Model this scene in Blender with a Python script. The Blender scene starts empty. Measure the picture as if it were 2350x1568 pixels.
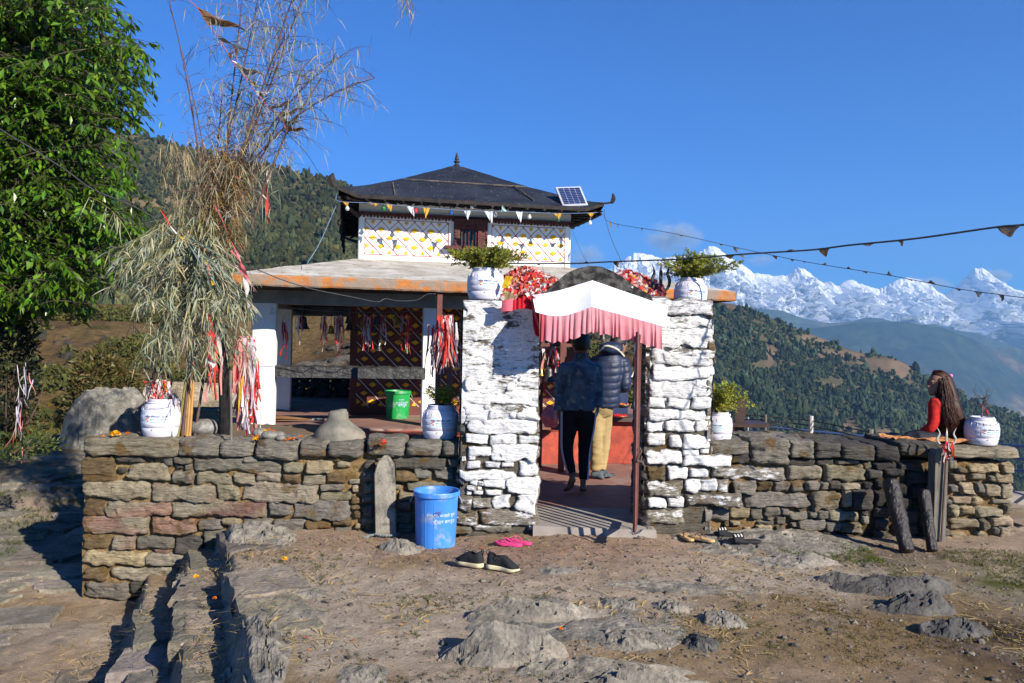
import bpy, math, random
import numpy as np
from mathutils import Vector, Matrix

# ------------------------------------------------------------------ camera, sky, sun, exposure
sc = bpy.context.scene
COL = sc.collection
FPX, PCX, PCY, ROLL, EYE = 1809.0, 1175.0, 784.0, math.radians(1.2), 1.7   # measured in a 2350 px wide copy of the photo
CA, SA = math.cos(ROLL), math.sin(ROLL)
cam = bpy.data.cameras.new('camera'); camo = bpy.data.objects.new('camera', cam); COL.objects.link(camo)
cam.sensor_width = 36; cam.lens = 36 * FPX / 2350; cam.clip_start = 0.05; cam.clip_end = 60000
m = Matrix.Identity(4)
for r_, v_ in enumerate(((CA, -SA, 0), (0, 0, -1), (SA, CA, 0))):
    for c_ in range(3): m[r_][c_] = v_[c_]
m.translation = (0, 0, EYE); camo.matrix_world = m
sc.camera = camo
SUN_EL, SUN_AZ = math.radians(27), math.radians(43)     # sun behind the camera, to the right
to_sun = Vector((math.sin(SUN_AZ) * math.cos(SUN_EL), -math.cos(SUN_AZ) * math.cos(SUN_EL), math.sin(SUN_EL)))
sl = bpy.data.lights.new('sun', 'SUN'); sl.energy = 5.0; sl.angle = math.radians(0.5); sl.color = (1.0, 0.925, 0.80)
so = bpy.data.objects.new('sun', sl); COL.objects.link(so)
so.rotation_euler = to_sun.to_track_quat('Z', 'Y').to_euler()
w = bpy.data.worlds.new('World'); sc.world = w; w.use_nodes = True
nt = w.node_tree; bg = nt.nodes['Background']
sky = nt.nodes.new('ShaderNodeTexSky'); sky.sky_type = 'NISHITA'; sky.sun_disc = False
sky.sun_elevation = SUN_EL; sky.sun_rotation = math.pi - SUN_AZ
sky.altitude = 1800; sky.air_density = 1.0; sky.dust_density = 0.0; sky.ozone_density = 3.0
tint = nt.nodes.new('ShaderNodeMix'); tint.data_type = 'RGBA'; tint.blend_type = 'MULTIPLY'; tint.inputs[0].default_value = 1; tint.inputs[7].default_value = (.20, .84, 1.75, 1)
nt.links.new(sky.outputs[0], tint.inputs[6]); nt.links.new(tint.outputs[2], bg.inputs[0]); bg.inputs[1].default_value = 0.056
sc.view_settings.view_transform = 'Standard'; sc.view_settings.look = 'None'
sc.view_settings.exposure = 0.85; sc.view_settings.gamma = 1.0
sc.cycles.max_bounces = 6; sc.cycles.transparent_max_bounces = 12; sc.cycles.volume_bounces = 0

# ------------------------------------------------------------------ picture <-> world
def pix(px, py, Y):
    xc = (px - PCX) / FPX; zc = -(py - PCY) / FPX
    return np.array([(xc * CA - zc * SA) * Y, Y, EYE + (xc * SA + zc * CA) * Y])
def pixr(px, py):
    return pix(px, py, 1.0) - np.array([0, 0, EYE])
def onz(px, py, z):                       # point of the horizontal plane z seen at a pixel
    d = pixr(px, py); t = (z - EYE) / d[2]
    return np.array([0, 0, EYE]) + d * t
YAW = math.radians(11); CT, ST = math.cos(YAW), math.sin(YAW)
TO = np.array([pix(520, 650, 9.3)[0], 9.3])
def T(u, v, z): return np.array([TO[0] + u * CT - v * ST, TO[1] + u * ST + v * CT, z])
def onv(px, py, v):                       # (u, z) on the temple plane v seen at a pixel
    d = pixr(px, py)
    # TO + u*(CT,ST) + v*(-ST,CT) = t*(dx,1)
    ax, ay = TO[0] - v * ST, TO[1] + v * CT
    # ax+u CT = t dx ; ay+u ST = t
    u = (ay * d[0] - ax) / (CT - ST * d[0]); t = ay + u * ST
    return u, EYE + d[2] * t

# ------------------------------------------------------------------ numpy noise
def _hash(ix, iy, iz, seed):
    h = (ix.astype(np.int64) * 374761393 + iy.astype(np.int64) * 668265263 + iz.astype(np.int64) * 2147483647 + seed * 1274126177) & 0xFFFFFFFF
    h = ((h ^ (h >> 13)) * 1274126177) & 0xFFFFFFFF
    h = ((h ^ (h >> 16)) * 2246822519) & 0xFFFFFFFF
    return ((h ^ (h >> 15)) & 0xFFFFFF) / float(0xFFFFFF)
def vnoise(p, seed=0):
    p = np.asarray(p, float); f = np.floor(p); q = p - f; q = q * q * (3 - 2 * q)
    i = f.astype(np.int64); r = 0
    for dx in (0, 1):
        wx = q[..., 0] if dx else 1 - q[..., 0]
        for dy in (0, 1):
            wy = q[..., 1] if dy else 1 - q[..., 1]
            for dz in (0, 1):
                wz = q[..., 2] if dz else 1 - q[..., 2]
                r = r + wx * wy * wz * _hash(i[..., 0] + dx, i[..., 1] + dy, i[..., 2] + dz, seed)
    return r * 2 - 1
def fbm(p, octv=4, seed=0, lac=2.1, gain=0.5, ridged=False):
    p = np.asarray(p, float); a, s, r = 1.0, 0, 0
    for o in range(octv):
        n = vnoise(p, seed + o * 17)
        if ridged: n = 1 - 2 * np.abs(n)
        r = r + a * n; s += a; a *= gain; p = p * lac + 3.7
    return r / s
def sstep(a, b, x):
    t = np.clip((np.asarray(x, float) - a) / (b - a), 0, 1); return t * t * (3 - 2 * t)

# ------------------------------------------------------------------ mesh builder
def nrm(v):
    v = np.asarray(v, float); return v / (np.linalg.norm(v) + 1e-12)
def frame(d, up=(0, 0, 1)):
    d = nrm(d); u = np.asarray(up, float)
    if abs(np.dot(d, nrm(u))) > 0.95: u = np.array([1.0, 0, 0]) if abs(d[0]) < 0.9 else np.array([0, 1.0, 0])
    s = nrm(np.cross(d, u)); t = np.cross(s, d); return s, t
class MB:
    def __init__(self): self.v = []; self.q = []; self.t = []; self.g = []; self.c = []; self.n = 0
    def add(self, V, quads=(), tris=(), ngons=(), col=None):
        V = np.asarray(V, float).reshape(-1, 3); k = len(V)
        if len(quads): self.q.append(np.asarray(quads, np.int64).reshape(-1, 4) + self.n)
        if len(tris): self.t.append(np.asarray(tris, np.int64).reshape(-1, 3) + self.n)
        for g in ngons: self.g.append([i + self.n for i in g])
        c = np.ones((k, 4))
        if col is not None: col = np.asarray(col, float); c[:, :col.shape[-1]] = col
        self.v.append(V); self.c.append(c); self.n += k; return self
    def grid(self, P, col=None, wrap=False):
        P = np.asarray(P, float); a, b = P.shape[:2]; I = np.arange(a * b).reshape(a, b)
        if wrap: J = np.concatenate([I, I[:, :1]], 1)
        else: J = I
        Q = np.stack([J[:-1, :-1], J[:-1, 1:], J[1:, 1:], J[1:, :-1]], -1).reshape(-1, 4)
        if col is not None and np.ndim(col) == 3: col = np.asarray(col); col = col.reshape(-1, col.shape[-1])
        return self.add(P.reshape(-1, 3), Q, col=col)
    def quad(self, a, b, c, d, col=None): return self.add([a, b, c, d], [[0, 1, 2, 3]], col=col)
    def box(self, c, s, ax=None, col=None):
        c = np.asarray(c, float); h = np.asarray(s, float) / 2
        A = np.eye(3) if ax is None else np.asarray(ax, float)
        V = [c + A[0] * h[0] * i + A[1] * h[1] * j + A[2] * h[2] * k for k in (-1, 1) for j in (-1, 1) for i in (-1, 1)]
        return self.add(V, [[0, 2, 3, 1], [4, 5, 7, 6], [0, 1, 5, 4], [2, 6, 7, 3], [0, 4, 6, 2], [1, 3, 7, 5]], col=col)
    def hexa(self, V, col=None):          # 8 points: bottom 4 ccw, top 4 ccw
        return self.add(V, [[3, 2, 1, 0], [4, 5, 6, 7], [0, 1, 5, 4], [1, 2, 6, 5], [2, 3, 7, 6], [3, 0, 4, 7]], col=col)
    def tube(self, pts, r, n=8, col=None, cap=True, flat=1.0, up=(0, 0, 1)):
        pts = np.asarray(pts, float); k = len(pts); r = np.broadcast_to(np.asarray(r, float), (k,))
        tan = np.gradient(pts, axis=0); rings = []; s0 = None
        for i in range(k):
            d = nrm(tan[i])
            if s0 is None: s, t = frame(d, up)
            else:
                s = s0 - d * np.dot(s0, d); s = nrm(s) if np.linalg.norm(s) > 1e-6 else frame(d, up)[0]; t = np.cross(s, d)
            s0 = s; a = np.arange(n) * 2 * math.pi / n
            rings.append(pts[i] + r[i] * (np.cos(a)[:, None] * s + flat * np.sin(a)[:, None] * t))
        self.grid(np.array(rings), col=col, wrap=True)
        if cap:
            b = -n * k
            self.g.append([self.n + b + j for j in range(n)][::-1]); self.g.append([self.n - n + j for j in range(n)])
        return self
    def loft(self, rings, cap=True, col=None):     # rings: (k, n, 3)
        R = np.asarray(rings, float); k, n = R.shape[:2]; self.grid(R, col=col, wrap=True)
        if cap:
            b = -n * k
            self.g.append([self.n + b + j for j in range(n)][::-1]); self.g.append([self.n - n + j for j in range(n)])
        return self
    def lathe(self, prof, c=(0, 0, 0), n=32, col=None, ax=None, cap=False):   # prof [(r,z)]
        a = np.arange(n) * 2 * math.pi / n; A = np.eye(3) if ax is None else np.asarray(ax, float)
        L = np.array([[(r * math.cos(t), r * math.sin(t), z) for t in a] for r, z in prof])
        P = np.asarray(c, float) + L @ A; self.grid(P, col=col, wrap=True)
        if cap:
            b = -n * len(prof)
            self.g.append([self.n + b + j for j in range(n)][::-1]); self.g.append([self.n - n + j for j in range(n)])
        return self
    def strip(self, pts, wid, side, col=None):     # ribbon along pts
        pts = np.asarray(pts, float); k = len(pts); wd = np.broadcast_to(np.asarray(wid, float), (k,))
        sd = np.asarray(side, float); sd = np.broadcast_to(sd, (k, 3))
        P = np.stack([pts - sd * wd[:, None] / 2, pts + sd * wd[:, None] / 2], 1); return self.grid(P, col=col)
    def ball(self, c, r, n=10, m=7, col=None, jit=0, rng=None):
        c = np.asarray(c, float); r = np.broadcast_to(np.asarray(r, float), (3,)); R = []
        for i in range(m):
            ph = math.pi * (0.02 + 0.96 * i / (m - 1)); a = np.arange(n) * 2 * math.pi / n
            k = 1 if not jit else (1 + jit * rng.uniform(-1, 1, n))[:, None]
            R.append(c + k * np.stack([r[0] * math.sin(ph) * np.cos(a), r[1] * math.sin(ph) * np.sin(a), np.full(n, r[2] * math.cos(ph))], 1))
        return self.loft(R[::-1], col=col)
    def build(self, name, mat, parent=None, smooth=False, base=None):
        V = np.concatenate(self.v); C = np.concatenate(self.c)
        b = BASE.get(parent.name) if parent is not None else (base if base is not None else np.array([0., 0, 0]))
        b = np.asarray(b, float); V = V - b
        me = bpy.data.meshes.new(name)
        qs = np.concatenate(self.q) if self.q else np.zeros((0, 4), int); ts = np.concatenate(self.t) if self.t else np.zeros((0, 3), int)
        ls = np.concatenate([qs.ravel(), ts.ravel()] + [np.array(g) for g in self.g]).astype(np.int32)
        cnt = np.concatenate([np.full(len(qs), 4), np.full(len(ts), 3), np.array([len(g) for g in self.g], int)]).astype(np.int32)
        st = np.concatenate([[0], np.cumsum(cnt)[:-1]]).astype(np.int32)
        me.vertices.add(len(V)); me.vertices.foreach_set('co', V.astype(np.float32).ravel())
        me.loops.add(len(ls)); me.loops.foreach_set('vertex_index', ls)
        me.polygons.add(len(cnt)); me.polygons.foreach_set('loop_start', st); me.polygons.foreach_set('loop_total', cnt)
        me.polygons.foreach_set('use_smooth', np.full(len(cnt), bool(smooth)))
        ca = me.color_attributes.new('Col', 'FLOAT_COLOR', 'POINT'); ca.data.foreach_set('color', C.astype(np.float32).ravel())
        me.update(); me.validate()
        for mm in (mat if isinstance(mat, (list, tuple)) else [mat]): me.materials.append(mm)
        o = bpy.data.objects.new(name, me); COL.objects.link(o)
        if parent is not None: o.parent = parent
        else: o.location = b
        BASE[o.name] = b; return o
BASE = {}
def tag(o, label=None, cat=None, group=None, kind=None):
    if label: o['label'] = label
    if cat: o['category'] = cat
    if group: o['group'] = group
    if kind: o['kind'] = kind
    return o
def thing(name, loc, label, cat, group=None):
    o = bpy.data.objects.new(name, None); COL.objects.link(o); o.location = loc; o.empty_display_size = 0.1
    BASE[o.name] = np.asarray(loc, float); return tag(o, label, cat, group)
def kids(o): return [c for c in bpy.data.objects if c.parent == o]
def copy_tree(o, loc, rz=None, label=None, parent=None):
    c = o.copy(); COL.objects.link(c)
    if parent is not None: c.parent = parent
    else:
        c.location = loc
        if rz is not None: c.rotation_euler = (c.rotation_euler[0], c.rotation_euler[1], rz)
        if label: c['label'] = label
    for ch in kids(o): copy_tree(ch, None, parent=c)
    return c
def bez(p0, p1, p2, k=8):
    t = np.linspace(0, 1, k)[:, None]; p0, p1, p2 = (np.asarray(p, float) for p in (p0, p1, p2))
    return (1 - t) ** 2 * p0 + 2 * t * (1 - t) * p1 + t * t * p2
def cat_rom(P, k=6):
    P = np.asarray(P, float); P = np.vstack([2 * P[0] - P[1], P, 2 * P[-1] - P[-2]]); out = []
    for i in range(1, len(P) - 2):
        for t in np.linspace(0, 1, k, endpoint=False):
            a, b, c, d = P[i - 1], P[i], P[i + 1], P[i + 2]
            out.append(.5 * (2 * b + (c - a) * t + (2 * a - 5 * b + 4 * c - d) * t * t + (3 * b - a - 3 * c + d) * t ** 3))
    out.append(P[-2]); return np.array(out)

# ------------------------------------------------------------------ materials
def N(t, ty, **kw):
    n = t.nodes.new('ShaderNode' + ty)
    for k, v in kw.items():
        if k.startswith('i_'):
            key = k[2:]; key = int(key) if key.isdigit() else key.replace('_', ' ')
            n.inputs[key].default_value = v
        else: setattr(n, k, v)
    return n
def ramp(t, fac, stops):
    r = t.nodes.new('ShaderNodeValToRGB'); e = r.color_ramp.elements
    while len(e) < len(stops): e.new(0.5)
    for i, (p, c) in enumerate(stops):
        e[i].position = p; e[i].color = (*c, 1) if len(c) == 3 else c
    t.links.new(fac, r.inputs[0]); return r.outputs[0]
def mixc(t, fac, a, b, mode='MIX'):
    n = t.nodes.new('ShaderNodeMix'); n.data_type = 'RGBA'; n.blend_type = mode
    for s, x in ((0, fac), (6, a), (7, b)):
        if isinstance(x, bpy.types.NodeSocket): t.links.new(x, n.inputs[s])
        elif isinstance(x, (int, float)): n.inputs[s].default_value = x
        else: n.inputs[s].default_value = (*x, 1)
    return n.outputs[2]
WORLD = [0]
def noise(t, scale, detail=5, rough=.55, vec=None, stretch=None, dist=0.0):
    n = N(t, 'TexNoise', i_Scale=scale, i_Detail=detail, i_Roughness=rough, i_Distortion=dist)
    if vec is None:
        vec = t.nodes.new('ShaderNodeNewGeometry').outputs['Position'] if WORLD[0] else t.nodes.new('ShaderNodeTexCoord').outputs['Object']
    if stretch is not None:
        mp = t.nodes.new('ShaderNodeMapping'); mp.inputs['Scale'].default_value = stretch
        t.links.new(vec, mp.inputs[0]); vec = mp.outputs[0]
    t.links.new(vec, n.inputs['Vector']); return n.outputs['Fac']
def newmat(name):
    mt = bpy.data.materials.new(name); mt.use_nodes = True; t = mt.node_tree
    return mt, t, t.nodes['Principled BSDF']
def bump(t, bsdf, h, strength=.5, dist=.01):
    b = N(t, 'Bump', i_Strength=strength, i_Distance=dist); t.links.new(h, b.inputs['Height']); t.links.new(b.outputs[0], bsdf.inputs['Normal'])
def attr(t, name='Col'):
    return N(t, 'Attribute', attribute_name=name).outputs['Color']
def pm(name, c, c2=None, scale=8, rough=.7, spec=.3, bs=0, bscale=None, bd=.01, stretch=None, col=False, lo=.35, hi=.65, metal=0, sss=0, trans=0, detail=5, dirt=None):
    mt, t, b = newmat(name)
    c2 = c2 or tuple(x * .75 for x in c)
    f = noise(t, scale, detail, stretch=stretch)
    base = ramp(t, f, [(lo, c2), (hi, c)])
    if col: base = mixc(t, 1.0, base, attr(t), 'MULTIPLY')
    if dirt:
        f2 = noise(t, dirt[1], 6, .65); fr = ramp(t, f2, [(dirt[2], (0, 0, 0)), (dirt[3], (1, 1, 1))])
        base = mixc(t, fr, base, dirt[0])
    t.links.new(base, b.inputs['Base Color']); b.inputs['Roughness'].default_value = rough
    b.inputs['Specular IOR Level'].default_value = spec; b.inputs['Metallic'].default_value = metal
    if bs: bump(t, b, noise(t, bscale or scale * 4, 6, .6, stretch=stretch), bs, bd)
    if trans:
        tr = N(t, 'BsdfTranslucent'); t.links.new(base, tr.inputs[0]); ms = N(t, 'MixShader', i_0=trans)
        t.links.new(b.outputs[0], ms.inputs[1]); t.links.new(tr.outputs[0], ms.inputs[2])
        t.links.new(ms.outputs[0], t.nodes['Material Output'].inputs[0])
    return mt
# ================================================================== terrain: ground, hills, mountains, haze
rs = np.random.RandomState(7)
def gz(x, y):
    x = np.asarray(x, float); y = np.asarray(y, float)
    s = x + 0.4 * y
    z = -0.05 + 0.05 * sstep(-0.6, 0.6, x)
    z = z - 0.20 * sstep(0.34, 0.22, s) - 0.23 * sstep(-0.03, -0.15, s) - 0.25 * sstep(-0.38, -0.50, s)
    back = sstep(7.2, 13.5, y) * sstep(-1.2, -3.9, x); z = z + 0.66 * back
    z = z - 9.0 * sstep(13.6, 22, y) - 6 * sstep(-7.5, -16, x) - 7 * sstep(5.5, 16, x + 0.25 * y - 2.0)
    return z
def bumps(x, y):
    p = np.stack([x, y, np.zeros_like(x)], -1)
    return 0.035 * fbm(p * 0.9, 4, 3) + 0.018 * fbm(p * 4.0, 4, 5) + 0.010 * fbm(p * 11, 4, 9, ridged=True)
def ground_z(x, y):
    x = np.asarray(x, float); y = np.asarray(y, float); return gz(x, y) + bumps(x, y)
def axis_pts(segs):
    out = []
    for a, b, d in segs: out += list(np.arange(a, b, d))
    return np.array(out + [segs[-1][1]])
gxs = axis_pts([(-40, -8, 1.2), (-8, -5.2, .12), (-5.2, 4.9, .025), (4.9, 8, .12), (8, 40, 1.2)])
gys = axis_pts([(-12, 2.5, .6), (2.5, 7.6, .025), (7.6, 14, .1), (14, 30, .9)])
X, Y = np.meshgrid(gxs, gys, indexing='ij'); Z = gz(X, Y) + bumps(X, Y)
pp = np.stack([X, Y, 0 * X], -1)
n1 = fbm(pp * 0.7, 4, 21); n2 = fbm(pp * 3.1, 4, 22)
dirt = np.array([.37, .28, .20]); grey = np.array([.41, .345, .27]); dark = np.array([.07, .048, .036]); red = np.array([.29, .165, .12]); grass = np.array([.10, .105, .03]); stone = np.array([.19, .175, .15])
C = dirt + (grey - dirt) * sstep(-.2, .35, n1)[..., None]
def blend(C, col, mk): return C + (col - C) * np.clip(mk, 0, 1)[..., None]
C = blend(C, red, .7 * np.exp(-(((X + .1) / 1.5) ** 2 + ((Y - 6.6) / .7) ** 2)))
C = blend(C, dark, 1.7 * np.exp(-(((X - 3.1) / 1.0) ** 2 + ((Y - 4.5) / .8) ** 2)) * (0.7 + .7 * n2))
C = blend(C, dark, .6 * np.exp(-(((X - 3.1) / .5) ** 2 + ((Y - 6.5) / .5) ** 2)))
C = blend(C, grass, 1.4 * np.exp(-(((X - 4.0) / .9) ** 2 + ((Y - 5.9) / .5) ** 2)) * (.5 + n2))
C = blend(C, stone, sstep(-3.2, -3.8, X) * sstep(-.3, .2, n1) * .9)
C = blend(C, np.array([.25, .17, .08]), .7 * sstep(.1, .5, fbm(pp * 1.3, 4, 33)))
C = blend(C, np.array([.2, .14, .07]), sstep(14, 18, Y)); C = blend(C, np.array([.12, .10, .05]), .8 * sstep(-6.4, -7.2, X))
C *= (1 + .22 * fbm(pp * 9, 3, 41) + .25 * sstep(.25, .5, fbm(pp * 22, 3, 43)) - .3 * sstep(.3, .5, fbm(pp * 14, 4, 44)))[..., None]
M_ground, t, b = newmat('packed earth')
f = noise(t, 60, 6, .7); c_ = mixc(t, 1.0, attr(t), ramp(t, f, [(.3, (.66, .64, .62)), (.7, (1.25, 1.25, 1.25))]), 'MULTIPLY')
t.links.new(c_, b.inputs['Base Color']); b.inputs['Roughness'].default_value = .95; b.inputs['Specular IOR Level'].default_value = .15
bump(t, b, noise(t, 55, 8, .8), 1.0, .03)
g = MB(); g.grid(np.stack([X, Y, Z], -1), col=C)
tag(g.build('ground', M_ground, smooth=True), 'trodden brown earth with half buried rock and dry straw', 'ground', kind='structure')

# ---------------- rock material and rock builder
def rockmat(name, c1, c2, c3, sc_=5, bs=.8):
    mt, t, b = newmat(name)
    f = noise(t, sc_, 7, .65, dist=.4); base = ramp(t, f, [(.3, c1), (.52, c2), (.72, c3)])
    f2 = noise(t, sc_ * 7, 6, .7); base = mixc(t, 1.0, base, ramp(t, f2, [(.3, (.6, .6, .6)), (.7, (1.3, 1.3, 1.3))]), 'MULTIPLY')
    base = mixc(t, 1.0, base, attr(t), 'MULTIPLY')
    t.links.new(base, b.inputs['Base Color']); b.inputs['Roughness'].default_value = .9; b.inputs['Specular IOR Level'].default_value = .25
    bump(t, b, noise(t, sc_ * 6, 8, .72), bs, .02); return mt
M_rock = rockmat('grey schist', (.075, .07, .06), (.20, .18, .15), (.30, .265, .215))
M_rockd = rockmat('dark damp schist', (.035, .033, .032), (.085, .08, .075), (.15, .14, .125))
M_boulder = rockmat('lichen boulder', (.10, .095, .08), (.20, .19, .165), (.34, .33, .30), 7)
def facet_h(U, Vv, K, r, slope):
    h = np.full_like(U, 1.0)
    for _ in range(K):
        a = r.uniform(0, 2 * math.pi); d = r.uniform(.82, 1.25); sl = r.uniform(*slope)
        h = np.minimum(h, (d - (U * math.cos(a) + Vv * math.sin(a))) * sl + r.uniform(0, .12))
    return h
def rock_patch(name, cx, cy, rx, ry, H, rot, seed, mat, label, cat='rock', n=72, group=None, tilt=0.0, zbase=None, slope=(.35, 1.6), K=14):
    r = np.random.RandomState(seed); a = np.linspace(-1.12, 1.12, n); U, Vv = np.meshgrid(a, a, indexing='ij')
    p = np.stack([U * 1.7 + seed, Vv * 1.7, 0 * U], -1)
    Uw = U + .16 * fbm(p * 1.3, 3, seed); Vw = Vv + .16 * fbm(p * 1.3, 3, seed + 5)
    rr = np.sqrt(Uw ** 2 + Vw ** 2); h = facet_h(Uw, Vw, K, r, slope)
    h = np.minimum(h, (1.06 - rr) * 3.5) * 1.15
    h = h + .20 * fbm(p * 1.7, 5, seed + 9, ridged=True) * np.clip((1.05 - rr) * 3, 0, 1) - .10
    crack = np.abs(fbm(p * 1.1, 3, seed + 30)); h = h - .30 * sstep(.05, .0, crack) * np.clip((1.0 - rr) * 4, 0, 1)
    h = h + .16 * np.round(fbm(p * .8, 3, seed + 61) * 4) / 4 * np.clip((1 - rr) * 3, 0, 1) + tilt * U * np.clip(1.05 - rr, 0, 1)
    xx = cx + U * rx * math.cos(rot) - Vv * ry * math.sin(rot); yy = cy + U * rx * math.sin(rot) + Vv * ry * math.cos(rot)
    g0 = ground_z(xx, yy) if zbase is None else zbase + 0 * xx
    zz = g0 + np.maximum(h, -.35) * H
    mb = MB(); k = 1 + .15 * fbm(p * 2, 3, seed + 50)
    mb.grid(np.stack([xx, yy, zz], -1), col=np.repeat(k[..., None], 3, -1))
    o = mb.build(name, mat, smooth=False, base=np.array([cx, cy, float(ground_z(cx, cy)) if zbase is None else zbase]))
    return tag(o, label, cat, group)
def rock_px(x0, x1, y0, y1, H, seed, mat, label, rot=0, grp='rock outcrops in the yard', **kw):
    z0 = -.03; a = onz((x0 + x1) / 2, y1, z0); c = onz((x0 + x1) / 2, y0, z0 + H)
    ry = max(.12, (c[1] - a[1]) / 2); cy = (a[1] + c[1]) / 2
    xa = onz(x0, (y0 + y1) / 2, z0); xb = onz(x1, (y0 + y1) / 2, z0)
    return rock_patch('rock_outcrop', (xa[0] + xb[0]) / 2, cy, (xb[0] - xa[0]) / 2, ry, H, rot, seed, mat, label, group=grp, **kw)
rock_px(1052, 1385, 1338, 1424, 0.211, 3, M_rock, 'broad grey rock breaking out of the earth below the black sneakers')
rock_px(1010, 1290, 1418, 1505, 0.235, 14, M_rock, 'humped grey rock in front of the broad rock, pale side to the viewer')
rock_px(1120, 1640, 1495, 1640, 0.247, 25, M_rock, 'largest rock, cut by the bottom edge of the photo', n=110)
rock_px(1355, 1530, 1415, 1506, .13, 36, M_rock, 'small ridged rock right of the humped rock')
rock_px(1372, 1462, 1368, 1402, 0.075, 47, M_rock, 'low flat stone lying between the ridged rock and the doorway')
rock_px(1490, 1575, 1372, 1412, 0.086, 48, M_rock, 'small knobbly stone in the middle of the yard')
rock_px(1590, 1705, 1395, 1455, 0.086, 58, M_rock, 'low pale stone right of the yard centre')
rock_px(1555, 1640, 1445, 1500, 0.086, 59, M_rockd, 'small dark stone above the bottom bare patch')
rock_px(1825, 2120, 1262, 1376, .23, 69, M_rockd, 'long dark rock below the two wet logs')
rock_px(1950, 2135, 1328, 1416, .21, 70, M_rockd, 'blackish rock in front of the long dark rock')
rock_px(2080, 2235, 1396, 1478, .13, 81, M_rockd, 'brown rock in the dark soil at lower right')
rock_px(1515, 1905, 1185, 1288, 0.105, 92, M_rock, 'flat rock ledge on which the sandals stand', n=100, slope=(.25, .9))
rock_px(1685, 1905, 1262, 1312, 0.099, 93, M_rock, 'low ledge in front of the sandal rock')
rock_px(1230, 1330, 1300, 1326, 0.037, 97, M_rock, 'thin stone flush with the earth near the doorway')
rock_px(770, 905, 1510, 1556, 0.062, 94, M_rock, 'flat stone near the bottom edge left of centre')
rock_px(590, 760, 1366, 1428, 0.075, 95, M_rock, 'broad flat slab on the left plateau', slope=(.2, .6))
rock_px(630, 760, 1330, 1368, 0.062, 96, M_rock, 'thin slab behind the broad flat slab', slope=(.2, .6))
rock_px(1030, 1580, 1350, 1510, .075, 126, M_rock, 'broad low sheet of grey bedrock joining the rocks below the sneakers', n=120, slope=(.2, .6))
rock_px(1180, 1560, 1500, 1568, .10, 120, M_rock, 'long grey rock shelf between the humped rock and the bottom edge', n=100)
rock_px(1385, 1760, 1330, 1372, .035, 121, M_rock, 'thin bedrock sheet showing through the earth right of the doorway', n=100, slope=(.2, .7))
rock_px(1690, 1990, 1205, 1275, .06, 122, M_rock, 'rounded bedrock hump at the foot of the right wall', n=90)
rock_patch('rock_outcrop', -2.2, 6.72, .42, .40, .20, .2, 108, M_rock, 'rounded rock leaning against the foot of the left wall', group='rock outcrops in the yard')
a_ = onz(913, 1268, -.05); rock_patch('rock_outcrop', a_[0] + .03, a_[1] + .14, .20, .16, .13, .1, 109, M_rock, 'stone block under the standing slate post', group='rock outcrops in the yard')
a_ = onz(592, 1470, -.05); rock_patch('rock_outcrop', a_[0], a_[1] - .05, .20, .62, .17, .35, 110, M_rock, 'grey boulder slab at the head of the steps', group='rock outcrops in the yard', slope=(.3, 1.2))

# ---------------- stone steps going down on the left
def slab(mb, c, L, W, H, rot, r, n=16, col=None):
    a = np.sin(np.linspace(-1, 1, n) * math.pi / 2); U, Vv = np.meshgrid(a, a, indexing='ij'); sd = r.randint(9999); p = np.stack([U * 2 + sd, Vv * 2, 0 * U], -1)
    top = .5 * H + .10 * H * fbm(p * 1.2, 5, sd + 7) + .10 * H * np.round(2.5 * fbm(p * .5, 2, sd + 9)) / 2.5; x = U * L / 2 * (1 + .14 * fbm(p, 4, sd)); y = Vv * W / 2 * (1 + .14 * fbm(p, 4, sd + 3))
    ring = [(i, 0) for i in range(n)] + [(n - 1, j) for j in range(1, n)] + [(i, n - 1) for i in range(n - 2, -1, -1)] + [(0, j) for j in range(n - 2, 0, -1)]
    P = np.stack([c[0] + x * math.cos(rot) - y * math.sin(rot), c[1] + x * math.sin(rot) + y * math.cos(rot), c[2] + top], -1); k = r.uniform(.7, 1.2); cc = np.array([k, k * r.uniform(.93, 1.02), k * r.uniform(.85, 1.0)]) if col is None else col
    mb.grid(P, col=cc); R0 = np.array([P[i, j] for i, j in ring]); cen = np.array(c); rows = [R0]
    for z_, s_ in ((.3, 1.015), (.05, .99 + .04 * r.rand()), (-.4, 1.0), (-.9, .97)):
        q = cen + (R0 - cen) * (s_ + .03 * r.randn(len(ring))[:, None]); q[:, 2] = c[2] + H * z_ + .03 * H * r.randn(len(ring)); rows.append(q)
    mb.grid(np.stack(rows[::-1]), col=cc * .95, wrap=True)
M_slab = rockmat('step slab', (.13, .12, .10), (.205, .185, .155), (.27, .24, .20), 5)
dirs = nrm([-.4, 1, 0]); rot_s = math.atan2(-dirs[0], dirs[1])
for k, (s_e, ztop, wd, lab, y0_) in enumerate(((.30, -.045, .50, 'top stone step at the edge of the yard', 2.6), (-.07, -.23, .40, 'second stone step down with straw on its slabs', 2.6), (-.42, -.46, .38, 'third stone step down towards the path', 2.6), (-.86, -.67, .34, 'lowest broken stone step beside the shaded path', 3.3))):
    mb = MB(); yy = y0_; r = np.random.RandomState(400 + k)
    while yy < 6.55 + .1 * (k == 1) - .9 * (k == 3):
        L = r.uniform(.22, .75); yc = yy + L / 2; xe = s_e - .4 * yc + r.uniform(-.05, .05)
        slab(mb, (xe + wd / 2 + r.uniform(-.02, .02), yc, ztop - .075 + r.uniform(-.035, .025)), wd * r.uniform(.8, 1.15), L * 1.03, .15, rot_s + r.uniform(-.16, .16), r)
        yy += L + .015
    tag(mb.build('stone_step', M_slab, base=np.array([s_e - .4 * 4.5 + wd / 2, 4.5, ztop])), lab, 'step', 'stone steps down to the path')
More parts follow.
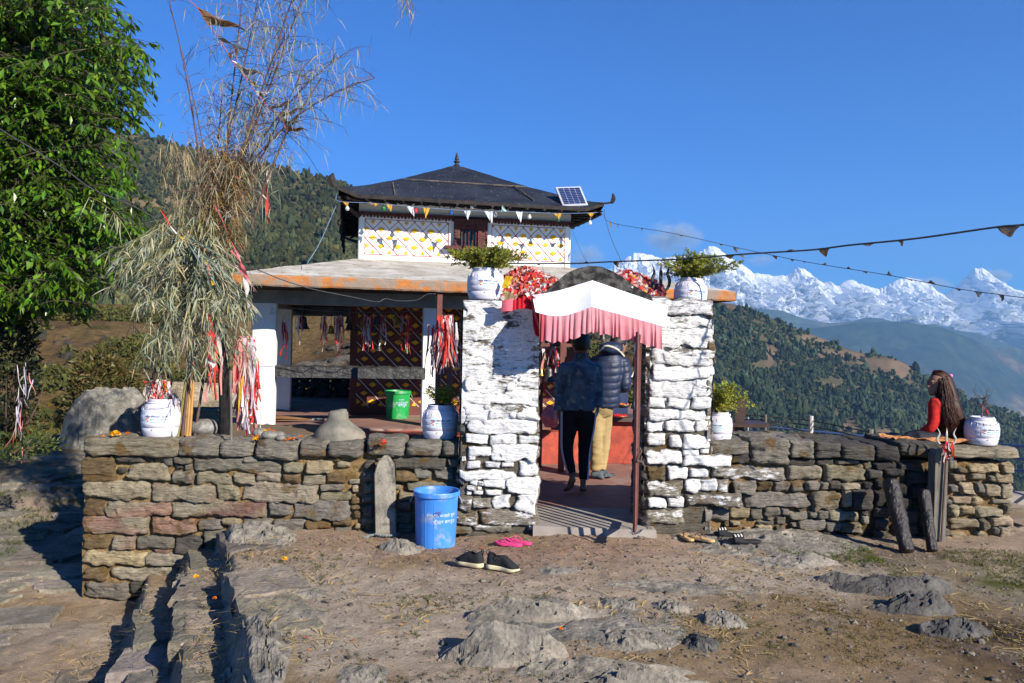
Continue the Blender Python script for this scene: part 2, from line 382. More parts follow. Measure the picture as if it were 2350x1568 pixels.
# flat paving stones of the rising path on the left
mb = MB(); r = np.random.RandomState(77)
for i in range(120):
    x_ = r.uniform(-7.0, -4.05); y_ = r.uniform(4.8, 13); z_ = float(ground_z(x_, y_))
    slab(mb, (x_, y_, z_ - .045), r.uniform(.3, .9), r.uniform(.2, .5), .14, r.uniform(-.3, .3), r, 9)
tag(mb.build('path', M_slab), 'rough stone paved path climbing past the left end of the wall', 'path', kind='structure')

# ---------------- big boulder and far-left rocks
def boulder(name, outline, Yb, depth, seed, mat, label, zb, cat='boulder'):
    # closed rock grown from a rounded box by noise; outline gives (px,py) of left, right, top, base
    r = np.random.RandomState(seed); x0, x1, yt, yb = outline
    A = pix(x0, yb, Yb); B = pix(x1, yb, Yb); Tp = pix((x0 + x1) / 2, yt, Yb); hx = (B[0] - A[0]) / 2; hz = Tp[2] - zb
    c = np.array([(A[0] + B[0]) / 2, Yb + depth / 2, zb])
    nu, nv = 56, 34; R = []; pl = []
    for _ in range(13):
        d = nrm(r.randn(3) * [1, 1, .8] + [0, 0, .15]); pl.append((d, r.uniform(.72, .98)))
    u = np.arange(nu) * 2 * math.pi / nu; v = np.linspace(.02, math.pi * .62, nv)
    D = np.stack([np.sin(v)[:, None] * np.cos(u), np.sin(v)[:, None] * np.sin(u), np.cos(v)[:, None] + 0 * u], -1)
    rad = np.full(D.shape[:2], 1.05)
    for d, q in pl:
        k = D @ d; rad = np.where(k > .05, np.minimum(rad, q / np.maximum(k, .05)), rad)
    p = D * 2.0 + seed; rad = rad * (1 + .06 * fbm(p, 4, seed) + .05 * fbm(p * 3, 4, seed + 3, ridged=True))
    P = c + D * rad[..., None] * np.array([hx, depth / 2, hz]); mb = MB(); mb.grid(P[::-1], wrap=True)
    mb.g.append([mb.n - nu + j for j in range(nu)])
    return tag(mb.build(name, mat, base=c), label, cat)
boulder('boulder', (102, 256, 902, 1012), 12.2, 1.5, 5, M_boulder, 'large grey lichened boulder left of the white barrels, in front of the bush', -.15)
boulder('boulder', (205, 300, 905, 985), 12.6, 1.2, 8, M_boulder, 'smaller grey boulder behind the right side of the large one', -.15)
boulder('boulder', (238, 312, 938, 1006), 9.2, .7, 11, M_rock, 'flat dark stone step behind the wall corner, left of the leftmost barrel', .35)

# ---------------- distant sheets of land
def interp(pts, x): p = np.array(pts, float); return np.interp(x, p[:, 0], p[:, 1])
def sheet(ridge, base, r0, r1, px0, px1, nx, ny, amp, nscale, seed, ridge_amp=0.0, back=True, rexp=1.0, ridged=False):
    px = np.linspace(px0, px1, nx); s = np.concatenate([np.linspace(0, 1, ny), [1.04, 1.15, 1.4] if back else []])
    PX, S = np.meshgrid(px, s, indexing='ij'); pr = interp(ridge, PX); pb = interp(base, PX)
    Sc = np.minimum(S, 1); py = pb + (pr - pb) * Sc; R = r0 + (r1 - r0) * Sc ** rexp
    xc = (PX - PCX) / FPX; zc = -(py - PCY) / FPX
    P = np.stack([(xc * CA - zc * SA) * R, R, EYE + (xc * SA + zc * CA) * R], -1)
    win = np.sin(np.pi * np.clip(Sc, 0, 1)) ** .6 * (Sc < 1) ; q = P / nscale; q = q * np.array([1, 1, .6])
    n = fbm(q, 6, seed, ridged=ridged); P[..., 2] += amp * n * (win + ridge_amp * (Sc >= .97)); P[..., 1] += amp * 1.4 * fbm(q + 9, 5, seed + 4, ridged=ridged) * win
    bk = np.maximum(S - 1, 0); P[..., 1] += bk * r1 * .5; P[..., 2] -= bk * r1 * .35
    return P, PX, S
def land(name, P, mat, label, col=None):
    mb = MB(); mb.grid(P, col=col); return tag(mb.build(name, mat, smooth=True), label, name.replace('_', ' '), kind='structure')
def landmat(name, stops, sc_, bs=0, bsc=0):
    mt, t, b = newmat(name); f = noise(t, sc_, 8, .65); base = mixc(t, 1.0, ramp(t, f, stops), attr(t), 'MULTIPLY')
    t.links.new(base, b.inputs['Base Color']); b.inputs['Roughness'].default_value = 1; b.inputs['Specular IOR Level'].default_value = .05
    if bs: bump(t, b, noise(t, bsc, 8, .7), bs, 1.0)
    return mt
ICO = []
def _ico():
    ph = (1 + 5 ** .5) / 2; v = np.array([(-1, ph, 0), (1, ph, 0), (-1, -ph, 0), (1, -ph, 0), (0, -1, ph), (0, 1, ph), (0, -1, -ph), (0, 1, -ph), (ph, 0, -1), (ph, 0, 1), (-ph, 0, -1), (-ph, 0, 1)]) / math.sqrt(1 + ph * ph)
    f = [(0, 11, 5), (0, 5, 1), (0, 1, 7), (0, 7, 10), (0, 10, 11), (1, 5, 9), (5, 11, 4), (11, 10, 2), (10, 7, 6), (7, 1, 8), (3, 9, 4), (3, 4, 2), (3, 2, 6), (3, 6, 8), (3, 8, 9), (4, 9, 5), (2, 4, 11), (6, 2, 10), (8, 6, 7), (9, 8, 1)]
    return v, np.array(f)
ICV, ICF = _ico()
def blobs(mb, pos, rad, hgt, cols, r, jit=.28, conif=None):
    k = len(pos); V = ICV[None] * (1 + jit * r.uniform(-1, 1, (k, 12, 1)))
    ang = r.uniform(0, 6.28, k); ca, sa = np.cos(ang)[:, None], np.sin(ang)[:, None]
    x = V[..., 0] * ca - V[..., 1] * sa; y = V[..., 0] * sa + V[..., 1] * ca; V = np.stack([x, y, V[..., 2]], -1)
    if conif is not None:
        taper = np.where(conif[:, None], np.clip(.75 - .55 * V[..., 2], .12, 1.2), 1.0); V[..., 0] *= taper; V[..., 1] *= taper
    V = V * np.stack([rad, rad, hgt], -1)[:, None] + pos[:, None] + np.array([0, 0, 1]) * hgt[:, None, None] * .7
    F = (ICF[None] + (np.arange(k) * 12)[:, None, None]).reshape(-1, 3)
    mb.add(V.reshape(-1, 3), tris=F, col=np.repeat(cols, 12, 0))
def flakes(mb, Q, rd, cc, r, m, h=.8):
    k = len(Q); c = np.repeat(Q, m, 0); R = np.repeat(rd, m)[:, None]; d = r.randn(k * m, 3); d /= np.linalg.norm(d, axis=1, keepdims=True); d[:, 2] = np.abs(d[:, 2]) * h; p = c + d * R * r.uniform(.5, 1, (k * m, 1)); V = p[:, None] + r.randn(k * m, 3, 3) * R[:, None] * .22
    mb.add(V.reshape(-1, 3), tris=np.arange(k * m * 3).reshape(-1, 3), col=np.repeat(np.repeat(cc, m, 0) * r.uniform(.6, 1.35, (k * m, 1)), 3, 0))
def scatter(P, k, r, mask=None, smax=None):
    nx, ny = P.shape[:2]; i = r.uniform(0, nx - 1.001, k); j = r.uniform(0, (smax or ny) - 1.001, k); i0, j0 = i.astype(int), j.astype(int); a, b_ = (i - i0)[:, None], (j - j0)[:, None]
    Q = P[i0, j0] * (1 - a) * (1 - b_) + P[i0 + 1, j0] * a * (1 - b_) + P[i0, j0 + 1] * (1 - a) * b_ + P[i0 + 1, j0 + 1] * a * b_
    return Q, i / (nx - 1), j
M_forest = pm('forest foliage', (1, 1, 1), (.6, .6, .6), scale=.5, rough=1, spec=.05, col=True, bs=0)

# brown slope across the gully (seen under the tree and through the pavilion)
ridge = [(-400, 640), (0, 690), (300, 700), (560, 735), (800, 720), (1000, 740), (1330, 770), (1500, 800)]
base = [(-400, 1130), (1500, 1080)]
P, PX, S = sheet(ridge, base, 26, 95, -400, 1500, 260, 90, 3.2, 14, 51)
q = P / 6.0; n = fbm(q, 5, 61); gul = fbm(P / np.array([9, 30, 30.]), 4, 66, ridged=True)
straw_c = np.array([.22, .15, .07]); earth = np.array([.11, .075, .045]); grn = np.array([.07, .075, .028]); rk = np.array([.23, .215, .19])
C = straw_c + (earth - straw_c) * sstep(-.1, .4, n)[..., None]
C = blend(C, grn, .75 * sstep(.15, .5, fbm(q * 1.7, 5, 63))); C = blend(C, rk, .9 * sstep(.30, .5, fbm(q * 1.2 + 5, 5, 64)))
P[..., 2] += .8 * sstep(.3, .5, fbm(q * 1.2 + 5, 5, 64)) * (S < 1)
M_slope = landmat('dry slope', [(.3, (.45, .45, .42)), (.7, (1.45, 1.4, 1.3))], 1.6, 1.0, 4)
land('hillside', P, M_slope, 'steep brown grassy hillside across the gully on the left', C)
r = np.random.RandomState(91); Q, fi, j = scatter(P, 15000, r, smax=90)
nz = fbm(Q / 7.0, 4, 95) + .25 * vnoise(Q / 2.0, 5); keep = nz > .08; Q = Q[keep]
mb = MB(); k = len(Q); cc = np.array([.075, .085, .028]) * r.uniform(.5, 1.3, (k, 1)) + np.array([.05, .02, 0]) * r.uniform(0, 1, (k, 1)) ** 2
rd = r.uniform(.25, .9, k)
flakes(mb, Q, rd, cc, r, 34)
tag(mb.build('scrub', M_forest), 'dark scrub bushes dotting the brown hillside', 'scrub', kind='stuff')
Q, fi, j = scatter(P, 2600, r, smax=90); Q = Q[fbm(Q / 6.0 * 1.2 + 5, 5, 64) > .1]; k = len(Q); mb = MB()
rd = r.uniform(.08, .8, k) ** 1.4; blobs(mb, Q - [0, 0, .3], rd, rd * r.uniform(.5, 1, k), np.array([.21, .2, .175]) * r.uniform(.7, 1.25, (k, 1)), r, .3)
tag(mb.build('hillside_rocks', M_rock), 'grey rocks showing through the brown hillside', 'rocks', kind='stuff')

# forested hill on the left
ridge = [(-500, 260), (0, 285), (260, 305), (330, 310), (400, 332), (480, 352), (560, 370), (640, 386), (700, 400), (760, 411), (820, 436), (900, 475), (1000, 520), (1150, 575), (1330, 640), (1500, 690)]
base = [(-500, 900), (1500, 900)]
P, PX, S = sheet(ridge, base, 180, 900, -500, 1500, 260, 120, 34, 210, 71, ridge_amp=.04)
q = P / 120.0; n = fbm(q, 5, 73)
C = np.array([.085, .07, .035]) + 0 * P; C = blend(C, np.array([.17, .12, .06]), sstep(.25, .5, n))
M_hill = landmat('hill soil', [(.3, (.7, .7, .7)), (.7, (1.2, 1.2, 1.2))], .02)
land('hill', P, M_hill, 'tall forested hill rising behind the temple on the left', C)
def forest(P, k, seed, szr, label, bare, ny, base_c, vary=.45, conif_p=.2, smin=0):
    r = np.random.RandomState(seed); Q, fi, j = scatter(P, k, r, smax=ny); keep = bare(Q, fi, j / (ny - 1)); Q = Q[keep]; k = len(Q)
    tone = fbm(Q / 60.0, 3, seed) ; cc = np.array(base_c) * np.exp(vary * r.randn(k, 1) * .6 + .5 * tone[:, None]) * (1 + np.array([.35, .1, -.2]) * np.clip(r.randn(k, 1), -.8, 2) * .5)
    cc = np.clip(cc, .008, .3); rd = r.uniform(szr[0], szr[1], k) * np.exp(.28 * r.randn(k)); cf = r.rand(k) < conif_p; mb = MB()
    for _ in range(3):
        blobs(mb, Q + r.randn(k, 3) * rd[:, None] * [.5, .5, .35], rd * r.uniform(.55, .9, k), rd * r.uniform(.6, 1.1, k) * np.where(cf, 1.7, 1), cc * r.uniform(.75, 1.25, (k, 1)), r, .4, cf)
    tag(mb.build('forest', M_forest), label, 'forest', kind='stuff')
forest(P, 34000, 101, (1.5, 3.2), 'mixed olive green forest covering the left hill', lambda Q, a, s: (fbm(Q / 120.0, 5, 73) + .2 * np.random.RandomState(1).randn(len(Q)) < .42) & (s > .1), 120, (.044, .050, .020), conif_p=.1)

# forested spur on the right
ridge = [(1150, 640), (1500, 668), (1632, 692), (1680, 697), (1718, 705), (1759, 724), (1800, 742), (1837, 757), (1889, 777), (1923, 790), (1950, 803), (1988, 811), (2042, 818), (2080, 835), (2100, 850), (2141, 876), (2206, 912), (2247, 924), (2299, 942), (2350, 962), (2500, 1010), (2800, 1100)]
base = [(1150, 1300), (2800, 1500)]
P, PX, S = sheet(ridge, base, 260, 1300, 1150, 2800, 260, 130, 42, 260, 81, ridge_amp=.03)
def bare_n(Q): return fbm(Q / 170.0, 4, 83)
xc_, yc_ = PX, interp(base, PX) + (interp(ridge, PX) - interp(base, PX)) * np.minimum(S, 1)
def patch(x, y, cx, cy, rx, ry): return np.exp(-(((x - cx) / rx) ** 2 + ((y - cy) / ry) ** 2) * 1.2)
PATCHES = [(1870, 775, 70, 22), (2010, 838, 70, 18), (2060, 845, 40, 22), (1900, 880, 50, 14), (2180, 900, 26, 10), (1690, 700, 40, 8), (1960, 985, 26, 30), (2035, 1000, 30, 22), (1770, 800, 16, 25), (1765, 840, 45, 14), (1930, 810, 80, 12)]
pmask = sum(patch(xc_, yc_, *q) for q in PATCHES) + .3 * bare_n(P)
C = np.array([.075, .065, .034]) + 0 * P; C = blend(C, np.array([.145, .10, .062]) * (1 + .45 * fbm(P / 20, 3, 5))[..., None], sstep(.25, .6, pmask))
land('spur', P, M_hill, 'forested spur with bare terraces running down to the right', C)
def bare_r(Q, a, s):
    px_ = PCX + FPX * Q[:, 0] / Q[:, 1] ; py_ = PCY - FPX * (Q[:, 2] - EYE) / Q[:, 1] + (px_ - PCX) * SA
    return (sum(patch(px_, py_, *q) for q in PATCHES) + .42 * bare_n(Q) + .26 * np.random.RandomState(2).randn(len(Q)) < .36) & (s > .12)
forest(P, 44000, 111, (1.8, 4.0), 'dark green forest on the right spur', bare_r, 130, (.036, .050, .026), conif_p=.18)

# blue middle hills
def midhill(name, ridge, base, r0, r1, px0, px1, amp, ns, seed, label, c1, c2):
    P, PX, S = sheet(ridge, base, r0, r1, px0, px1, 260, 70, amp, ns, seed, ridge_amp=.03); n = fbm(P / (ns * .45), 6, seed + 3)
    C = np.array(c1) + 0 * P; C = blend(C, np.array(c2), sstep(.0, .35, n)); C = C * (1 + .8 * fbm(P / (ns * .06), 4, seed + 8))[..., None]
    return land(name, P, M_far, label, np.clip(C, .01, .4))
M_far = landmat('distant slopes', [(.35, (.5, .5, .5)), (.65, (1.45, 1.4, 1.3))], .014)
midhill('ridge', [(1300, 800), (1700, 770), (1851, 756), (1889, 753), (1957, 743), (2000, 741), (2042, 741), (2080, 742), (2162, 753), (2230, 777), (2282, 804), (2350, 833), (2600, 960), (3000, 1100)], [(1300, 1150), (3000, 1250)], 4000, 7500, 1300, 2900, 420, 1700, 121, 'broad blue green ridge in the middle distance on the right', (.030, .040, .022), (.15, .105, .06))
midhill('ridge', [(1000, 690), (1500, 700), (1738, 708), (1797, 714), (1837, 729), (1878, 739), (1906, 742), (1960, 738), (1984, 729), (2025, 731), (2052, 740), (2080, 750), (2121, 745), (2150, 744), (2178, 756), (2240, 765), (2350, 803), (2500, 820), (2900, 840)], [(1000, 1000), (2900, 1200)], 7800, 9400, 1000, 2900, 330, 1700, 131, 'far bluish ridge at the foot of the snow mountains', (.045, .058, .032), (.10, .085, .055))
midhill('ridge', [(2100, 830), (2230, 806), (2275, 798), (2316, 796), (2350, 803), (2500, 790), (2900, 800)], [(2100, 1100), (2900, 1200)], 7600, 8200, 2080, 2900, 200, 1100, 141, 'hazy blue ridge at the right edge below the peaks', (.05, .06, .035), (.11, .09, .06))

# snow mountains
ridge = [(900, 640), (1100, 625), (1250, 620), (1330, 628), (1397, 618), (1430, 598), (1458, 579), (1489, 584), (1517, 594), (1560, 588), (1590, 586), (1612, 577), (1625, 565), (1646, 568), (1663, 582), (1683, 596), (1711, 613), (1731, 628), (1766, 632), (1807, 633), (1817, 623), (1830, 614), (1843, 618), (1854, 623), (1875, 644), (1890, 649), (1906, 647), (1918, 659), (1936, 647), (1952, 642), (1971, 650), (1991, 659), (2017, 664), (2039, 654), (2059, 643), (2083, 637), (2107, 643), (2135, 654), (2150, 668), (2165, 678), (2175, 673), (2186, 664), (2206, 645), (2220, 636), (2227, 630), (2232, 617), (2237, 614), (2244, 616), (2252, 613), (2260, 620), (2268, 626), (2281, 638), (2299, 650), (2322, 661), (2350, 671), (2420, 690), (2500, 672), (2700, 700), (3000, 690)]
base = [(900, 800), (3000, 860)]
nx, ny = 900, 150; px = np.linspace(900, 3000, nx); s = np.concatenate([np.linspace(0, 1, ny), [1.05, 1.3]]); PX, S = np.meshgrid(px, s, indexing='ij'); Sc = np.minimum(S, 1)
jag = fbm(np.stack([px / 9.0, 0 * px, 0 * px], -1), 4, 151, ridged=True)
pr = interp(ridge, px) - 3.2 * (jag - .2); py = interp(base, px)[:, None] + (pr - interp(base, px))[:, None] * Sc ** 1.0
R = 9500 + 2500 * Sc ** .8; xc = (PX - PCX) / FPX; zc = -(py - PCY) / FPX
P = np.stack([(xc * CA - zc * SA) * R, R, EYE + (xc * SA + zc * CA) * R], -1)
win = np.clip(np.sin(np.pi * np.clip(Sc, 0, 1) ** .9), 0, 1) ** .5 * (S <= 1); q = P / np.array([520, 900, 620.])
rg = .72 * fbm(q, 7, 153, ridged=True) + .40 * fbm(q * np.array([3.1, 2.0, 2.4]), 5, 154, ridged=True); P[..., 1] -= 1000 * rg * win * (.25 + .75 * sstep(0, .25, 1 - Sc) ) ; P[..., 2] += 95 * fbm(q * 3, 5, 157, ridged=True) * win
bk = np.maximum(S - 1, 0); P[..., 1] += bk * 5000; P[..., 2] -= bk * 3500
dPx = np.gradient(P, axis=0); dPs = np.gradient(P, axis=1); nm = np.cross(dPx, dPs); nm /= np.linalg.norm(nm, axis=-1, keepdims=True) + 1e-9; steep = np.abs(nm[..., 2])
snow = sstep(.14, .36, steep + .26 * fbm(P / 130, 5, 161) + .20 * Sc - .02) * sstep(.10, .5, Sc + .2 * fbm(P / 400, 4, 163))
C = np.array([.10, .105, .115]) + (np.array([.88, .89, .91]) - np.array([.10, .105, .115])) * snow[..., None]
M_snow = landmat('snow and rock', [(.3, (.92, .92, .92)), (.7, (1.05, 1.05, 1.05))], .003)
mb = MB(); mb.grid(P, col=C); tag(mb.build('snow_mountains', M_snow, smooth=False), 'chain of snow covered rocky peaks along the horizon', 'mountains', kind='structure')

# air
hz = MB(); hz.box((0, 6700, 300), (26000, 13800, 2900)); M_haze = bpy.data.materials.new('air'); M_haze.use_nodes = True; t = M_haze.node_tree; t.nodes.clear()
pv = t.nodes.new('ShaderNodeVolumePrincipled'); pv.inputs['Density'].default_value = 7.5e-5; pv.inputs['Color'].default_value = (.31, .62, 1.0, 1); pv.inputs['Anisotropy'].default_value = .1
om = t.nodes.new('ShaderNodeOutputMaterial'); t.links.new(pv.outputs[0], om.inputs['Volume'])
tag(hz.build('haze', M_haze), 'thin blue mountain haze filling the valley', 'haze', kind='stuff')
# ================================================================== dry stone walls and whitewashed gateway
M_stone, t, b = newmat('wall stone')
at = N(t, 'Attribute', attribute_name='Col')
tc = t.nodes.new('ShaderNodeTexCoord').outputs['Object']
f1 = noise(t, 9, 7, .65, tc, (1, 1, 3.2)); f2 = noise(t, 48, 6, .7, tc, (.5, 1, 2.6)); f3 = noise(t, 4.5, 5, .6, tc)
base = mixc(t, 1.0, at.outputs['Color'], ramp(t, f1, [(.25, (.60, .58, .55)), (.5, (.95, .95, .95)), (.75, (1.3, 1.28, 1.22))]), 'MULTIPLY')
base = mixc(t, 1.0, base, ramp(t, f2, [(.3, (.70, .70, .70)), (.7, (1.22, 1.22, 1.22))]), 'MULTIPLY')
moss = ramp(t, f3, [(.57, (0, 0, 0)), (.66, (.85, .85, .85))]); base = mixc(t, moss, base, (.13, .075, .022))
cr = noise(t, 14, 6, .6, tc, (.35, 1, 5.0), .6); base = mixc(t, 1.0, base, ramp(t, cr, [(.42, (1, 1, 1)), (.455, (.30, .28, .26)), (.49, (1, 1, 1))]), 'MULTIPLY')
wn = noise(t, 11, 9, .74, tc, (.7, 1, 2.0))
mth = N(t, 'Math', operation='ADD'); t.links.new(at.outputs['Alpha'], mth.inputs[0]); t.links.new(wn, mth.inputs[1])
wm = ramp(t, mth.outputs[0], [(.93, (0, 0, 0)), (1.0, (1, 1, 1))])
m2 = N(t, 'Math', operation='SUBTRACT', i_1=.0); t.links.new(mth.outputs[0], m2.inputs[0])
mul = N(t, 'Math', operation='MULTIPLY', i_1=.5); t.links.new(mth.outputs[0], mul.inputs[0])
wm = ramp(t, mul.outputs[0], [(.50, (0, 0, 0)), (.545, (1, 1, 1))])
wcol = ramp(t, noise(t, 30, 6, .7, tc), [(.3, (.60, .60, .60)), (.55, (.80, .80, .79))])
wcol = mixc(t, 1.0, wcol, ramp(t, cr, [(.425, (1, 1, 1)), (.45, (.35, .34, .33)), (.475, (1, 1, 1))]), 'MULTIPLY'); base = mixc(t, wm, base, wcol)
t.links.new(base, b.inputs['Base Color']); b.inputs['Roughness'].default_value = .9; b.inputs['Specular IOR Level'].default_value = .2
bump(t, b, noise(t, 34, 9, .76, tc, (.55, 1, 2.4)), 1.0, .025)
M_mortar, t, b = newmat('mud mortar')
at = N(t, 'Attribute', attribute_name='Col'); f = noise(t, 40, 7, .75)
base = mixc(t, 1.0, at.outputs['Color'], ramp(t, f, [(.3, (.45, .42, .38)), (.7, (1.35, 1.3, 1.2))]), 'MULTIPLY')
base = mixc(t, ramp(t, noise(t, 7, 6, .6), [(.52, (0, 0, 0)), (.62, (.8, .8, .8))]), base, (.10, .065, .02))
t.links.new(base, b.inputs['Base Color']); b.inputs['Roughness'].default_value = 1; b.inputs['Specular IOR Level'].default_value = .1
bump(t, b, noise(t, 70, 8, .8), 1.0, .02)

TONE = dict(n=(.275, .24, .17), g=(.20, .182, .15), d=(.09, .083, .07), r=(.25, .15, .11), m=(.15, .105, .055), w=(.24, .23, .20), y=(.33, .265, .175), k=(.05, .047, .045), p=(.24, .23, .20), h=(.24, .22, .18))
PAINT = dict(w=.80, p=.72, h=.60)
wr = random.Random(11); sid = [100]
AXF = np.array([[1, 0, 0], [0, 0, 1], [0, -1, 0.]])     # local x, local z, outward normal of a wall facing the camera
def stone(mb, x0, x1, z0, z1, org=(0, 7.15, 0), A=AXF, depth=.06, tone='n', proud=0.0, cell=.013, paint=None, paintx=None):
    sid[0] += 1; seed = sid[0]; wdt, hgt = x1 - x0, z1 - z0
    nx = int(np.clip(wdt / cell, 6, 90)); nz = int(np.clip(hgt / cell, 6, 36))
    s, tt = np.meshgrid(np.linspace(-1, 1, nx), np.linspace(-1, 1, nz), indexing='ij')
    x0, x1, z0, z1 = x0 - .007, x1 + .007, z0 - .006, z1 + .006; wdt += .014; hgt += .012; k = .16; sq = s * np.sqrt(1 - k * tt ** 2 * .5 * min(1, hgt / wdt + .15)); tq = tt * np.sqrt(1 - k * s ** 2 * .5 * min(1, wdt / hgt))
    x = (x0 + x1) / 2 + wdt / 2 * sq; z = (z0 + z1) / 2 + hgt / 2 * tq
    p = np.stack([x * 7, z * 9, 0 * x + seed * 3.3], -1)
    m_ = min(wdt, hgt)
    x = x + m_ * .34 * fbm(p * 1.2, 4, seed); z = z + m_ * .32 * fbm(p * 1.2 + 20, 4, seed + 1)
    e = ((1 - np.abs(s) ** 11) * (1 - np.abs(tt) ** 11)); pr = np.clip(e, 0, 1) ** .40
    rough = (.016 * fbm(p * np.array([.7, 1.3, 1]), 4, seed + 2) + .020 * fbm(p * np.array([1.6, 3.8, 1]), 4, seed + 4, gain=.6, ridged=True)) * pr
    tl = wr.uniform(-.07, .07) * s + wr.uniform(-.07, .07) * tt
    d = depth * (pr - 1) + proud + rough + tl * .25 * pr
    o = np.asarray(org, float); P = o + x[..., None] * A[0] + z[..., None] * A[1] + d[..., None] * A[2]
    base = np.array(TONE[tone]) * wr.uniform(.78, 1.2) * np.array([1, wr.uniform(.96, 1.02), wr.uniform(.9, 1.06)])
    if tone == 'r': mixr = sstep(-.2, .3, fbm(p * .35, 3, seed + 8))[..., None]; cc = np.array(TONE['n']) * (1 - mixr) + base * mixr
    else: cc = base + 0 * P
    al = (PAINT.get(tone, 0) if paint is None else paint) + 0 * x
    if paintx is not None: al = al - .5 * sstep(paintx[0], paintx[1], x)
    if tone in 'wph': al = al - .38 * (1 - pr) - .1
    mb.grid(P[:, ::-1], col=np.concatenate([cc, al[..., None]], -1)[:, ::-1])
def rbox(mb, c, size, seed, tone='g', n=12, p=5.0, amp=.10, paint=0.0, A=None, col=None):
    c = np.asarray(c, float); h = np.asarray(size, float) / 2; A = np.eye(3) if A is None else A; a = np.linspace(-1, 1, n); U, V = np.meshgrid(a, a, indexing='ij'); one = np.ones_like(U)
    base = (np.array(TONE[tone]) * wr.uniform(.8, 1.2)) if col is None else np.asarray(col, float)
    for D in ((U, V, one), (V, U, -one), (one, U, V), (-one, V, U), (V, one, U), (U, -one, V)):
        D = np.stack(D, -1); r = (np.abs(D) ** p).sum(-1, keepdims=True) ** (-1 / p); L = D * r
        q = L * h * 5 + seed * 2.7; m_ = h.min()
        W = L * h * (1 + .06 * fbm(q * .8, 2, seed)[..., None]) + L * (amp * m_ * 2 * fbm(q * 1.3, 5, seed + 1)[..., None] + 1.3 * amp * m_ * fbm(q * np.array([1.2, 1.2, 4]), 4, seed + 2, ridged=True)[..., None])
        mb.grid(c + W @ A, col=np.concatenate([base + 0 * W, paint + 0 * U[..., None]], -1))
def stones_from(mb, rects, cx, cy, k, Yw, fill, org=(0, 0, 0), dx=0, **kw):
    out = []
    for q in rects:
        a, b_, c, d = q[:4]; tone = q[4] if len(q) > 4 else 'n'
        A_ = pix(cx + a / k, cy + d / k, Yw); B_ = pix(cx + c / k, cy + b_ / k, Yw)
        out.append((A_[0], B_[0], A_[2], B_[2])); stone(mb, A_[0], B_[0], A_[2], B_[2], org=(0, Yw, 0), tone=tone, proud=wr.uniform(-.008, .014), **kw)
    fill.extend(out)
def filler(mb, occ, x0, x1, zlo, zhi, Yw, tries, tones, paintf=None, big=(.05, .17), A=AXF, org=None):
    got = list(occ)
    for _ in range(tries):
        wd, hg = wr.uniform(*big), wr.uniform(.03, .075); x = wr.uniform(x0, x1 - wd); z = wr.uniform(zlo(x), zhi(x) - hg)
        if any(x < b_ - .004 and x + wd > a + .004 and z < d - .003 and z + hg > c + .003 for a, b_, c, d in got): continue
        got.append((x, x + wd, z, z + hg)); tn = wr.choice(tones) if paintf is None else paintf(x, z)
        stone(mb, x, x + wd, z, z + hg, org=(0, Yw, 0) if org is None else org, tone=tn, proud=wr.uniform(-.022, -.004), A=A)
def mortar(x0, x1, zlo, zhi, Yw, colf, n=.03, thick=.45):
    xs = np.arange(x0, x1 + n, n); xs[-1] = x1; k = 46; S = np.linspace(0, 1, k); XX, SS = np.meshgrid(xs, S, indexing='ij')
    lo, hi = zlo(xs)[:, None], zhi(xs)[:, None]; ZZ = lo + (hi - lo) * SS; p = np.stack([XX * 6, ZZ * 6, 0 * XX], -1)
    YY = Yw + .048 + .030 * fbm(p * 1.5, 5, 3); mb = MB(); P = np.stack([XX, YY, ZZ], -1); mb.grid(P[:, ::-1], col=colf(XX, ZZ)[:, ::-1])
    tp = np.stack([P[:, -1], P[:, -1] + [0, thick, 0]], 1); c1 = colf(XX, ZZ)[:, -1]; mb.grid(tp, col=np.stack([c1, c1], 1))
    bk = np.stack([P[:, -1] + [0, thick, 0], P[:, 0] + [0, thick, 0]], 1); mb.grid(bk, col=np.stack([c1, c1], 1))
    for e, fl in ((0, 1), (-1, 0)):
        L = np.stack([P[e], P[e] + [0, thick, 0]], 1); mb.grid(L[::-1] if fl else L, col=np.stack([colf(XX, ZZ)[e]] * 2, 1))
    return mb
YW, YP = 7.15, 7.02
def zlow_l(x): return np.interp(x, [-3.9, -2.75, -2.2, -1.8, -1.2, -.4, .3, 1.1, 4.6], [-.86, -.48, -.30, -.18, -.13, -.1, -.09, -.09, -.12])
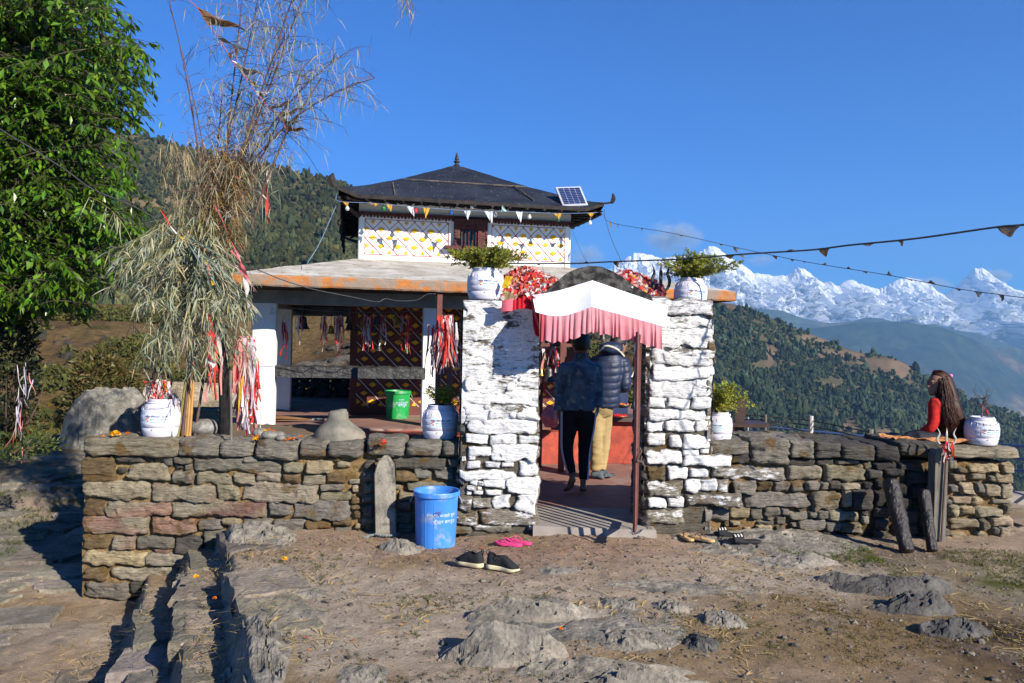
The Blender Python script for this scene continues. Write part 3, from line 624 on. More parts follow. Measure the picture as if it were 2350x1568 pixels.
# ---- left wall
L3 = dict(cx=0, cy=975.3, k=2.926); L4 = dict(cx=831.9, cy=986.8, k=4.479)
left1 = [(560, 205, 750, 370, 'm'), (760, 205, 960, 250, 'd'), (1085, 205, 1150, 265, 'g'), (1160, 215, 1270, 262, 'g'), (1630, 215, 1725, 250, 'g'), (850, 262, 1130, 370, 'n'), (1150, 310, 1305, 392, 'g'), (1290, 240, 1885, 315, 'g'), (1895, 250, 2035, 325, 'n'), (2045, 248, 2225, 330, 'y'), (2255, 250, 2350, 290, 'n'), (1312, 325, 1550, 405), (1560, 322, 1710, 402), (1720, 318, 1885, 390), (1895, 335, 2020, 390, 'm'), (2030, 335, 2180, 400, 'r'), (2190, 320, 2310, 395, 'm'), (555, 385, 1000, 498, 'n'), (1010, 418, 1435, 508, 'r'), (1450, 412, 1600, 512), (1618, 405, 2135, 515), (2145, 405, 2300, 445, 'g'), (2145, 450, 2350, 510), (555, 515, 700, 610, 'm'), (708, 518, 1142, 612, 'r'), (1150, 525, 1800, 615, 'r'), (1810, 525, 1948, 620, 'g'), (1955, 515, 2335, 630, 'g'), (552, 618, 975, 722, 'r'), (1003, 640, 1310, 730, 'r'), (1325, 638, 1475, 715, 'g'), (1478, 632, 1605, 680, 'y'), (1630, 632, 1825, 685, 'g'), (1830, 640, 2045, 710, 'g'), (2050, 645, 2225, 695, 'm'), (2235, 632, 2350, 680, 'm'), (560, 735, 730, 840, 'm'), (745, 750, 905, 835, 'r'), (910, 760, 1160, 830, 'g'), (1170, 765, 1360, 870, 'd'), (1365, 720, 1565, 810, 'g'), (1585, 690, 1745, 750, 'g'), (1745, 705, 1830, 750, 'g'), (1820, 735, 1940, 790, 'g'), (1965, 715, 2225, 830, 'g'), (2245, 692, 2350, 770, 'g'), (555, 855, 960, 940, 'y'), (965, 875, 1420, 955, 'n'), (1370, 825, 1480, 860, 'g'), (560, 955, 700, 1050, 'm'), (740, 968, 1190, 1045, 'n'), (560, 1065, 850, 1175, 'g'), (860, 1060, 1000, 1140, 'd'), (1200, 970, 1380, 1050, 'g'), (1590, 765, 1760, 850, 'g'), (1770, 800, 1950, 880, 'g'), (1500, 860, 1700, 940, 'g')]
left2 = [(300, 293, 860, 403, 'd'), (875, 300, 1065, 410, 'g'), (330, 430, 570, 540, 'm'), (540, 402, 715, 505, 'g'), (735, 378, 950, 515, 'g'), (450, 548, 985, 625, 'g'), (370, 640, 520, 720, 'n'), (830, 600, 915, 635, 'n'), (920, 592, 1060, 655, 'g'), (0, 310, 110, 400, 'd'), (0, 420, 110, 520, 'g'), (0, 540, 115, 640, 'r'), (0, 660, 115, 760, 'g'), (0, 780, 130, 880, 'g'), (0, 900, 130, 1000, 'g'), (340, 740, 490, 830, 'g'), (340, 850, 500, 960, 'g'), (340, 980, 520, 1090, 'g'), (520, 660, 760, 740, 'g'), (520, 760, 800, 850, 'g'), (700, 870, 960, 960, 'g'), (640, 980, 920, 1060, 'g')]
lw = thing('stone_wall', (-1.9, YW + .25, -.1), 'rough dry stone wall left of the gate, brown and reddish stones', 'wall')
occ = []; mb = MB(); stones_from(mb, left1, Yw=YW, fill=occ, **L3); stones_from(mb, left2, Yw=YW, fill=occ, **L4)
ztop = pix(600, 1040, YW)[2]
filler(mb, occ, -3.86, -.42, lambda x: float(zlow_l(x)) + .03, lambda x: ztop - .02, YW, 2600, 'nggmmdyr')
mb.build('stonework', M_stone, lw, smooth=True)
def mud(c, p=0): return lambda X_, Z_: np.concatenate([np.array(c) + 0 * X_[..., None] * np.ones(3), p + 0 * X_[..., None]], -1)
mortar(-3.88, -.40, zlow_l, lambda x: 0 * x + ztop + .02, YW, mud((.26, .18, .09)), thick=.44).build('mortar', M_mortar, lw)
mb = MB()
caps = [(545, 100, 1180, 203, 0), (1185, 103, 1460, 210, 0), (1462, 112, 1700, 215, 0), (1705, 102, 1995, 235, 0), (2003, 110, 2200, 218, 0)]
caps = [(a / 2.926, 975.3 + b_ / 2.926, c / 2.926, 975.3 + d / 2.926) for a, b_, c, d, _ in caps] + [(752, 1017, 832, 1050)] + [(831.9 + a / 4.479, 986.8 + b_ / 4.479, 831.9 + c / 4.479, 986.8 + d / 4.479) for a, b_, c, d in ((30, 90, 430, 285), (445, 125, 815, 268), (822, 132, 1090, 272))]
for i, (a, b_, c, d) in enumerate(caps):
    A_ = pix(a, d, YW - .03); B_ = pix(c, b_, YW - .03); dp = wr.uniform(.40, .5)
    rbox(mb, ((A_[0] + B_[0]) / 2, YW - .05 + dp / 2, (A_[2] + B_[2]) / 2), (B_[0] - A_[0], dp, B_[2] - A_[2]), 300 + i, 'g' if i else 'n', 30, 6.5 if i == 0 else 5, .15)
mb.build('coping', M_stone, lw, smooth=True)

# ---- right wall
R3 = dict(cx=1546.8, cy=975.3, k=2.926)
right1 = [(380, 185, 510, 262, 'd'), (765, 228, 955, 280, 'd'), (955, 228, 1080, 270, 'd'), (1085, 238, 1255, 262, 'g'), (1262, 245, 1340, 290, 'd'), (1348, 255, 1500, 300, 'k'), (1512, 258, 1640, 312, 'k'), (245, 278, 755, 362, 'h'), (765, 282, 990, 368, 'n'), (1000, 275, 1288, 375, 'n'), (1297, 298, 1390, 362, 'd'), (1410, 295, 1545, 352, 'k'), (1560, 315, 1700, 400, 'k'), (378, 376, 550, 470, 'g'), (554, 380, 668, 455, 'm'), (677, 378, 785, 445, 'g'), (792, 382, 876, 445, 'g'), (887, 378, 975, 440, 'g'), (982, 388, 1040, 440, 'g'), (1045, 388, 1125, 440, 'd'), (1130, 400, 1250, 435, 'n'), (470, 467, 915, 552, 'g'), (928, 450, 1130, 570, 'n'), (1140, 442, 1190, 560, 'n'), (1197, 440, 1340, 560, 'd'), (95, 566, 215, 660, 'g'), (226, 562, 370, 640, 'g'), (387, 557, 505, 632, 'y'), (512, 562, 597, 635, 'g'), (607, 557, 720, 610, 'g'), (725, 562, 780, 602, 'g'), (772, 587, 895, 640, 'g'), (902, 577, 965, 630, 'g'), (972, 577, 1045, 630, 'g'), (1048, 580, 1245, 642, 'n'), (830, 645, 1010, 712, 'g'), (1017, 657, 1120, 722, 'g'), (1130, 650, 1260, 728, 'g'), (1370, 642, 1455, 710, 'd'), (1340, 722, 1460, 800, 'd'), (1350, 380, 1420, 440, 'k'), (1430, 400, 1550, 470, 'k'), (1470, 480, 1600, 560, 'k'), (1350, 450, 1460, 540, 'k'), (1350, 560, 1460, 630, 'd'), (1600, 420, 1740, 500, 'k'), (1480, 570, 1640, 650, 'd'), (1480, 660, 1640, 740, 'd'), (1650, 510, 1760, 600, 'd'), (1650, 610, 1780, 700, 'd'), (1650, 710, 1790, 800, 'd'), (1700, 300, 1800, 400, 'k'),
          (1845, 228, 1900, 300, 'n'), (1905, 292, 1970, 320, 'g'), (1985, 268, 2190, 320, 'y'), (2205, 255, 2292, 325, 'y'), (1868, 332, 1960, 378, 'y'), (2002, 328, 2100, 370, 'n'), (2112, 345, 2165, 382, 'g'), (2162, 332, 2288, 390, 'y'), (1845, 405, 1910, 450, 'g'), (1922, 392, 2025, 470, 'y'), (2032, 390, 2085, 460, 'g'), (2092, 402, 2192, 490, 'y'), (2205, 402, 2285, 490, 'n'), (1877, 478, 1995, 535, 'y'), (2007, 482, 2085, 545, 'y'), (2137, 500, 2270, 535, 'n'), (1850, 552, 1915, 620, 'n'), (1927, 545, 2020, 610, 'y'), (2027, 552, 2205, 620, 'n'), (2212, 532, 2280, 600, 'n'), (1845, 632, 2040, 700, 'n'), (2047, 640, 2125, 710, 'g'), (2137, 622, 2275, 685, 'y'), (1862, 727, 1975, 782, 'y'), (2032, 722, 2110, 790, 'y'), (2187, 692, 2275, 775, 'n'), (2120, 752, 2185, 790, 'n')]
rw = thing('stone_wall', (3.0, YW + .25, -.1), 'dry stone wall right of the gate on which the girl sits, blackened by damp near the logs', 'wall')
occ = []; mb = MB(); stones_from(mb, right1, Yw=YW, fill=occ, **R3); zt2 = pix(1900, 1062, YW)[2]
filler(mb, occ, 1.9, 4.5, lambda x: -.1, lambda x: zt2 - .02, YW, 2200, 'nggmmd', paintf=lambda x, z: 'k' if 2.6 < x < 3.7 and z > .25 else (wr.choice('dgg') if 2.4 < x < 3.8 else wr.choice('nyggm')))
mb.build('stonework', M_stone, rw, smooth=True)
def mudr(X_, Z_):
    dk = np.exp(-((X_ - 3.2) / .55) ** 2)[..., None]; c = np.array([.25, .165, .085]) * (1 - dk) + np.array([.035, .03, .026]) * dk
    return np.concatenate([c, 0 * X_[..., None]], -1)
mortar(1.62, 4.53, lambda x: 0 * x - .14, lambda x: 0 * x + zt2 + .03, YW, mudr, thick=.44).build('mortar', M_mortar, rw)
mb = MB()
capr = [(240, 122, 515, 205, 'g'), (512, 112, 773, 262, 'g'), (777, 117, 935, 232, 'g'), (940, 122, 1120, 228, 'd'), (1120, 152, 1343, 242, 'd'), (1345, 150, 1508, 248, 'k'), (1508, 132, 1800, 222, 'd'), (1780, 168, 2330, 224, 'n')]
for i, (a, b_, c, d, tn) in enumerate(capr):
    A_ = pix(1546.8 + a / 2.926, 975.3 + d / 2.926, YW - .02); B_ = pix(1546.8 + c / 2.926, 975.3 + b_ / 2.926, YW - .02); dp = wr.uniform(.75, .9)
    rbox(mb, ((A_[0] + B_[0]) / 2, YW - .05 + dp / 2, (A_[2] + B_[2]) / 2 + .01), (B_[0] - A_[0], dp, B_[2] - A_[2]), 340 + i, tn, 30, 9, .15, 0)
mb.build('coping', M_stone, rw, smooth=True)

# ---- gateway pillars
P1 = dict(cx=1004.0, cy=573.7, k=2.926)
gw = thing('stone_gateway', (.65, YP + .3, 0), 'whitewashed stone gateway of two square pillars joined by a blackened arch', 'gateway')
pl = [(190, 630, 660, 778, 'p'), (172, 350, 300, 480, 'p'), (180, 520, 330, 612, 'p'), (190, 787, 668, 848, 'w'), (175, 852, 290, 945, 'w'), (297, 868, 443, 935, 'w'), (310, 842, 400, 866, 'w'), (457, 868, 525, 950, 'w'), (537, 862, 672, 945, 'w'), (447, 840, 540, 860, 'w'), (180, 947, 675, 1040, 'w'), (175, 1047, 298, 1110, 'w'), (303, 1045, 360, 1070, 'w'), (342, 1068, 460, 1140, 'w'), (467, 1052, 522, 1135, 'w'), (527, 1047, 672, 1130, 'w'), (190, 1112, 330, 1160, 'w'), (195, 1142, 675, 1230, 'w'), (195, 1237, 340, 1305, 'w'), (345, 1242, 535, 1315, 'w'), (540, 1242, 675, 1300, 'w'), (205, 1322, 368, 1385, 'w'), (372, 1307, 672, 1420, 'w')]
pl2 = [(1070, 322, 1215, 395, 'w'), (1262, 312, 1412, 395, 'w'), (1425, 332, 1560, 387, 'w'), (1600, 322, 1790, 467, 'w'), (990, 420, 1580, 515, 'w'), (1185, 527, 1250, 570, 'w'), (1252, 502, 1480, 600, 'w'), (1492, 477, 1792, 657, 'w'), (1065, 575, 1180, 625, 'h'), (1140, 632, 1250, 660, 'w'), (1265, 617, 1430, 670, 'w'), (985, 682, 1110, 830, 'h'), (1115, 697, 1335, 807, 'h'), (1352, 667, 1530, 807, 'w'), (1572, 665, 1792, 832, 'w'), (960, 855, 1190, 975, 'h'), (1210, 835, 1790, 967, 'h'), (930, 1000, 1130, 1065, 'g'), (1135, 982, 1530, 1050, 'h'), (1700, 985, 1800, 1050, 'h')]
def pillar(rects, xa, xb, ztop_, side, extra=None):
    mb = MB(); occ = []
    for rc, kw in rects: stones_from(mb, rc, Yw=YP, fill=occ, depth=.05, **kw)
    filler(mb, occ, xa, xb, lambda x: .25, lambda x: .9, YP, 700, 'w', big=(.04, .12))
    # core with rough limewashed sides
    xs = np.arange(xa, xb + .02, .02); zs = np.arange(-.12, ztop_, .02); XX, ZZ = np.meshgrid(xs, zs, indexing='ij'); p = np.stack([XX * 8, ZZ * 8, 0 * XX], -1)
    def cl(sh, al, c=(.13, .115, .09)): return np.concatenate([np.array(c) + np.zeros(sh + (3,)), np.full(sh + (1,), al)], -1)
    al = (np.where(ZZ > .95, .60, .34) + .16 * fbm(p * .6, 3, 77))[..., None]
    mb.grid(np.stack([XX, YP + .03 - sstep(.9, 1.1, ZZ) * .035 * (xb < .5) + .03 * fbm(p * .8, 5, 5), ZZ], -1)[:, ::-1], col=np.concatenate([cl(XX.shape, 0)[..., :3], al], -1)[:, ::-1])
    ys = np.arange(YP + .02, YP + .63, .025); YY, Z2 = np.meshgrid(ys, zs, indexing='ij'); p = np.stack([0 * YY + 3.3, YY * 7, Z2 * 8], -1)
    for xe, sg in ((xa, -1), (xb, 1)):
        dn = .03 * fbm(p, 5, 7 + sg, ridged=True); P = np.stack([xe + sg * dn, YY, Z2], -1); mb.grid(P if sg < 0 else P[:, ::-1], col=cl(YY.shape, .40) if sg < 0 else cl(YY.shape, .40)[:, ::-1])
        z = -.02
        while z < ztop_ - .12:
            h = wr.uniform(.08, .16); y = YP + .02
            while y < YP + .55:
                wd = min(wr.uniform(.12, .4), YP + .62 - y); 
                stone(mb, y if sg > 0 else -(y + wd), (y + wd) if sg > 0 else -y, z, z + h - .012, org=(xe + sg * .015, 0, 0), A=np.array([[0, 1, 0], [0, 0, 1], [1, 0, 0.]]) if sg > 0 else np.array([[0, -1, 0], [0, 0, 1], [-1, 0, 0.]]), tone='w' if wr.random() < .7 else 'h', depth=.05, paint=.56, cell=.025); y += wd + .012
            z += h
    tpP = np.stack(np.meshgrid(xs, ys, indexing='ij'), -1); zt_ = ztop_ - .02 + .012 * fbm(np.stack([tpP[..., 0] * 6, tpP[..., 1] * 6, 0 * tpP[..., 0]], -1), 3, 4)
    mb.grid(np.concatenate([tpP, zt_[..., None]], -1), col=cl(tpP.shape[:2], .25, (.07, .06, .05)))
    mb.quad((xa, YP + .62, -.1), (xa, YP + .62, ztop_), (xb, YP + .62, ztop_), (xb, YP + .62, -.1), col=(.2, .2, .18, .5))
    return mb
zA = pix(1140, 690, YP)[2]; zB = pix(1590, 713, YP)[2]
xL0, xL1 = pix(1062, 800, YP)[0], pix(1234, 800, YP)[0]; xR0, xR1 = pix(1482, 900, YP)[0], pix(1634, 900, YP)[0]
pillar([(pl, P1), (pl2, L4)], xL0, xL1, zA, 1).build('pillar', M_stone, gw, smooth=True)
pr_ = [(1430, 335, 1850, 430, 'p'), (1425, 436, 1846, 520, 'p'), (1425, 530, 1858, 655, 'p'), (1428, 660, 1855, 780, 'p'), (1440, 783, 1845, 868, 'w'), (1410, 872, 1835, 985, 'w'), (1410, 990, 1535, 1060, 'w'), (1540, 995, 1700, 1065, 'w'), (1705, 987, 1840, 1065, 'w'), (1405, 1072, 1830, 1140, 'w'), (1405, 1150, 1520, 1220, 'w'), (1530, 1150, 1720, 1227, 'w'), (1725, 1147, 1830, 1215, 'w'), (1405, 1237, 1540, 1325, 'w'), (1560, 1237, 1635, 1330, 'w'), (1640, 1242, 1835, 1330, 'w'), (1405, 1342, 1640, 1440, 'w'), (1645, 1332, 1760, 1380, 'w'), (1765, 1335, 1830, 1370, 'w'), (1650, 1382, 1975, 1450, 'w'), (1405, 1452, 1525, 1560, 'm'), (1545, 1457, 1690, 1545, 'w'), (1700, 1472, 1815, 1530, 'w'), (1850, 1457, 2000, 1535, 'h')]
k2 = dict(cx=1004, cy=1032.7, k=2.926)     # crop (1750,1800)
pr2 = [(1405, 210, 1640, 320, 'h'), (1650, 200, 1760, 290, 'w'), (1765, 197, 1880, 290, 'w'), (1885, 202, 1960, 295, 'h'), (1405, 325, 1530, 395, 'w'), (1540, 320, 1665, 390, 'w'), (1672, 300, 2045, 382, 'h'), (1400, 405, 1680, 500, 'h')]
mb = pillar([(pr_, P1), (pr2, k2)], xR0, xR1, zB, 1); mb.build('pillar', M_stone, gw, smooth=True)
# arch
M_black = pm('blackened plaster', (.12, .115, .105), (.022, .022, .022), 14, .95, .1, .9, 45, .015, lo=.42, hi=.66)
prof = [pix(x, y, YP + .1) for x, y in ((1195, 712), (1232, 688), (1262, 662), (1292, 634), (1318, 619), (1345, 612), (1362, 611), (1385, 615), (1412, 626), (1440, 645), (1475, 668), (1510, 688), (1545, 712))]
prof = cat_rom(prof, 6); zb_ = pix(1360, 742, YP)[2]; mb = MB(); fr = prof.copy(); bk = prof + [0, .42, 0]
rings = []
for q in np.linspace(0, 1, 10):
    p = fr * (1 - q) + bk * q; p = p + np.stack([0 * p[:, 0], 0 * p[:, 0], .012 * fbm(p * 9, 3, 4)], -1); rings.append(p)
mb.grid(np.array(rings)); lo = fr.copy(); lo[:, 2] = np.minimum(zb_, fr[:, 2] - .05)
S_ = np.linspace(0, 1, 12)[:, None, None]; F = fr[None] * (1 - S_) + lo[None] * S_; F[..., 1] += .012 * fbm(F * 10, 4, 8); mb.grid(F[::-1]); mb.grid((F + [0, .42, 0])); mb.grid(np.stack([lo, lo + [0, .42, 0]]))
mb.build('arch', M_black, gw, smooth=True)
# threshold
M_conc = pm('worn concrete', (.30, .27, .24), (.22, .19, .165), 5, .9, .2, .4, 60, .006)
M_redfl = pm('red oxide floor', (.26, .13, .10), (.19, .105, .085), 4, .8, .25, .3, 50, .004, dirt=((.30, .25, .22), 2.2, .5, .75))
mb = MB(); A_ = onz(1226, 1221, -.04); xq0, xq1 = xL1 - .01, xR0 + .05
mb.hexa([(xq0, 6.93, -.12), (xq1 + .06, 6.88, -.12), (xq1 + .02, 7.66, -.12), (xq0, 7.66, -.12), (xq0, 6.96, .075), (xq1 + .05, 6.92, .07), (xq1 + .02, 7.66, .10), (xq0, 7.66, .10)])
mb.build('threshold', M_conc, gw)

# ---- slate post, wooden post, logs, wooden pieces on the wall
M_slate = pm('standing slate', (.30, .27, .215), (.13, .12, .10), 5, .9, .2, .8, 40, .012, lo=.35, hi=.6, dirt=((.07, .065, .06), 4, .52, .62))
mb = MB(); Yq = 6.98
pts = [(861, 1245), (858, 1090), (866, 1062), (880, 1046), (892, 1050), (903, 1068), (906, 1130), (909, 1245)]
F = np.array([pix(x, y, Yq) for x, y in pts]); n_ = len(F); Bk = F + [0, .075, 0]; mb.loft(np.array([F, F + [0, .02, 0] , Bk])[:, ::-1])
o = mb.build('standing_stone', M_slate, base=F[0]); tag(o, 'upright pointed slate post standing in front of the left wall beside the blue bucket', 'stone post')
mo = o.modifiers.new('bevel', 'BEVEL'); mo.width = .008
M_rope = pm('grey rope', (.22, .25, .24), (.12, .14, .14), 40, .9, .1, .6, 200, .004)
mb = MB(); c_ = (F[0] + F[-1]) / 2; a = np.linspace(0, 2 * math.pi, 26); z_ = F[0][2] + .07
for ph in (0, 2.1, 4.2): mb.tube(np.stack([c_[0] + (.105 + .006 * np.cos(9 * a + ph)) * np.cos(a), c_[1] + .035 + (.065 + .006 * np.cos(9 * a + ph)) * np.sin(a), z_ + .006 * np.sin(9 * a + ph)], 1), .006, 6)
for q in range(7): mb.tube(bez((c_[0] - .10, c_[1] - .02, z_), (c_[0] - .16 - .01 * q, c_[1] - .03, z_ + wr.uniform(-.02, .03)), (c_[0] - .17 - wr.uniform(0, .06), c_[1] - .04 + wr.uniform(-.03, .03), z_ - wr.uniform(.02, .10))), .005, 5)
tag(mb.build('rope', M_rope, base=c_), 'frayed grey green rope knotted round the foot of the slate post', 'rope')
M_oldwood = pm('weathered wood', (.20, .18, .15), (.10, .09, .075), 6, .9, .15, .7, 30, .01, stretch=(6, 6, .5))
M_wetlog = pm('wet black bark', (.024, .015, .013), (.006, .005, .005), 14, .38, .45, 1.0, 22, .03, stretch=(1, 1, .5))
M_iron = pm('rusty iron', (.12, .075, .05), (.06, .045, .04), 20, .7, .4, .3)
mb = MB(); yq = 6.97
pts = [(2142, 1252), (2147, 1046), (2153, 1032), (2164, 1030), (2172, 1040), (2176, 1060), (2170, 1252)]
F = np.array([pix(x, y, yq) for x, y in pts]); mb.loft(np.array([F, F + [0, .12, 0]])[:, ::-1])
wp = thing('wooden_post', F[0], 'tall grey weathered wooden post leaning on the right wall between logs and wall end', 'post'); mb.build('post', M_oldwood, wp)
mb = MB(); p0, p1 = pix(2172, 1045, yq - .02), pix(2160, 1250, yq - .02)
for i in range(52):
    c_ = p0 + (p1 - p0) * i / 52; mb.ball(c_, (.011, .008, .016), 7, 5)
mb.build('chain', M_iron, wp, smooth=True)
def log(px0, py0, px1, py1, Y0, Y1, rad, seed, label):
    p0, p1 = pix(px0, py0, Y0), pix(px1, py1, Y1); k = 46; n = 30; R = []; s, tt = frame(p1 - p0); a = np.arange(n) * 2 * math.pi / n
    for i in range(k):
        q = i / (k - 1); c = p0 + (p1 - p0) * q; rr = rad * (1 + .10 * math.sin(3 * q + seed)) * (1 + .10 * fbm(np.stack([np.cos(a) * 1.4, np.sin(a) * 1.4, 0 * a + q * 7 + seed], -1), 4, seed) + .08 * fbm(np.stack([np.cos(a) * 4, np.sin(a) * 4, 0 * a + q * 16], -1), 3, seed + 2))
        if i in (0, k - 1): rr = rr * .85
        R.append(c + rr[:, None] * (np.cos(a)[:, None] * s + np.sin(a)[:, None] * tt))
    mb = MB(); mb.loft(R[::-1]); return tag(mb.build('log', M_wetlog, smooth=True, base=p1), label, 'log', 'wet logs leaning on the right wall')
log(2043, 1102, 2082, 1268, 6.93, 6.62, .062, 1, 'taller black wet log leaning on the right wall')
log(2119, 1126, 2140, 1266, 6.95, 6.68, .048, 2, 'shorter black wet log beside the wooden post')
# ================================================================== the temple: verandah, sanctum, upper storey, roof
AXT = np.array([[CT, ST, 0], [-ST, CT, 0], [0, 0, 1.0]])     # temple axes u, v, z
def tbox(mb, u0, u1, v0, v1, z0, z1, col=None):
    mb.box(T((u0 + u1) / 2, (v0 + v1) / 2, (z0 + z1) / 2), (u1 - u0, v1 - v0, z1 - z0), AXT, col)
M_white = pm('limewash', (.80, .80, .78), (.72, .72, .70), 5, .9, .15, .25, 40, .006, dirt=((.45, .44, .41), 5, .62, .8))
M_whitesh = M_white
M_brown = pm('brown oxide paint', (.125, .040, .030), (.085, .028, .022), 6, .65, .3, .2, 60, .004)
M_darkin = pm('dark ceiling', (.06, .045, .038), (.025, .02, .018), 4, .95, .1)  # near-black mottled underside of the verandah roof
M_yel = pm('yellow paint', (.80, .42, .02), (.62, .30, .015), 30, .7, .25)
M_redline = pm('red line paint', (.36, .045, .035), (.28, .04, .03), 30, .7, .25)
M_whline = pm('white line paint', (.72, .68, .64), (.6, .56, .52), 30, .7, .25)
M_slabtop = pm('weathered roof slab', (.50, .48, .44), (.33, .30, .25), 3, .95, .1, .6, 40, .01, stretch=(1, 1, 1), dirt=((.17, .11, .06), 9, .56, .68))
M_orange = pm('peeling orange fascia', (.46, .17, .04), (.32, .13, .05), 3, .85, .15, .6, 30, .015, stretch=(2.2, 2.2, 5), dirt=((.24, .19, .15), 5, .42, .54))
M_tar = pm('tar black roof sheet', (.024, .028, .040), (.010, .012, .018), 2.2, .65, .18, .35, 9, .02, dirt=((.42, .42, .42), 34, .63, .70))
M_eave = pm('black eave wood', (.03, .024, .022), (.012, .01, .01), 12, .7, .2, .3, 30, .01)
M_redstep = pm('red painted step', (.42, .075, .045), (.26, .05, .035), 7, .75, .25, .5, 40, .008, dirt=((.12, .04, .03), 9, .55, .7))
M_blackrail = pm('black carved rail', (.045, .045, .046), (.012, .012, .013), 16, .5, .4, .8, 28, .02, dirt=((.35, .35, .35), 45, .68, .75))
M_winframe = pm('carved window wood', (.115, .042, .036), (.055, .022, .02), 30, .75, .2, .8, 60, .01)
tm = thing('temple', tuple(T(2.4, 3.6, .1)), 'small shrine with white upper storey of yellow diamonds, black tented roof and open verandah', 'temple')
VU, VC = 2.5, 1.0                     # sanctum front, column centre line
uL = onv(822, 560, VU)[0]; uR = onv(1309, 560, VU)[0]; zS0 = onv(1060, 612, VU)[1]; zS1 = onv(1067, 487, VU)[1]
UW = uR - uL; VB = VU + UW            # square sanctum
PZ = .53                               # verandah floor
# floor and plinth
mb = MB(); tbox(mb, -.15, 6.6, .62, VB + 1.3, -.2, PZ); mb.build('plinth', M_redfl, tm)
mb = MB(); u_a = onv(640, 990, .3)[0]; tbox(mb, onv(840, 990, .22)[0], 3.6, .20, .616, -.1, PZ - .03); tbox(mb, 3.75, 6.4, .32, .616, -.1, PZ - .01); mb.build('step', M_redstep, tm)
# columns
def column(u, v, wd, ztop, name='column'):
    mb = MB(); n = 26; zz = np.linspace(PZ - .02, ztop, n); R = []
    for z in zz:
        h = wd / 2 * (1 + .012 * math.sin(z * 9)); R.append([T(u + a * h, v + b_ * h, z) for a, b_ in ((-1, -.9), (-.9, -1), (.9, -1), (1, -.9), (1, .9), (.9, 1), (-.9, 1), (-1, .9))])
    mb.loft(np.array(R)); return mb.build(name, M_white, tm)
ZB = 2.13
uc0 = (onv(576, 850, VC - .15)[0] + onv(630, 850, VC - .15)[0]) / 2; cw = onv(630, 850, VC - .15)[0] - onv(576, 850, VC - .15)[0]
column(uc0, VC, cw, ZB)
uc1 = onv(983, 850, VC)[0]; column(uc1, VC, cw * .6, ZB)
uc2 = uL + UW + 1.2; column(uc2, VC, cw, ZB)
ubk = onv(651, 850, VB + .5)[0]
for u_, v_ in ((ubk, VB + .55), (uc2, VB + .9), (uc0 + .05, 3.2)): column(u_, v_, cw * .8, ZB)
# ring beam
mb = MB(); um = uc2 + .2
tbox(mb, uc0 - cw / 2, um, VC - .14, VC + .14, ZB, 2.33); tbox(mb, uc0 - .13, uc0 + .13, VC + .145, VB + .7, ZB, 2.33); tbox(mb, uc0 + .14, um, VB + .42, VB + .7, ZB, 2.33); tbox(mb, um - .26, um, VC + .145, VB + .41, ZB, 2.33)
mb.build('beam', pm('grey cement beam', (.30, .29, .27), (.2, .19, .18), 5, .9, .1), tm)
# stone rail between the columns
ra, rb = onv(628, 853, VC)[0], onv(975, 853, VC)[0]; z0, z1 = onv(800, 868, VC - .1)[1], onv(800, 841, VC - .1)[1]
mb = MB(); k = 120; R = []
for i in range(k):
    u = ra + (rb - ra) * i / (k - 1); ph = (i / (k - 1) * 9.0) % 1; bl = .012 * math.sin(ph * math.pi) ** .6
    h = np.array([[-.11, z0], [.11, z0], [.11, z1 - .02], [.07, z1], [-.07, z1], [-.11, z1 - .02]]); h[:, 0] *= 1 + bl * 6
    h[3:5, 1] += bl * 1.5 - .01; R.append([T(u, VC + a, z) for a, z in h])
mb.loft(np.array(R)); mb.build('rail', M_blackrail, tm)
# low dark wall at the back of the verandah
M_dkstone = pm('dark rubble', (.09, .088, .085), (.03, .03, .03), 6, .95, .15, 1.0, 9, .05)
mb = MB(); r = random.Random(5); zl = onv(730, 868, VB + .5)[1]; zq = PZ
while zq < zl:
    hh = r.uniform(.11, .19); u = ubk + .1
    while u < ubk + 2.2:
        wd = r.uniform(.15, .4); rbox(mb, T(u + wd / 2, VB + .5, zq + hh / 2), (wd, .3, hh), r.randint(0, 9999), 'd', 7, 4.5, .1, 0, AXT); u += wd + .01
    zq += hh
mb.build('parapet', M_dkstone, tm, smooth=True)
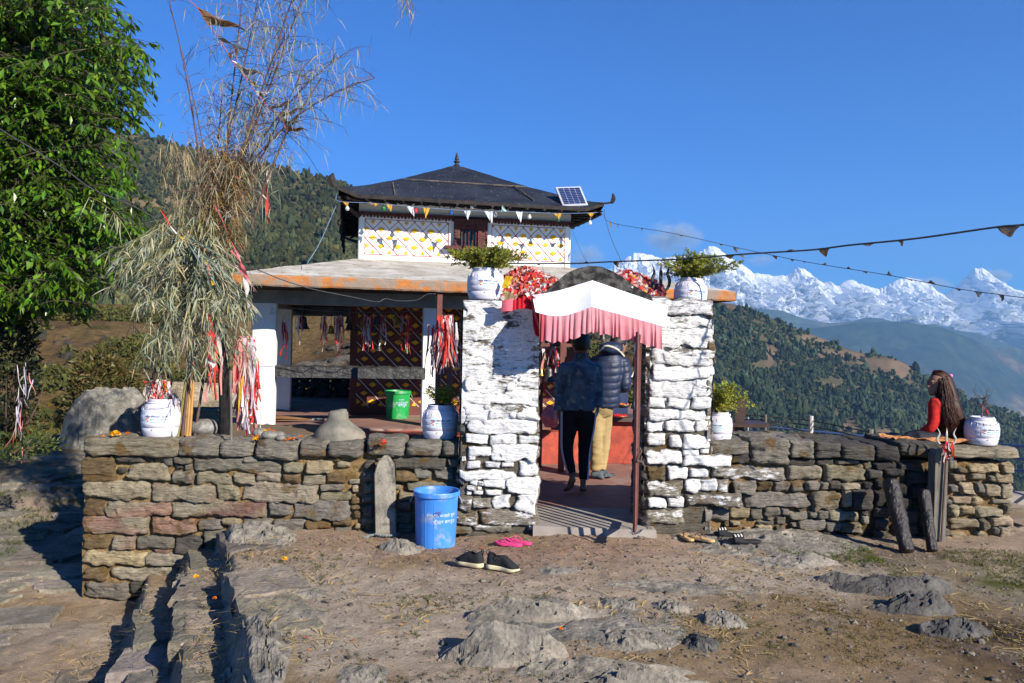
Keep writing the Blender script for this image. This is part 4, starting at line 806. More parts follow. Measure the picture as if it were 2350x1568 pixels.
# sanctum lower walls, brown with lattice of diamonds
uLl, uRl = onv(803, 800, VU)[0], uR + .12
mb = MB(); tbox(mb, uLl, uRl, VU, VB, PZ, 2.34); mb.build('sanctum', M_brown, tm)
def lattice(u0, u1, z0, z1, v, pu, pz, uo, zo, lines, width=.012, frame_=True, halves=True, dsz=.42, slope=0.0):
    """raised painted diamonds and crossing lines on the temple plane v"""
    D, Ls = MB(), [MB() for _ in lines]; K = 2 * pz / pu
    def inside(u, z): return u0 <= u <= u1 and z0 <= z <= z1
    i0, i1 = int((u0 - uo) / pu * 2) - 3, int((u1 - uo) / pu * 2) + 3; j0, j1 = int((z0 - zo) / pz) - 3, int((z1 - zo) / pz) + 3
    for j in range(j0, j1):
        for i in range(i0, i1):
            if (i + j) % 2: continue
            u, z = uo + i * pu / 2, zo + j * pz; a, h = dsz * pu / 2 * 1.15, dsz * pz * .72
            a *= random.uniform(.9, 1.08); h *= random.uniform(.9, 1.08)
            poly = [(u - a, z), (u, z - h), (u + a, z), (u, z + h)]
            if z > z1 - .3 * pz and z < z1 + .6 * pz: poly = [(u - a * .6, z1 - .02), (u, z1 - .02 - 1.5 * h), (u + a * .6, z1 - .02)]
            elif z < z0 + .3 * pz and z > z0 - .6 * pz: poly = [(u - a * .6, z0 + .02), (u + a * .6, z0 + .02), (u, z0 + .02 + 1.5 * h)]
            elif u < u0 + .3 * a and u > u0 - .6 * a: poly = [(u0 + .015, z - h), (u0 + .015 + a, z), (u0 + .015, z + h)]
            elif u > u1 - .3 * a and u < u1 + .6 * a: poly = [(u1 - .015, z + h), (u1 - .015 - a, z), (u1 - .015, z - h)]
            if not all(inside(*q) for q in poly): continue
            n_ = len(poly); V = [T(q[0], v - .012, q[1]) for q in poly] + [T(q[0], v + .003, q[1]) for q in poly]
            D.add(V, [[q, n_ + q, n_ + (q + 1) % n_, (q + 1) % n_] for q in range(n_)], ngons=[list(range(n_))])
    for sgn, mbl in zip((1, -1), Ls if len(Ls) == 2 else [Ls[0], Ls[0]]):
        for m_ in range(-60, 60):
            # z - zo = sgn*K*(u-uo) + (2m+1)*pz
            c = (2 * m_ + 1) * pz; pts = []
            us = np.linspace(u0, u1, 300); zs = zo + sgn * K * (us - uo) + c; ok = (zs > z0) & (zs < z1)
            if ok.sum() < 4: continue
            ua, ub = us[ok][0], us[ok][-1]; kk = 12; q = np.linspace(0, 1, kk); uu = ua + (ub - ua) * q; zz = zo + sgn * K * (uu - uo) + c
            wob = .003 * np.sin(uu * 41 + m_) ; P = np.array([T(a, v - (.006 if sgn > 0 else .0075), b_) for a, b_ in zip(uu, zz + wob)])
            sd = nrm(AXT[2] - AXT[0] * sgn * K); mbl.strip(P, width * np.array([random.uniform(.7, 1.3) for _ in range(kk)]), sd)
    if frame_:
        for a, b_ in (((u0, z0), (u1, z0)), ((u0, z1), (u1, z1)), ((u0, z0), (u0, z1)), ((u1, z0), (u1, z1))):
            q = np.linspace(0, 1, 14)[:, None]; pp_ = np.array(a) * (1 - q) + np.array(b_) * q; P = np.array([T(x, v - .0088, y) for x, y in pp_])
            Ls[0].strip(P, width * .8, AXT[2] if a[1] == b_[1] else AXT[0])
    return D, Ls
def scale_lattice(pxa, pxb, pxc, v):   # pitch from pixel positions of two neighbouring diamonds on a row and the next row
    return
random.seed(3)
ua = onv(740.1 + 535 / 3.471, 321.3 + 783 / 3.471, VU); ub = onv(740.1 + 402 / 3.471, 321.3 + 775 / 3.471, VU); uc = onv(740.1 + 467 / 3.471, 321.3 + 712 / 3.471, VU)
PU = ua[0] - ub[0]; PZl = uc[1] - (ua[1] + ub[1]) / 2
lw_u0, lw_u1 = onv(837, 550, VU)[0], onv(1029, 550, VU)[0]; lz1 = onv(930, 507, VU)[1]; lz0 = onv(930, 587, VU)[1]
# brown lattice on the sanctum front, both sides of the door niche
lu = onv(1080 + 0, 1, VU)
cxm = 619.6; kk4 = 4.02   # crop (1080,1120) -> D px
d0 = onv(619.6 + 1100 / 4.02, 642.6 + 967 / 4.02, VU); d1 = onv(619.6 + 945 / 4.02, 642.6 + 965 / 4.02, VU); d2 = onv(619.6 + 1025 / 4.02, 642.6 + 1045 / 4.02, VU)
pu_b = d0[0] - d1[0]; pz_b = d0[1] - d2[1]
Dm, Ls = lattice(uLl + .10, uRl - .1, PZ + .12, 2.3, VU, pu_b, pz_b, d0[0], d0[1], (1, 2), width=.009, frame_=False)
Dm.build('diamond_pattern', M_yel, tm); Ls[0].build('lattice_line', M_redline, tm); Ls[1].build('lattice_line', M_whline, tm)
# upper storey
mb = MB(); tbox(mb, uL, uR, VU - .004, VB, 2.36, zS1 + .25); mb.build('upper_wall', M_white, tm)
pan = MB(); zpt, zpb = onv(930, 499, VU)[1], onv(930, 600, VU)[1]
tbox(pan, uL + .012, uL + .09, VU - .02, VU - .0045, zS0 + .02, zpt + .0); tbox(pan, uR - .09, uR - .012, VU - .02, VU - .0045, zS0 + .02, zpt); tbox(pan, onv(1030, 550, VU)[0], onv(1041, 550, VU)[0], VU - .02, VU - .0045, lz0 - .12, zpt); tbox(pan, onv(1117, 550, VU)[0], onv(1127, 550, VU)[0], VU - .02, VU - .0045, lz0 - .12, zpt)
tbox(pan, uL, uR, VU - .05, VU - .0045, 2.40, zS0 + .02)
pan.build('pilaster', M_white, tm)
Dm, Ls = lattice(lw_u0, lw_u1, lz0, lz1, VU - .004, PU, PZl, ua[0], ua[1], (1,), width=.009)
Dm.build('diamond_pattern', M_yel, tm); Ls[0].build('lattice_line', M_redline, tm)
ru0, ru1 = onv(1128, 550, VU)[0], onv(1302, 560, VU)[0]
rd = onv(740.1 + 1478 / 3.471, 321.3 + 760 / 3.471, VU)
Dm, Ls = lattice(ru0, ru1, lz0 + .0, lz1, VU - .004, PU * .97, PZl, rd[0], rd[1], (1,), width=.009)
Dm.build('diamond_pattern', M_yel, tm); Ls[0].build('lattice_line', M_redline, tm)
# triangles and zigzag under the window
Dm, Ls = lattice(lw_u1 + .02, ru0 - .02, lz0, lz0 + .13, VU - .004, PU, PZl, ua[0], ua[1], (1,), width=.012); Dm.build('diamond_pattern', M_yel, tm); Ls[0].build('lattice_line', M_redline, tm)
# brown carved cornice and the plain frieze over it
mb = MB(); zc0, zc1 = onv(930, 508, VU)[1], onv(930, 499, VU)[1]; k = 160; R = []
tbox(mb, uL - .02, uR + .02, VU - .05, VU - .0046, zpt + .005, zpt + .055)
for i in range(64):
    u = uL + (uR - uL) * (i + .5) / 64; tbox(mb, u - .016, u + .016, VU - .045, VU - .0047, zpt - .022 - .008 * (i % 2), zpt + .0045)
mb.build('cornice', M_winframe, tm)
# window
w0, w1 = onv(1041, 540, VU)[0], onv(1117, 540, VU)[0]; wz0, wz1 = onv(1080, 567, VU)[1], onv(1080, 505, VU)[1]; mb = MB()
wi0, wi1 = onv(1054, 540, VU)[0], onv(1095, 540, VU)[0]; wt = onv(1080, 528, VU)[1]
tbox(mb, w0, wi0, VU - .10, VU - .005, wz0, wz1); tbox(mb, wi1, w1, VU - .10, VU - .005, wz0, wz1); tbox(mb, wi0, wi1, VU - .10, VU - .005, wt, wz1)
for i in range(9):
    z = wz0 + (wz1 - wz0) * (i + .5) / 9; tbox(mb, w0 + .01, w0 + .035, VU - .115, VU - .1, z - .012, z + .012); tbox(mb, w1 - .035, w1 - .01, VU - .115, VU - .1, z - .012, z + .012)
for i in range(8):
    u = wi0 + (wi1 - wi0) * (i + .5) / 8; tbox(mb, u - .008, u + .008, VU - .118, VU - .1, wt + .01, wt + .04)
win = mb.build('window', M_winframe, tm)
mb = MB(); tbox(mb, onv(1019, 570, VU)[0], onv(1140, 570, VU)[0], VU - .13, VU - .006, wz0 - .055, wz0 - .003); mb.build('sill', M_winframe, win)
mb = MB(); tbox(mb, wi0, wi1, VU - .03, VU - .0055, wz0, wt); mb.build('opening', pm('dark opening', (.012, .014, .02), (.008, .009, .012), 5, .25, .5), win)
mb = MB()
for i in range(5):
    u = wi0 + (wi1 - wi0) * (i + .5) / 5; mb.lathe([(.006, wz0), (.008, wz0 + .05), (.014, wz0 + .07), (.008, wz0 + .10), (.008, wz0 + .18), (.014, wz0 + .2), (.006, wt)], (T(u, VU - .06, 0)), 8)
mb.build('lattice', M_winframe, win)
# slab roof of the verandah, sloping up to the upper storey
fzb, fzt = 2.30, 2.435; u0r, u1r = 0.0, onv(1688, 684, 0)[0]; vb = VB + 1.45
mb = MB(); top = MB(); ca = [(u0r, 0), (u1r, 0), (u1r, vb), (u0r, vb)]; ci = [(uL - .06, VU - .06), (uR + .06, VU - .06), (uR + .06, VB + .06), (uL - .06, VB + .06)]
zt_in = zS0 + .05
for q in range(4):
    a, b_, c, d = ca[q], ca[(q + 1) % 4], ci[(q + 1) % 4], ci[q]; nx_, ny_ = 90, 24; G = np.zeros((nx_, ny_, 3))
    for i in range(nx_):
        for j in range(ny_):
            s, t_ = i / (nx_ - 1), j / (ny_ - 1); uu = (a[0] * (1 - s) + b_[0] * s) * (1 - t_) + (d[0] * (1 - s) + c[0] * s) * t_; vv = (a[1] * (1 - s) + b_[1] * s) * (1 - t_) + (d[1] * (1 - s) + c[1] * s) * t_
            G[i, j] = T(uu, vv, fzt + (zt_in - fzt) * t_)
    G[..., 2] += (.014 * fbm(G * 3, 4, 5)) * np.minimum(1, np.linspace(0, 1, ny_) * 6); top.grid(G)
roof = top.build('verandah_roof', M_slabtop, tm, smooth=True)
mb = MB(); k = 220
for q in range(4):
    a, b_ = ca[q], ca[(q + 1) % 4]; s = np.linspace(0, 1, k); S2 = np.linspace(0, 1, 8); G = np.zeros((k, 8, 3)); nv_ = np.array([b_[1] - a[1], -(b_[0] - a[0])]); nv_ = nv_ / np.linalg.norm(nv_)
    for i in range(k):
        for j in range(8):
            uu, vv = a[0] * (1 - s[i]) + b_[0] * s[i], a[1] * (1 - s[i]) + b_[1] * s[i]; e = .0 if j in (0, 7) else .012
            G[i, j] = T(uu + nv_[0] * e, vv + nv_[1] * e, fzb + (fzt - fzb) * S2[j])
    G[..., 2] += .012 * fbm(G * 6, 3, 8); G[:, :, 1] += .006 * fbm(G * 14, 3, 18); mb.grid(G[::-1])
mb.build('fascia', M_orange, roof)
mb = MB(); mb.quad(*[T(u, v, fzb + .004) for u, v in ((u0r + .02, .02), (u1r - .02, .02), (u1r - .02, vb - .02), (u0r + .02, vb - .02))]); mb.build('soffit', M_darkin, roof)

# upper roof
ve = VU - .62; e0 = onv(776, 447, ve); e1 = onv(1386, 483, ve); ue0, ue1 = e0[0], e1[0]; vbk = VB + .62; ze = (e0[1] + e1[1]) / 2
uap, zap = onv(1048, 381, (VU + VB) / 2); vap = (VU + VB) / 2
mb = MB(); n = 40
cor = [(ue0, ve, e0[1] + .02), (ue1, ve, e1[1] + .02), (ue1, vbk, e1[1] + .02), (ue0, vbk, e0[1] + .02)]
for q in range(4):
    a, b_ = cor[q], cor[(q + 1) % 4]; G = np.zeros((n, n, 3))
    for i in range(n):
        for j in range(n):
            s, t_ = i / (n - 1), j / (n - 1) * .955; p = np.array(a) * (1 - s) + np.array(b_) * s; p = p * (1 - t_) + np.array([uap, vap, zap + .02]) * t_
            sag = -.012 * math.sin(math.pi * t_); edge = .10 * max(0, abs(2 * s - 1) - .86) / .14 * (1 - t_) ** 6
            G[i, j] = T(p[0], p[1], p[2] + sag + edge)
    W = fbm(G * 2.2, 4, 40 + q); G[..., 2] += .022 * W * np.minimum(1, np.linspace(0, 3, n))[None]; mb.grid(G)
seam = MB()
for (x0, y0), (x1, y1) in (((925, 413), (1207, 431)), ((901, 421), (906, 449)), ((1178, 428), (1225, 462))):
    q = np.linspace(0, 1, 24)[:, None]; P_ = []
    for k_ in q[:, 0]:
        px_, py_ = x0 + (x1 - x0) * k_, y0 + (y1 - y0) * k_; lo_, hi_ = ve, vap
        for _ in range(22):
            vm = (lo_ + hi_) / 2; u_, z_ = onv(px_, py_, vm); f_ = (vm - ve) / (vap - ve); zr = (e0[1] + (e1[1] - e0[1]) * (u_ - ue0) / (ue1 - ue0)) * (1 - f_) + zap * f_ + .02
            if z_ > zr: lo_ = vm
            else: hi_ = vm
        P_.append(T(u_, vm, z_ + .012))
    seam.tube(P_, .012, 5)
ur = mb.build('upper_roof', M_tar, tm, smooth=True)
mb = MB()
for q in range(4):
    a, b_ = np.array(cor[q]), np.array(cor[(q + 1) % 4]); s = np.linspace(0, 1, 80)[:, None]; L = a * (1 - s) + b_ * s; lift = .10 * np.clip(np.abs(2 * s[:, 0] - 1) - .86, 0, 1) / .14
    A_ = np.array([T(p[0], p[1], p[2] + l + .004) for p, l in zip(L, lift)]); B_ = A_ - [0, 0, .055]; mb.grid(np.stack([A_, B_], 1))
    scal = np.abs(np.sin(np.linspace(0, 30 * math.pi, 80)))
    inn = np.array([T(uap + (p[0] - uap) * .965, vap + (p[1] - vap) * .965, p[2] + l - .02) for p, l in zip(L, lift)]); mb.grid(np.stack([inn, inn - np.stack([0 * scal, 0 * scal, .05 + .03 * scal], 1)], 1))
mb.build('eave_board', M_eave, ur); seam.build('seam', pm('rusty seam', (.16, .12, .09), (.04, .04, .045), 9, .8), ur)
mb = MB(); zi = zS1 + .02
for q in range(4):        # boarded soffit between eave and wall
    a, b_ = np.array(cor[q]), np.array(cor[(q + 1) % 4]); wc = [(uL, VU), (uR, VU), (uR, VB), (uL, VB)]; c, d = wc[(q + 1) % 4], wc[q]
    mb.quad(T(a[0], a[1], a[2] - .03), T(b_[0], b_[1], b_[2] - .03), T(c[0], c[1], zi + .12), T(d[0], d[1], zi + .12))
mb.build('soffit', M_eave, ur)
mb = MB()
for q in range(4):        # rafters, and struts at the corners
    a, b_ = np.array(cor[q]), np.array(cor[(q + 1) % 4]); wc = [(uL, VU), (uR, VU), (uR, VB), (uL, VB)]; c, d = np.array(wc[(q + 1) % 4]), np.array(wc[q])
    for i in range(15):
        s = (i + .5) / 15; p = a * (1 - s) + b_ * s; wl_ = d * (1 - s) + c * s; A_, B_ = T(p[0], p[1], p[2] - .06), T(wl_[0], wl_[1], zi + .05); mb.tube([A_, B_], .022, 4)
    A_ = T(a[0] * .93 + d[0] * .07, a[1] * .93 + d[1] * .07, a[2] - .07); mb.tube(bez(A_, (A_ + T(d[0], d[1], zi)) / 2 - [0, 0, .10], T(d[0], d[1], zi - .16), 8), np.linspace(.02, .04, 8), 6)
mb.build('rafter', M_eave, ur)
# hanging carved boards on the left eave
c0, c3 = np.array(cor[0]), np.array(cor[3])
for i in range(9):
    mb = MB(); s = i / 8 * .8; p = c0 * (1 - s) + c3 * s; h = .34 - .12 * (i % 2); A_ = T(p[0] + .02, p[1], p[2] - .05)
    mb.box(A_ - [0, 0, h / 2], (.03, .12, h), AXT); mb.lathe([(.001, -.09), (.03, -.05), (.02, 0)], A_ - [0, 0, h], 8); mb.build('eave_pendant', M_eave, ur)
# corner leaves, finial
def leaf_shape(c, ax, hgt, wd, bend):
    mb = MB(); k = 14; P = []
    for i in range(k):
        t_ = i / (k - 1); wq = wd * (math.sin(math.pi * min(1, .12 + t_ * .88)) ** .7) * (1 - .3 * t_) + .006; ctr = np.asarray(c) + np.array([0, 0, hgt * t_]) + ax * bend * math.sin(t_ * 2.6); P.append((ctr, wq))
    R = []
    for ctr, wq in P: R.append([ctr + ax * wq, ctr + AXT[1] * .012, ctr - ax * wq, ctr - AXT[1] * .012])
    mb.loft(np.array(R)); return mb
pL = T(*cor[0]) + [0, 0, .09]; pR = T(*cor[1]) + [0, 0, .09]
leaf_shape(pL - AXT[0] * .05, AXT[0], .20, .065, -.05).build('corner_leaf', M_eave, ur)
mb = leaf_shape(pR + AXT[0] * .12, AXT[0], .16, .035, .03); mb.tube(bez(pR - AXT[0] * .1, pR + AXT[0] * .08 - [0, 0, .01], pR + AXT[0] * .12 + [0, 0, .03]), .016, 6); mb.build('corner_leaf', M_eave, ur)
mb = leaf_shape(T(cor[2][0] + .08, cor[2][1], cor[2][2] + .08), AXT[0], .16, .035, .03); mb.build('corner_leaf', M_eave, ur)
fz = onv(1047, 348, vap)[1] - (zap - .02); s_ = fz / .40
prof = [(.20, -.03), (.13, .015), (.10, .035), (.085, .06), (.055, .085), (.045, .105), (.05, .12), (.085, .135), (.09, .15), (.08, .165), (.04, .175), (.035, .19), (.06, .205), (.065, .22), (.055, .235), (.035, .245), (.05, .26), (.052, .272), (.042, .285), (.026, .295), (.036, .31), (.037, .32), (.028, .332), (.016, .34), (.022, .355), (.018, .372), (.008, .39), (.001, .40)]
mb = MB(); mb.lathe([(r_ * s_ * .95, z * s_) for r_, z in prof], T(uap, vap, zap - .03), 18); mb.build('finial', pm('dark bronze', (.045, .04, .04), (.02, .02, .022), 12, .45, .5, metal=.3), ur, smooth=True)

# ---------------- solar panel on the right side of the roof
YS = T(e1[0] - .4, ve + .1, 0)[1]
P4 = [pix(1275, 430, YS + .20), pix(1332, 428, YS + .28), pix(1350, 471, YS), pix(1292, 473, YS - .08)]
P4 = [np.array(p) for p in P4]; nrm_ = nrm(np.cross(P4[1] - P4[0], P4[3] - P4[0])); nrm_ = nrm_ if nrm_[1] < 0 else -nrm_
sp = thing('solar_panel', P4[3], 'small tilted solar panel on the right corner of the black roof', 'solar panel')
mb = MB(); mb.hexa([P4[3] - nrm_ * .03, P4[2] - nrm_ * .03, P4[1] - nrm_ * .03, P4[0] - nrm_ * .03, P4[3], P4[2], P4[1], P4[0]]); mb.build('frame', pm('aluminium frame', (.62, .64, .66), (.55, .56, .58), 10, .4, .5, metal=.4), sp)
mt, t, b = newmat('solar cells'); b.inputs['Base Color'].default_value = (.015, .028, .10, 1); b.inputs['Roughness'].default_value = .25
def pq(a, b_): return P4[0] * (1 - a) * (1 - b_) + P4[1] * a * (1 - b_) + P4[2] * a * b_ + P4[3] * (1 - a) * b_
mb = MB(); gl = MB()
for i in range(4):
    for j in range(9):
        a0, a1 = .06 + .88 * i / 4 + .008, .06 + .88 * (i + 1) / 4 - .008; b0, b1 = .07 + .86 * j / 9 + .006, .07 + .86 * (j + 1) / 9 - .006
        V = [pq(a0, b0), pq(a1, b0), pq(a1, b1), pq(a0, b1)]; mb.quad(*[v + nrm_ * .008 for v in V])
gl.quad(*[pq(a, b_) + nrm_ * .004 for a, b_ in ((.05, .06), (.95, .06), (.95, .94), (.05, .94))])
mb.build('cells', mt, sp); gl.build('backing', pm('white backing', (.6, .62, .66), None, 5, .3, .5), sp)
mb = MB(); mb.tube([P4[0] - nrm_ * .03 + (P4[1] - P4[0]) * .3, P4[0] - nrm_ * .03 + (P4[1] - P4[0]) * .3 + np.array([0, .1, -.35])], .012, 6); mb.tube([P4[0] - nrm_ * .03 + (P4[1] - P4[0]) * .8, P4[0] - nrm_ * .03 + (P4[1] - P4[0]) * .8 + np.array([0, .1, -.35])], .012, 6); mb.build('stand', M_iron, sp)

# ---------------- light bulbs under the eave
M_cap = pm('bulb cap', (.05, .05, .05), None, 5, .5, .4)
def bulb(px, py, colr, label, v=None, size=1.0):
    v = ve + .10 if v is None else v; u, z = onv(px, py, v); c = T(u, v, z); o = thing('light_bulb', c, label, 'light bulb', 'bulbs hanging under the black roof')
    mt, t, b = newmat('bulb glass'); b.inputs['Base Color'].default_value = (*colr, 1); b.inputs['Roughness'].default_value = .08; b.inputs['Transmission Weight'].default_value = .35
    mb = MB(); mb.lathe([(.001, -.04), (.02, -.036), (.031, -.018), (.031, -.004), (.022, .014), (.014, .028), (.013, .036)], c, 14); mb.build('glass', mt, o, smooth=True)
    mb = MB(); mb.lathe([(.016, .034), (.018, .05), (.018, .085), (.008, .095), (.006, .16)], c, 10, cap=True); mb.build('holder', M_cap, o, smooth=True)
for q in ((880.6, 478, (.02, .22, .06), 'dark green bulb under the left end of the front eave'), (954, 483, (.65, .05, .08), 'red bulb under the front eave'), (1035, 488, (.02, .10, .42), 'blue bulb under the middle of the front eave'), (1136.5, 493, (.75, .75, .72), 'clear bulb under the front eave, left of the silver pennant'), (1215, 497, (.75, .75, .72), 'clear bulb under the front eave, right of the silver pennant'), (1282, 503, (.02, .16, .08), 'green bulb under the right end of the front eave'), (797, 478, (.8, .8, .8), 'large clear bulb at the left corner of the black roof'), (1354, 511, (.8, .8, .8), 'clear bulb under the right corner of the black roof')): bulb(*q)
u_, z_ = onv(1083, 476, ve + .1); c_ = T(u_, ve + .1, z_); mb = MB(); mb.lathe([(.03, -.02), (.035, 0), (.03, .03), (.018, .04), (.018, .09)], c_, 14, cap=True); tag(mb.build('lamp_holder', pm('white ceramic', (.75, .75, .73), None, 5, .4, .4), smooth=True, base=c_), 'empty white lamp holder under the middle of the front eave', 'lamp holder')
# ================================================================== objects on the walls and in the yard
RED, PINK, WHT, LIL, YEL = (.66, .06, .05), (.74, .30, .28), (.74, .68, .66), (.62, .57, .70), (.80, .48, .04)
M_cloth = pm('thin cloth', (1, 1, 1), (.78, .78, .78), 22, .85, .15, .3, 60, .004, col=True, trans=.3)
WORLD[0] = 1
M_plastic = pm('white plastic', (.60, .58, .63), (.52, .50, .56), 3, .38, .45, .05, 30, .002, dirt=((.42, .38, .36), 5, .58, .78))
WORLD[0] = 0
M_soil = pm('pot soil', (.06, .045, .03), (.03, .022, .015), 30, 1, .1, .6, 60, .01)
M_lab = pm('paper label', (.62, .68, .76), (.58, .64, .72), 6, .6, .3)
M_ink = pm('blue ink', (.012, .015, .12), (.01, .012, .10), 20, .6); M_inkg = pm('green ink', (.02, .20, .22), (.02, .18, .2), 20, .6); M_bee = pm('orange print', (.75, .24, .02), (.5, .1, .01), 60, .6)
def text_mesh(body, wdt=None):
    c = bpy.data.curves.new('t', 'FONT'); c.body = body; c.offset = .014; c.align_x = 'LEFT'; o = bpy.data.objects.new('t', c); COL.objects.link(o); dg = bpy.context.evaluated_depsgraph_get(); dg.update()
    me = bpy.data.meshes.new_from_object(o.evaluated_get(dg)); V = np.array([v.co[:] for v in me.vertices]); F = [list(p.vertices) for p in me.polygons]
    bpy.data.objects.remove(o); bpy.data.meshes.remove(me); V[:, 0] -= V[:, 0].min()
    if wdt: V *= wdt / V[:, 0].max()
    return V, F
TX = [(text_mesh('बलेवा मौरीपालन उद्योग'), M_ink), (text_mesh('बा.न.पा. ११ अमलाचौर बागलुङ'), M_inkg), (text_mesh('९८५७६२१११०, ९८५७६२९११५'), M_inkg)]
BPROF = [(.78, 0), (.84, .015), (.88, .06), (.93, .15), (.965, .26), (.94, .268), (.94, .276), (.975, .284), (1.0, .42), (.992, .428), (.992, .436), (1.0, .444), (1.0, .60), (.99, .606), (.99, .612), (.992, .62), (.965, .70), (.90, .79), (.81, .85), (.745, .875), (.72, .885), (.75, .892), (.75, .915), (.70, .92), (.70, .93), (.715, .94), (.70, .95), (.70, .96), (.715, .97), (.70, .98), (.69, 1.0), (.63, 1.0), (.63, .93), (.60, .90)]
def barrel_r(zq): z = [p[1] for p in BPROF[:29]]; return np.interp(zq, z, [p[0] for p in BPROF[:29]])
def barrel(px, py, Yb, wpx, hpx, label, face=.18, tilt=0, full=True):
    c = pix(px, py, Yb); R = wpx / 2 / FPX * Yb; H = hpx / FPX * Yb; c = c + np.array([0, R, 0])
    o = thing('barrel', c, label, 'barrel', 'white plastic bee barrels used as pots'); A = np.array([[math.cos(tilt), 0, -math.sin(tilt)], [0, 1, 0], [math.sin(tilt), 0, math.cos(tilt)]])
    mb = MB(); mb.lathe([(r_ * R, z * H) for r_, z in BPROF], c, 48, ax=A); mb.lathe([(.001, .0), (.78 * R, 0)], c, 48, ax=A)
    for q in range(16):       # moulded grip ribs on the shoulder
        a = q * 2 * math.pi / 16; d = np.array([math.cos(a), math.sin(a), 0]); P = [c + (d * R * (barrel_r(z) + .012) + np.array([0, 0, z * H])) @ A for z in (.70, .74, .78, .82)]; mb.tube(P, [.001, .003, .003, .001], 6)
    mb.tube([c + (np.array([.76 * R, 0, .9 * H])) @ A, c + (np.array([.86 * R, 0, .9 * H])) @ A], .012, 6)
    mb.build('body', M_plastic, o, smooth=True)
    mb = MB(); mb.lathe([(.001, .905 * H), (.62 * R, .9 * H)], c, 24, ax=A); mb.build('soil', M_soil, o)
    # wrapped paper label facing the viewer
    th0 = -math.pi / 2 + face; hw = .60; z0, z1 = .36, .68
    def on(a, z, off): rr = R * max(barrel_r(z), .985) + off; return c + np.array([rr * math.cos(a), rr * math.sin(a), z * H]) @ A
    G = np.array([[on(th0 - hw + 2 * hw * i / 20, z0 + (z1 - z0) * j / 6, .0015) for j in range(7)] for i in range(21)]); mb = MB(); mb.grid(G); lab = mb.build('label', M_lab, o, smooth=True)
    for k, ((V, F), mt) in enumerate(TX):
        wid = (2 * hw * .92, 2 * hw * .72, 2 * hw * .68)[k]; a0 = th0 - hw + (.05, .32, .34)[k]; s = wid / V[:, 0].max(); zs = s * R / H * ((1.0, 1.1, 1.1)[k]); zb = (.545, .475, .41)[k]
        W = np.array([on(a0 + x * s, zb + y * zs, .0032) for x, y in V[:, :2]]); mb = MB(); mb.add(W, ngons=F); mb.build('text', mt, lab)
    mb = MB()
    for dx, dz in ((-.045, .50), (.045, .535), (.035, .455)):
        a_ = np.linspace(0, 2 * math.pi, 12, endpoint=False); mb.add([on(th0 - hw + .15 + dx * 1.1 + .055 * math.cos(q), dz + .030 * R / H * 1.25 * math.sin(q), .0034) for q in a_], ngons=[list(range(12))])
    mb.build('logo', M_bee, lab)
    mb = MB()
    for a_, z in ((-1.2, .24), (-.2, .23), (-.9, .50), (.6, .2)): 
        q = th0 + a_; mb.ball(on(q, z, 0) , .0045, 6, 5)
    mb.build('hole', M_soil, o)
    return o, c, R, H, A
ZW = pix(350, 1010, YW)[2]
B1 = barrel(352, 1008, 7.22, 96, 90, 'white barrel at the left end of the left wall, holding horns and faded ribbons', .10)
B2 = barrel(1006, 1012, 7.22, 86, 80, 'white barrel with a thin shrub on the left wall, close to the gate pillar', .12)
B3 = barrel(1112, 688, 7.10, 87, 76, 'white barrel with a bushy shrub on top of the left gate pillar', .20)
B4 = barrel(1590, 709, 7.10, 77, 73, 'tilted white barrel with a bushy shrub on top of the right gate pillar', .24, tilt=math.radians(4))
B5 = barrel(1657, 1016, 7.25, 62, 68, 'white barrel with a yellow green shrub on the right wall beside the gate', -.55)
B6 = barrel(2274, 1025, 7.22, 74, 65, 'white barrel with a bare twig plant at the right end of the right wall', .05)
M_wire = pm('wire', (.12, .12, .13), (.06, .06, .06), 30, .5, .5)
def bucket_wire(B, drop, name='wire'):
    o, c, R, H, A = B; a = np.linspace(math.pi, 2 * math.pi, 16); mb = MB(); mb.tube([c + np.array([R * .80 * math.cos(q), R * 1.03 * math.sin(q) * 1.0, H * (.88 - drop * math.sin(-q))]) for q in a], .0022, 5); mb.build(name, M_wire, o)
bucket_wire(B6, .12); bucket_wire(B1, .10)

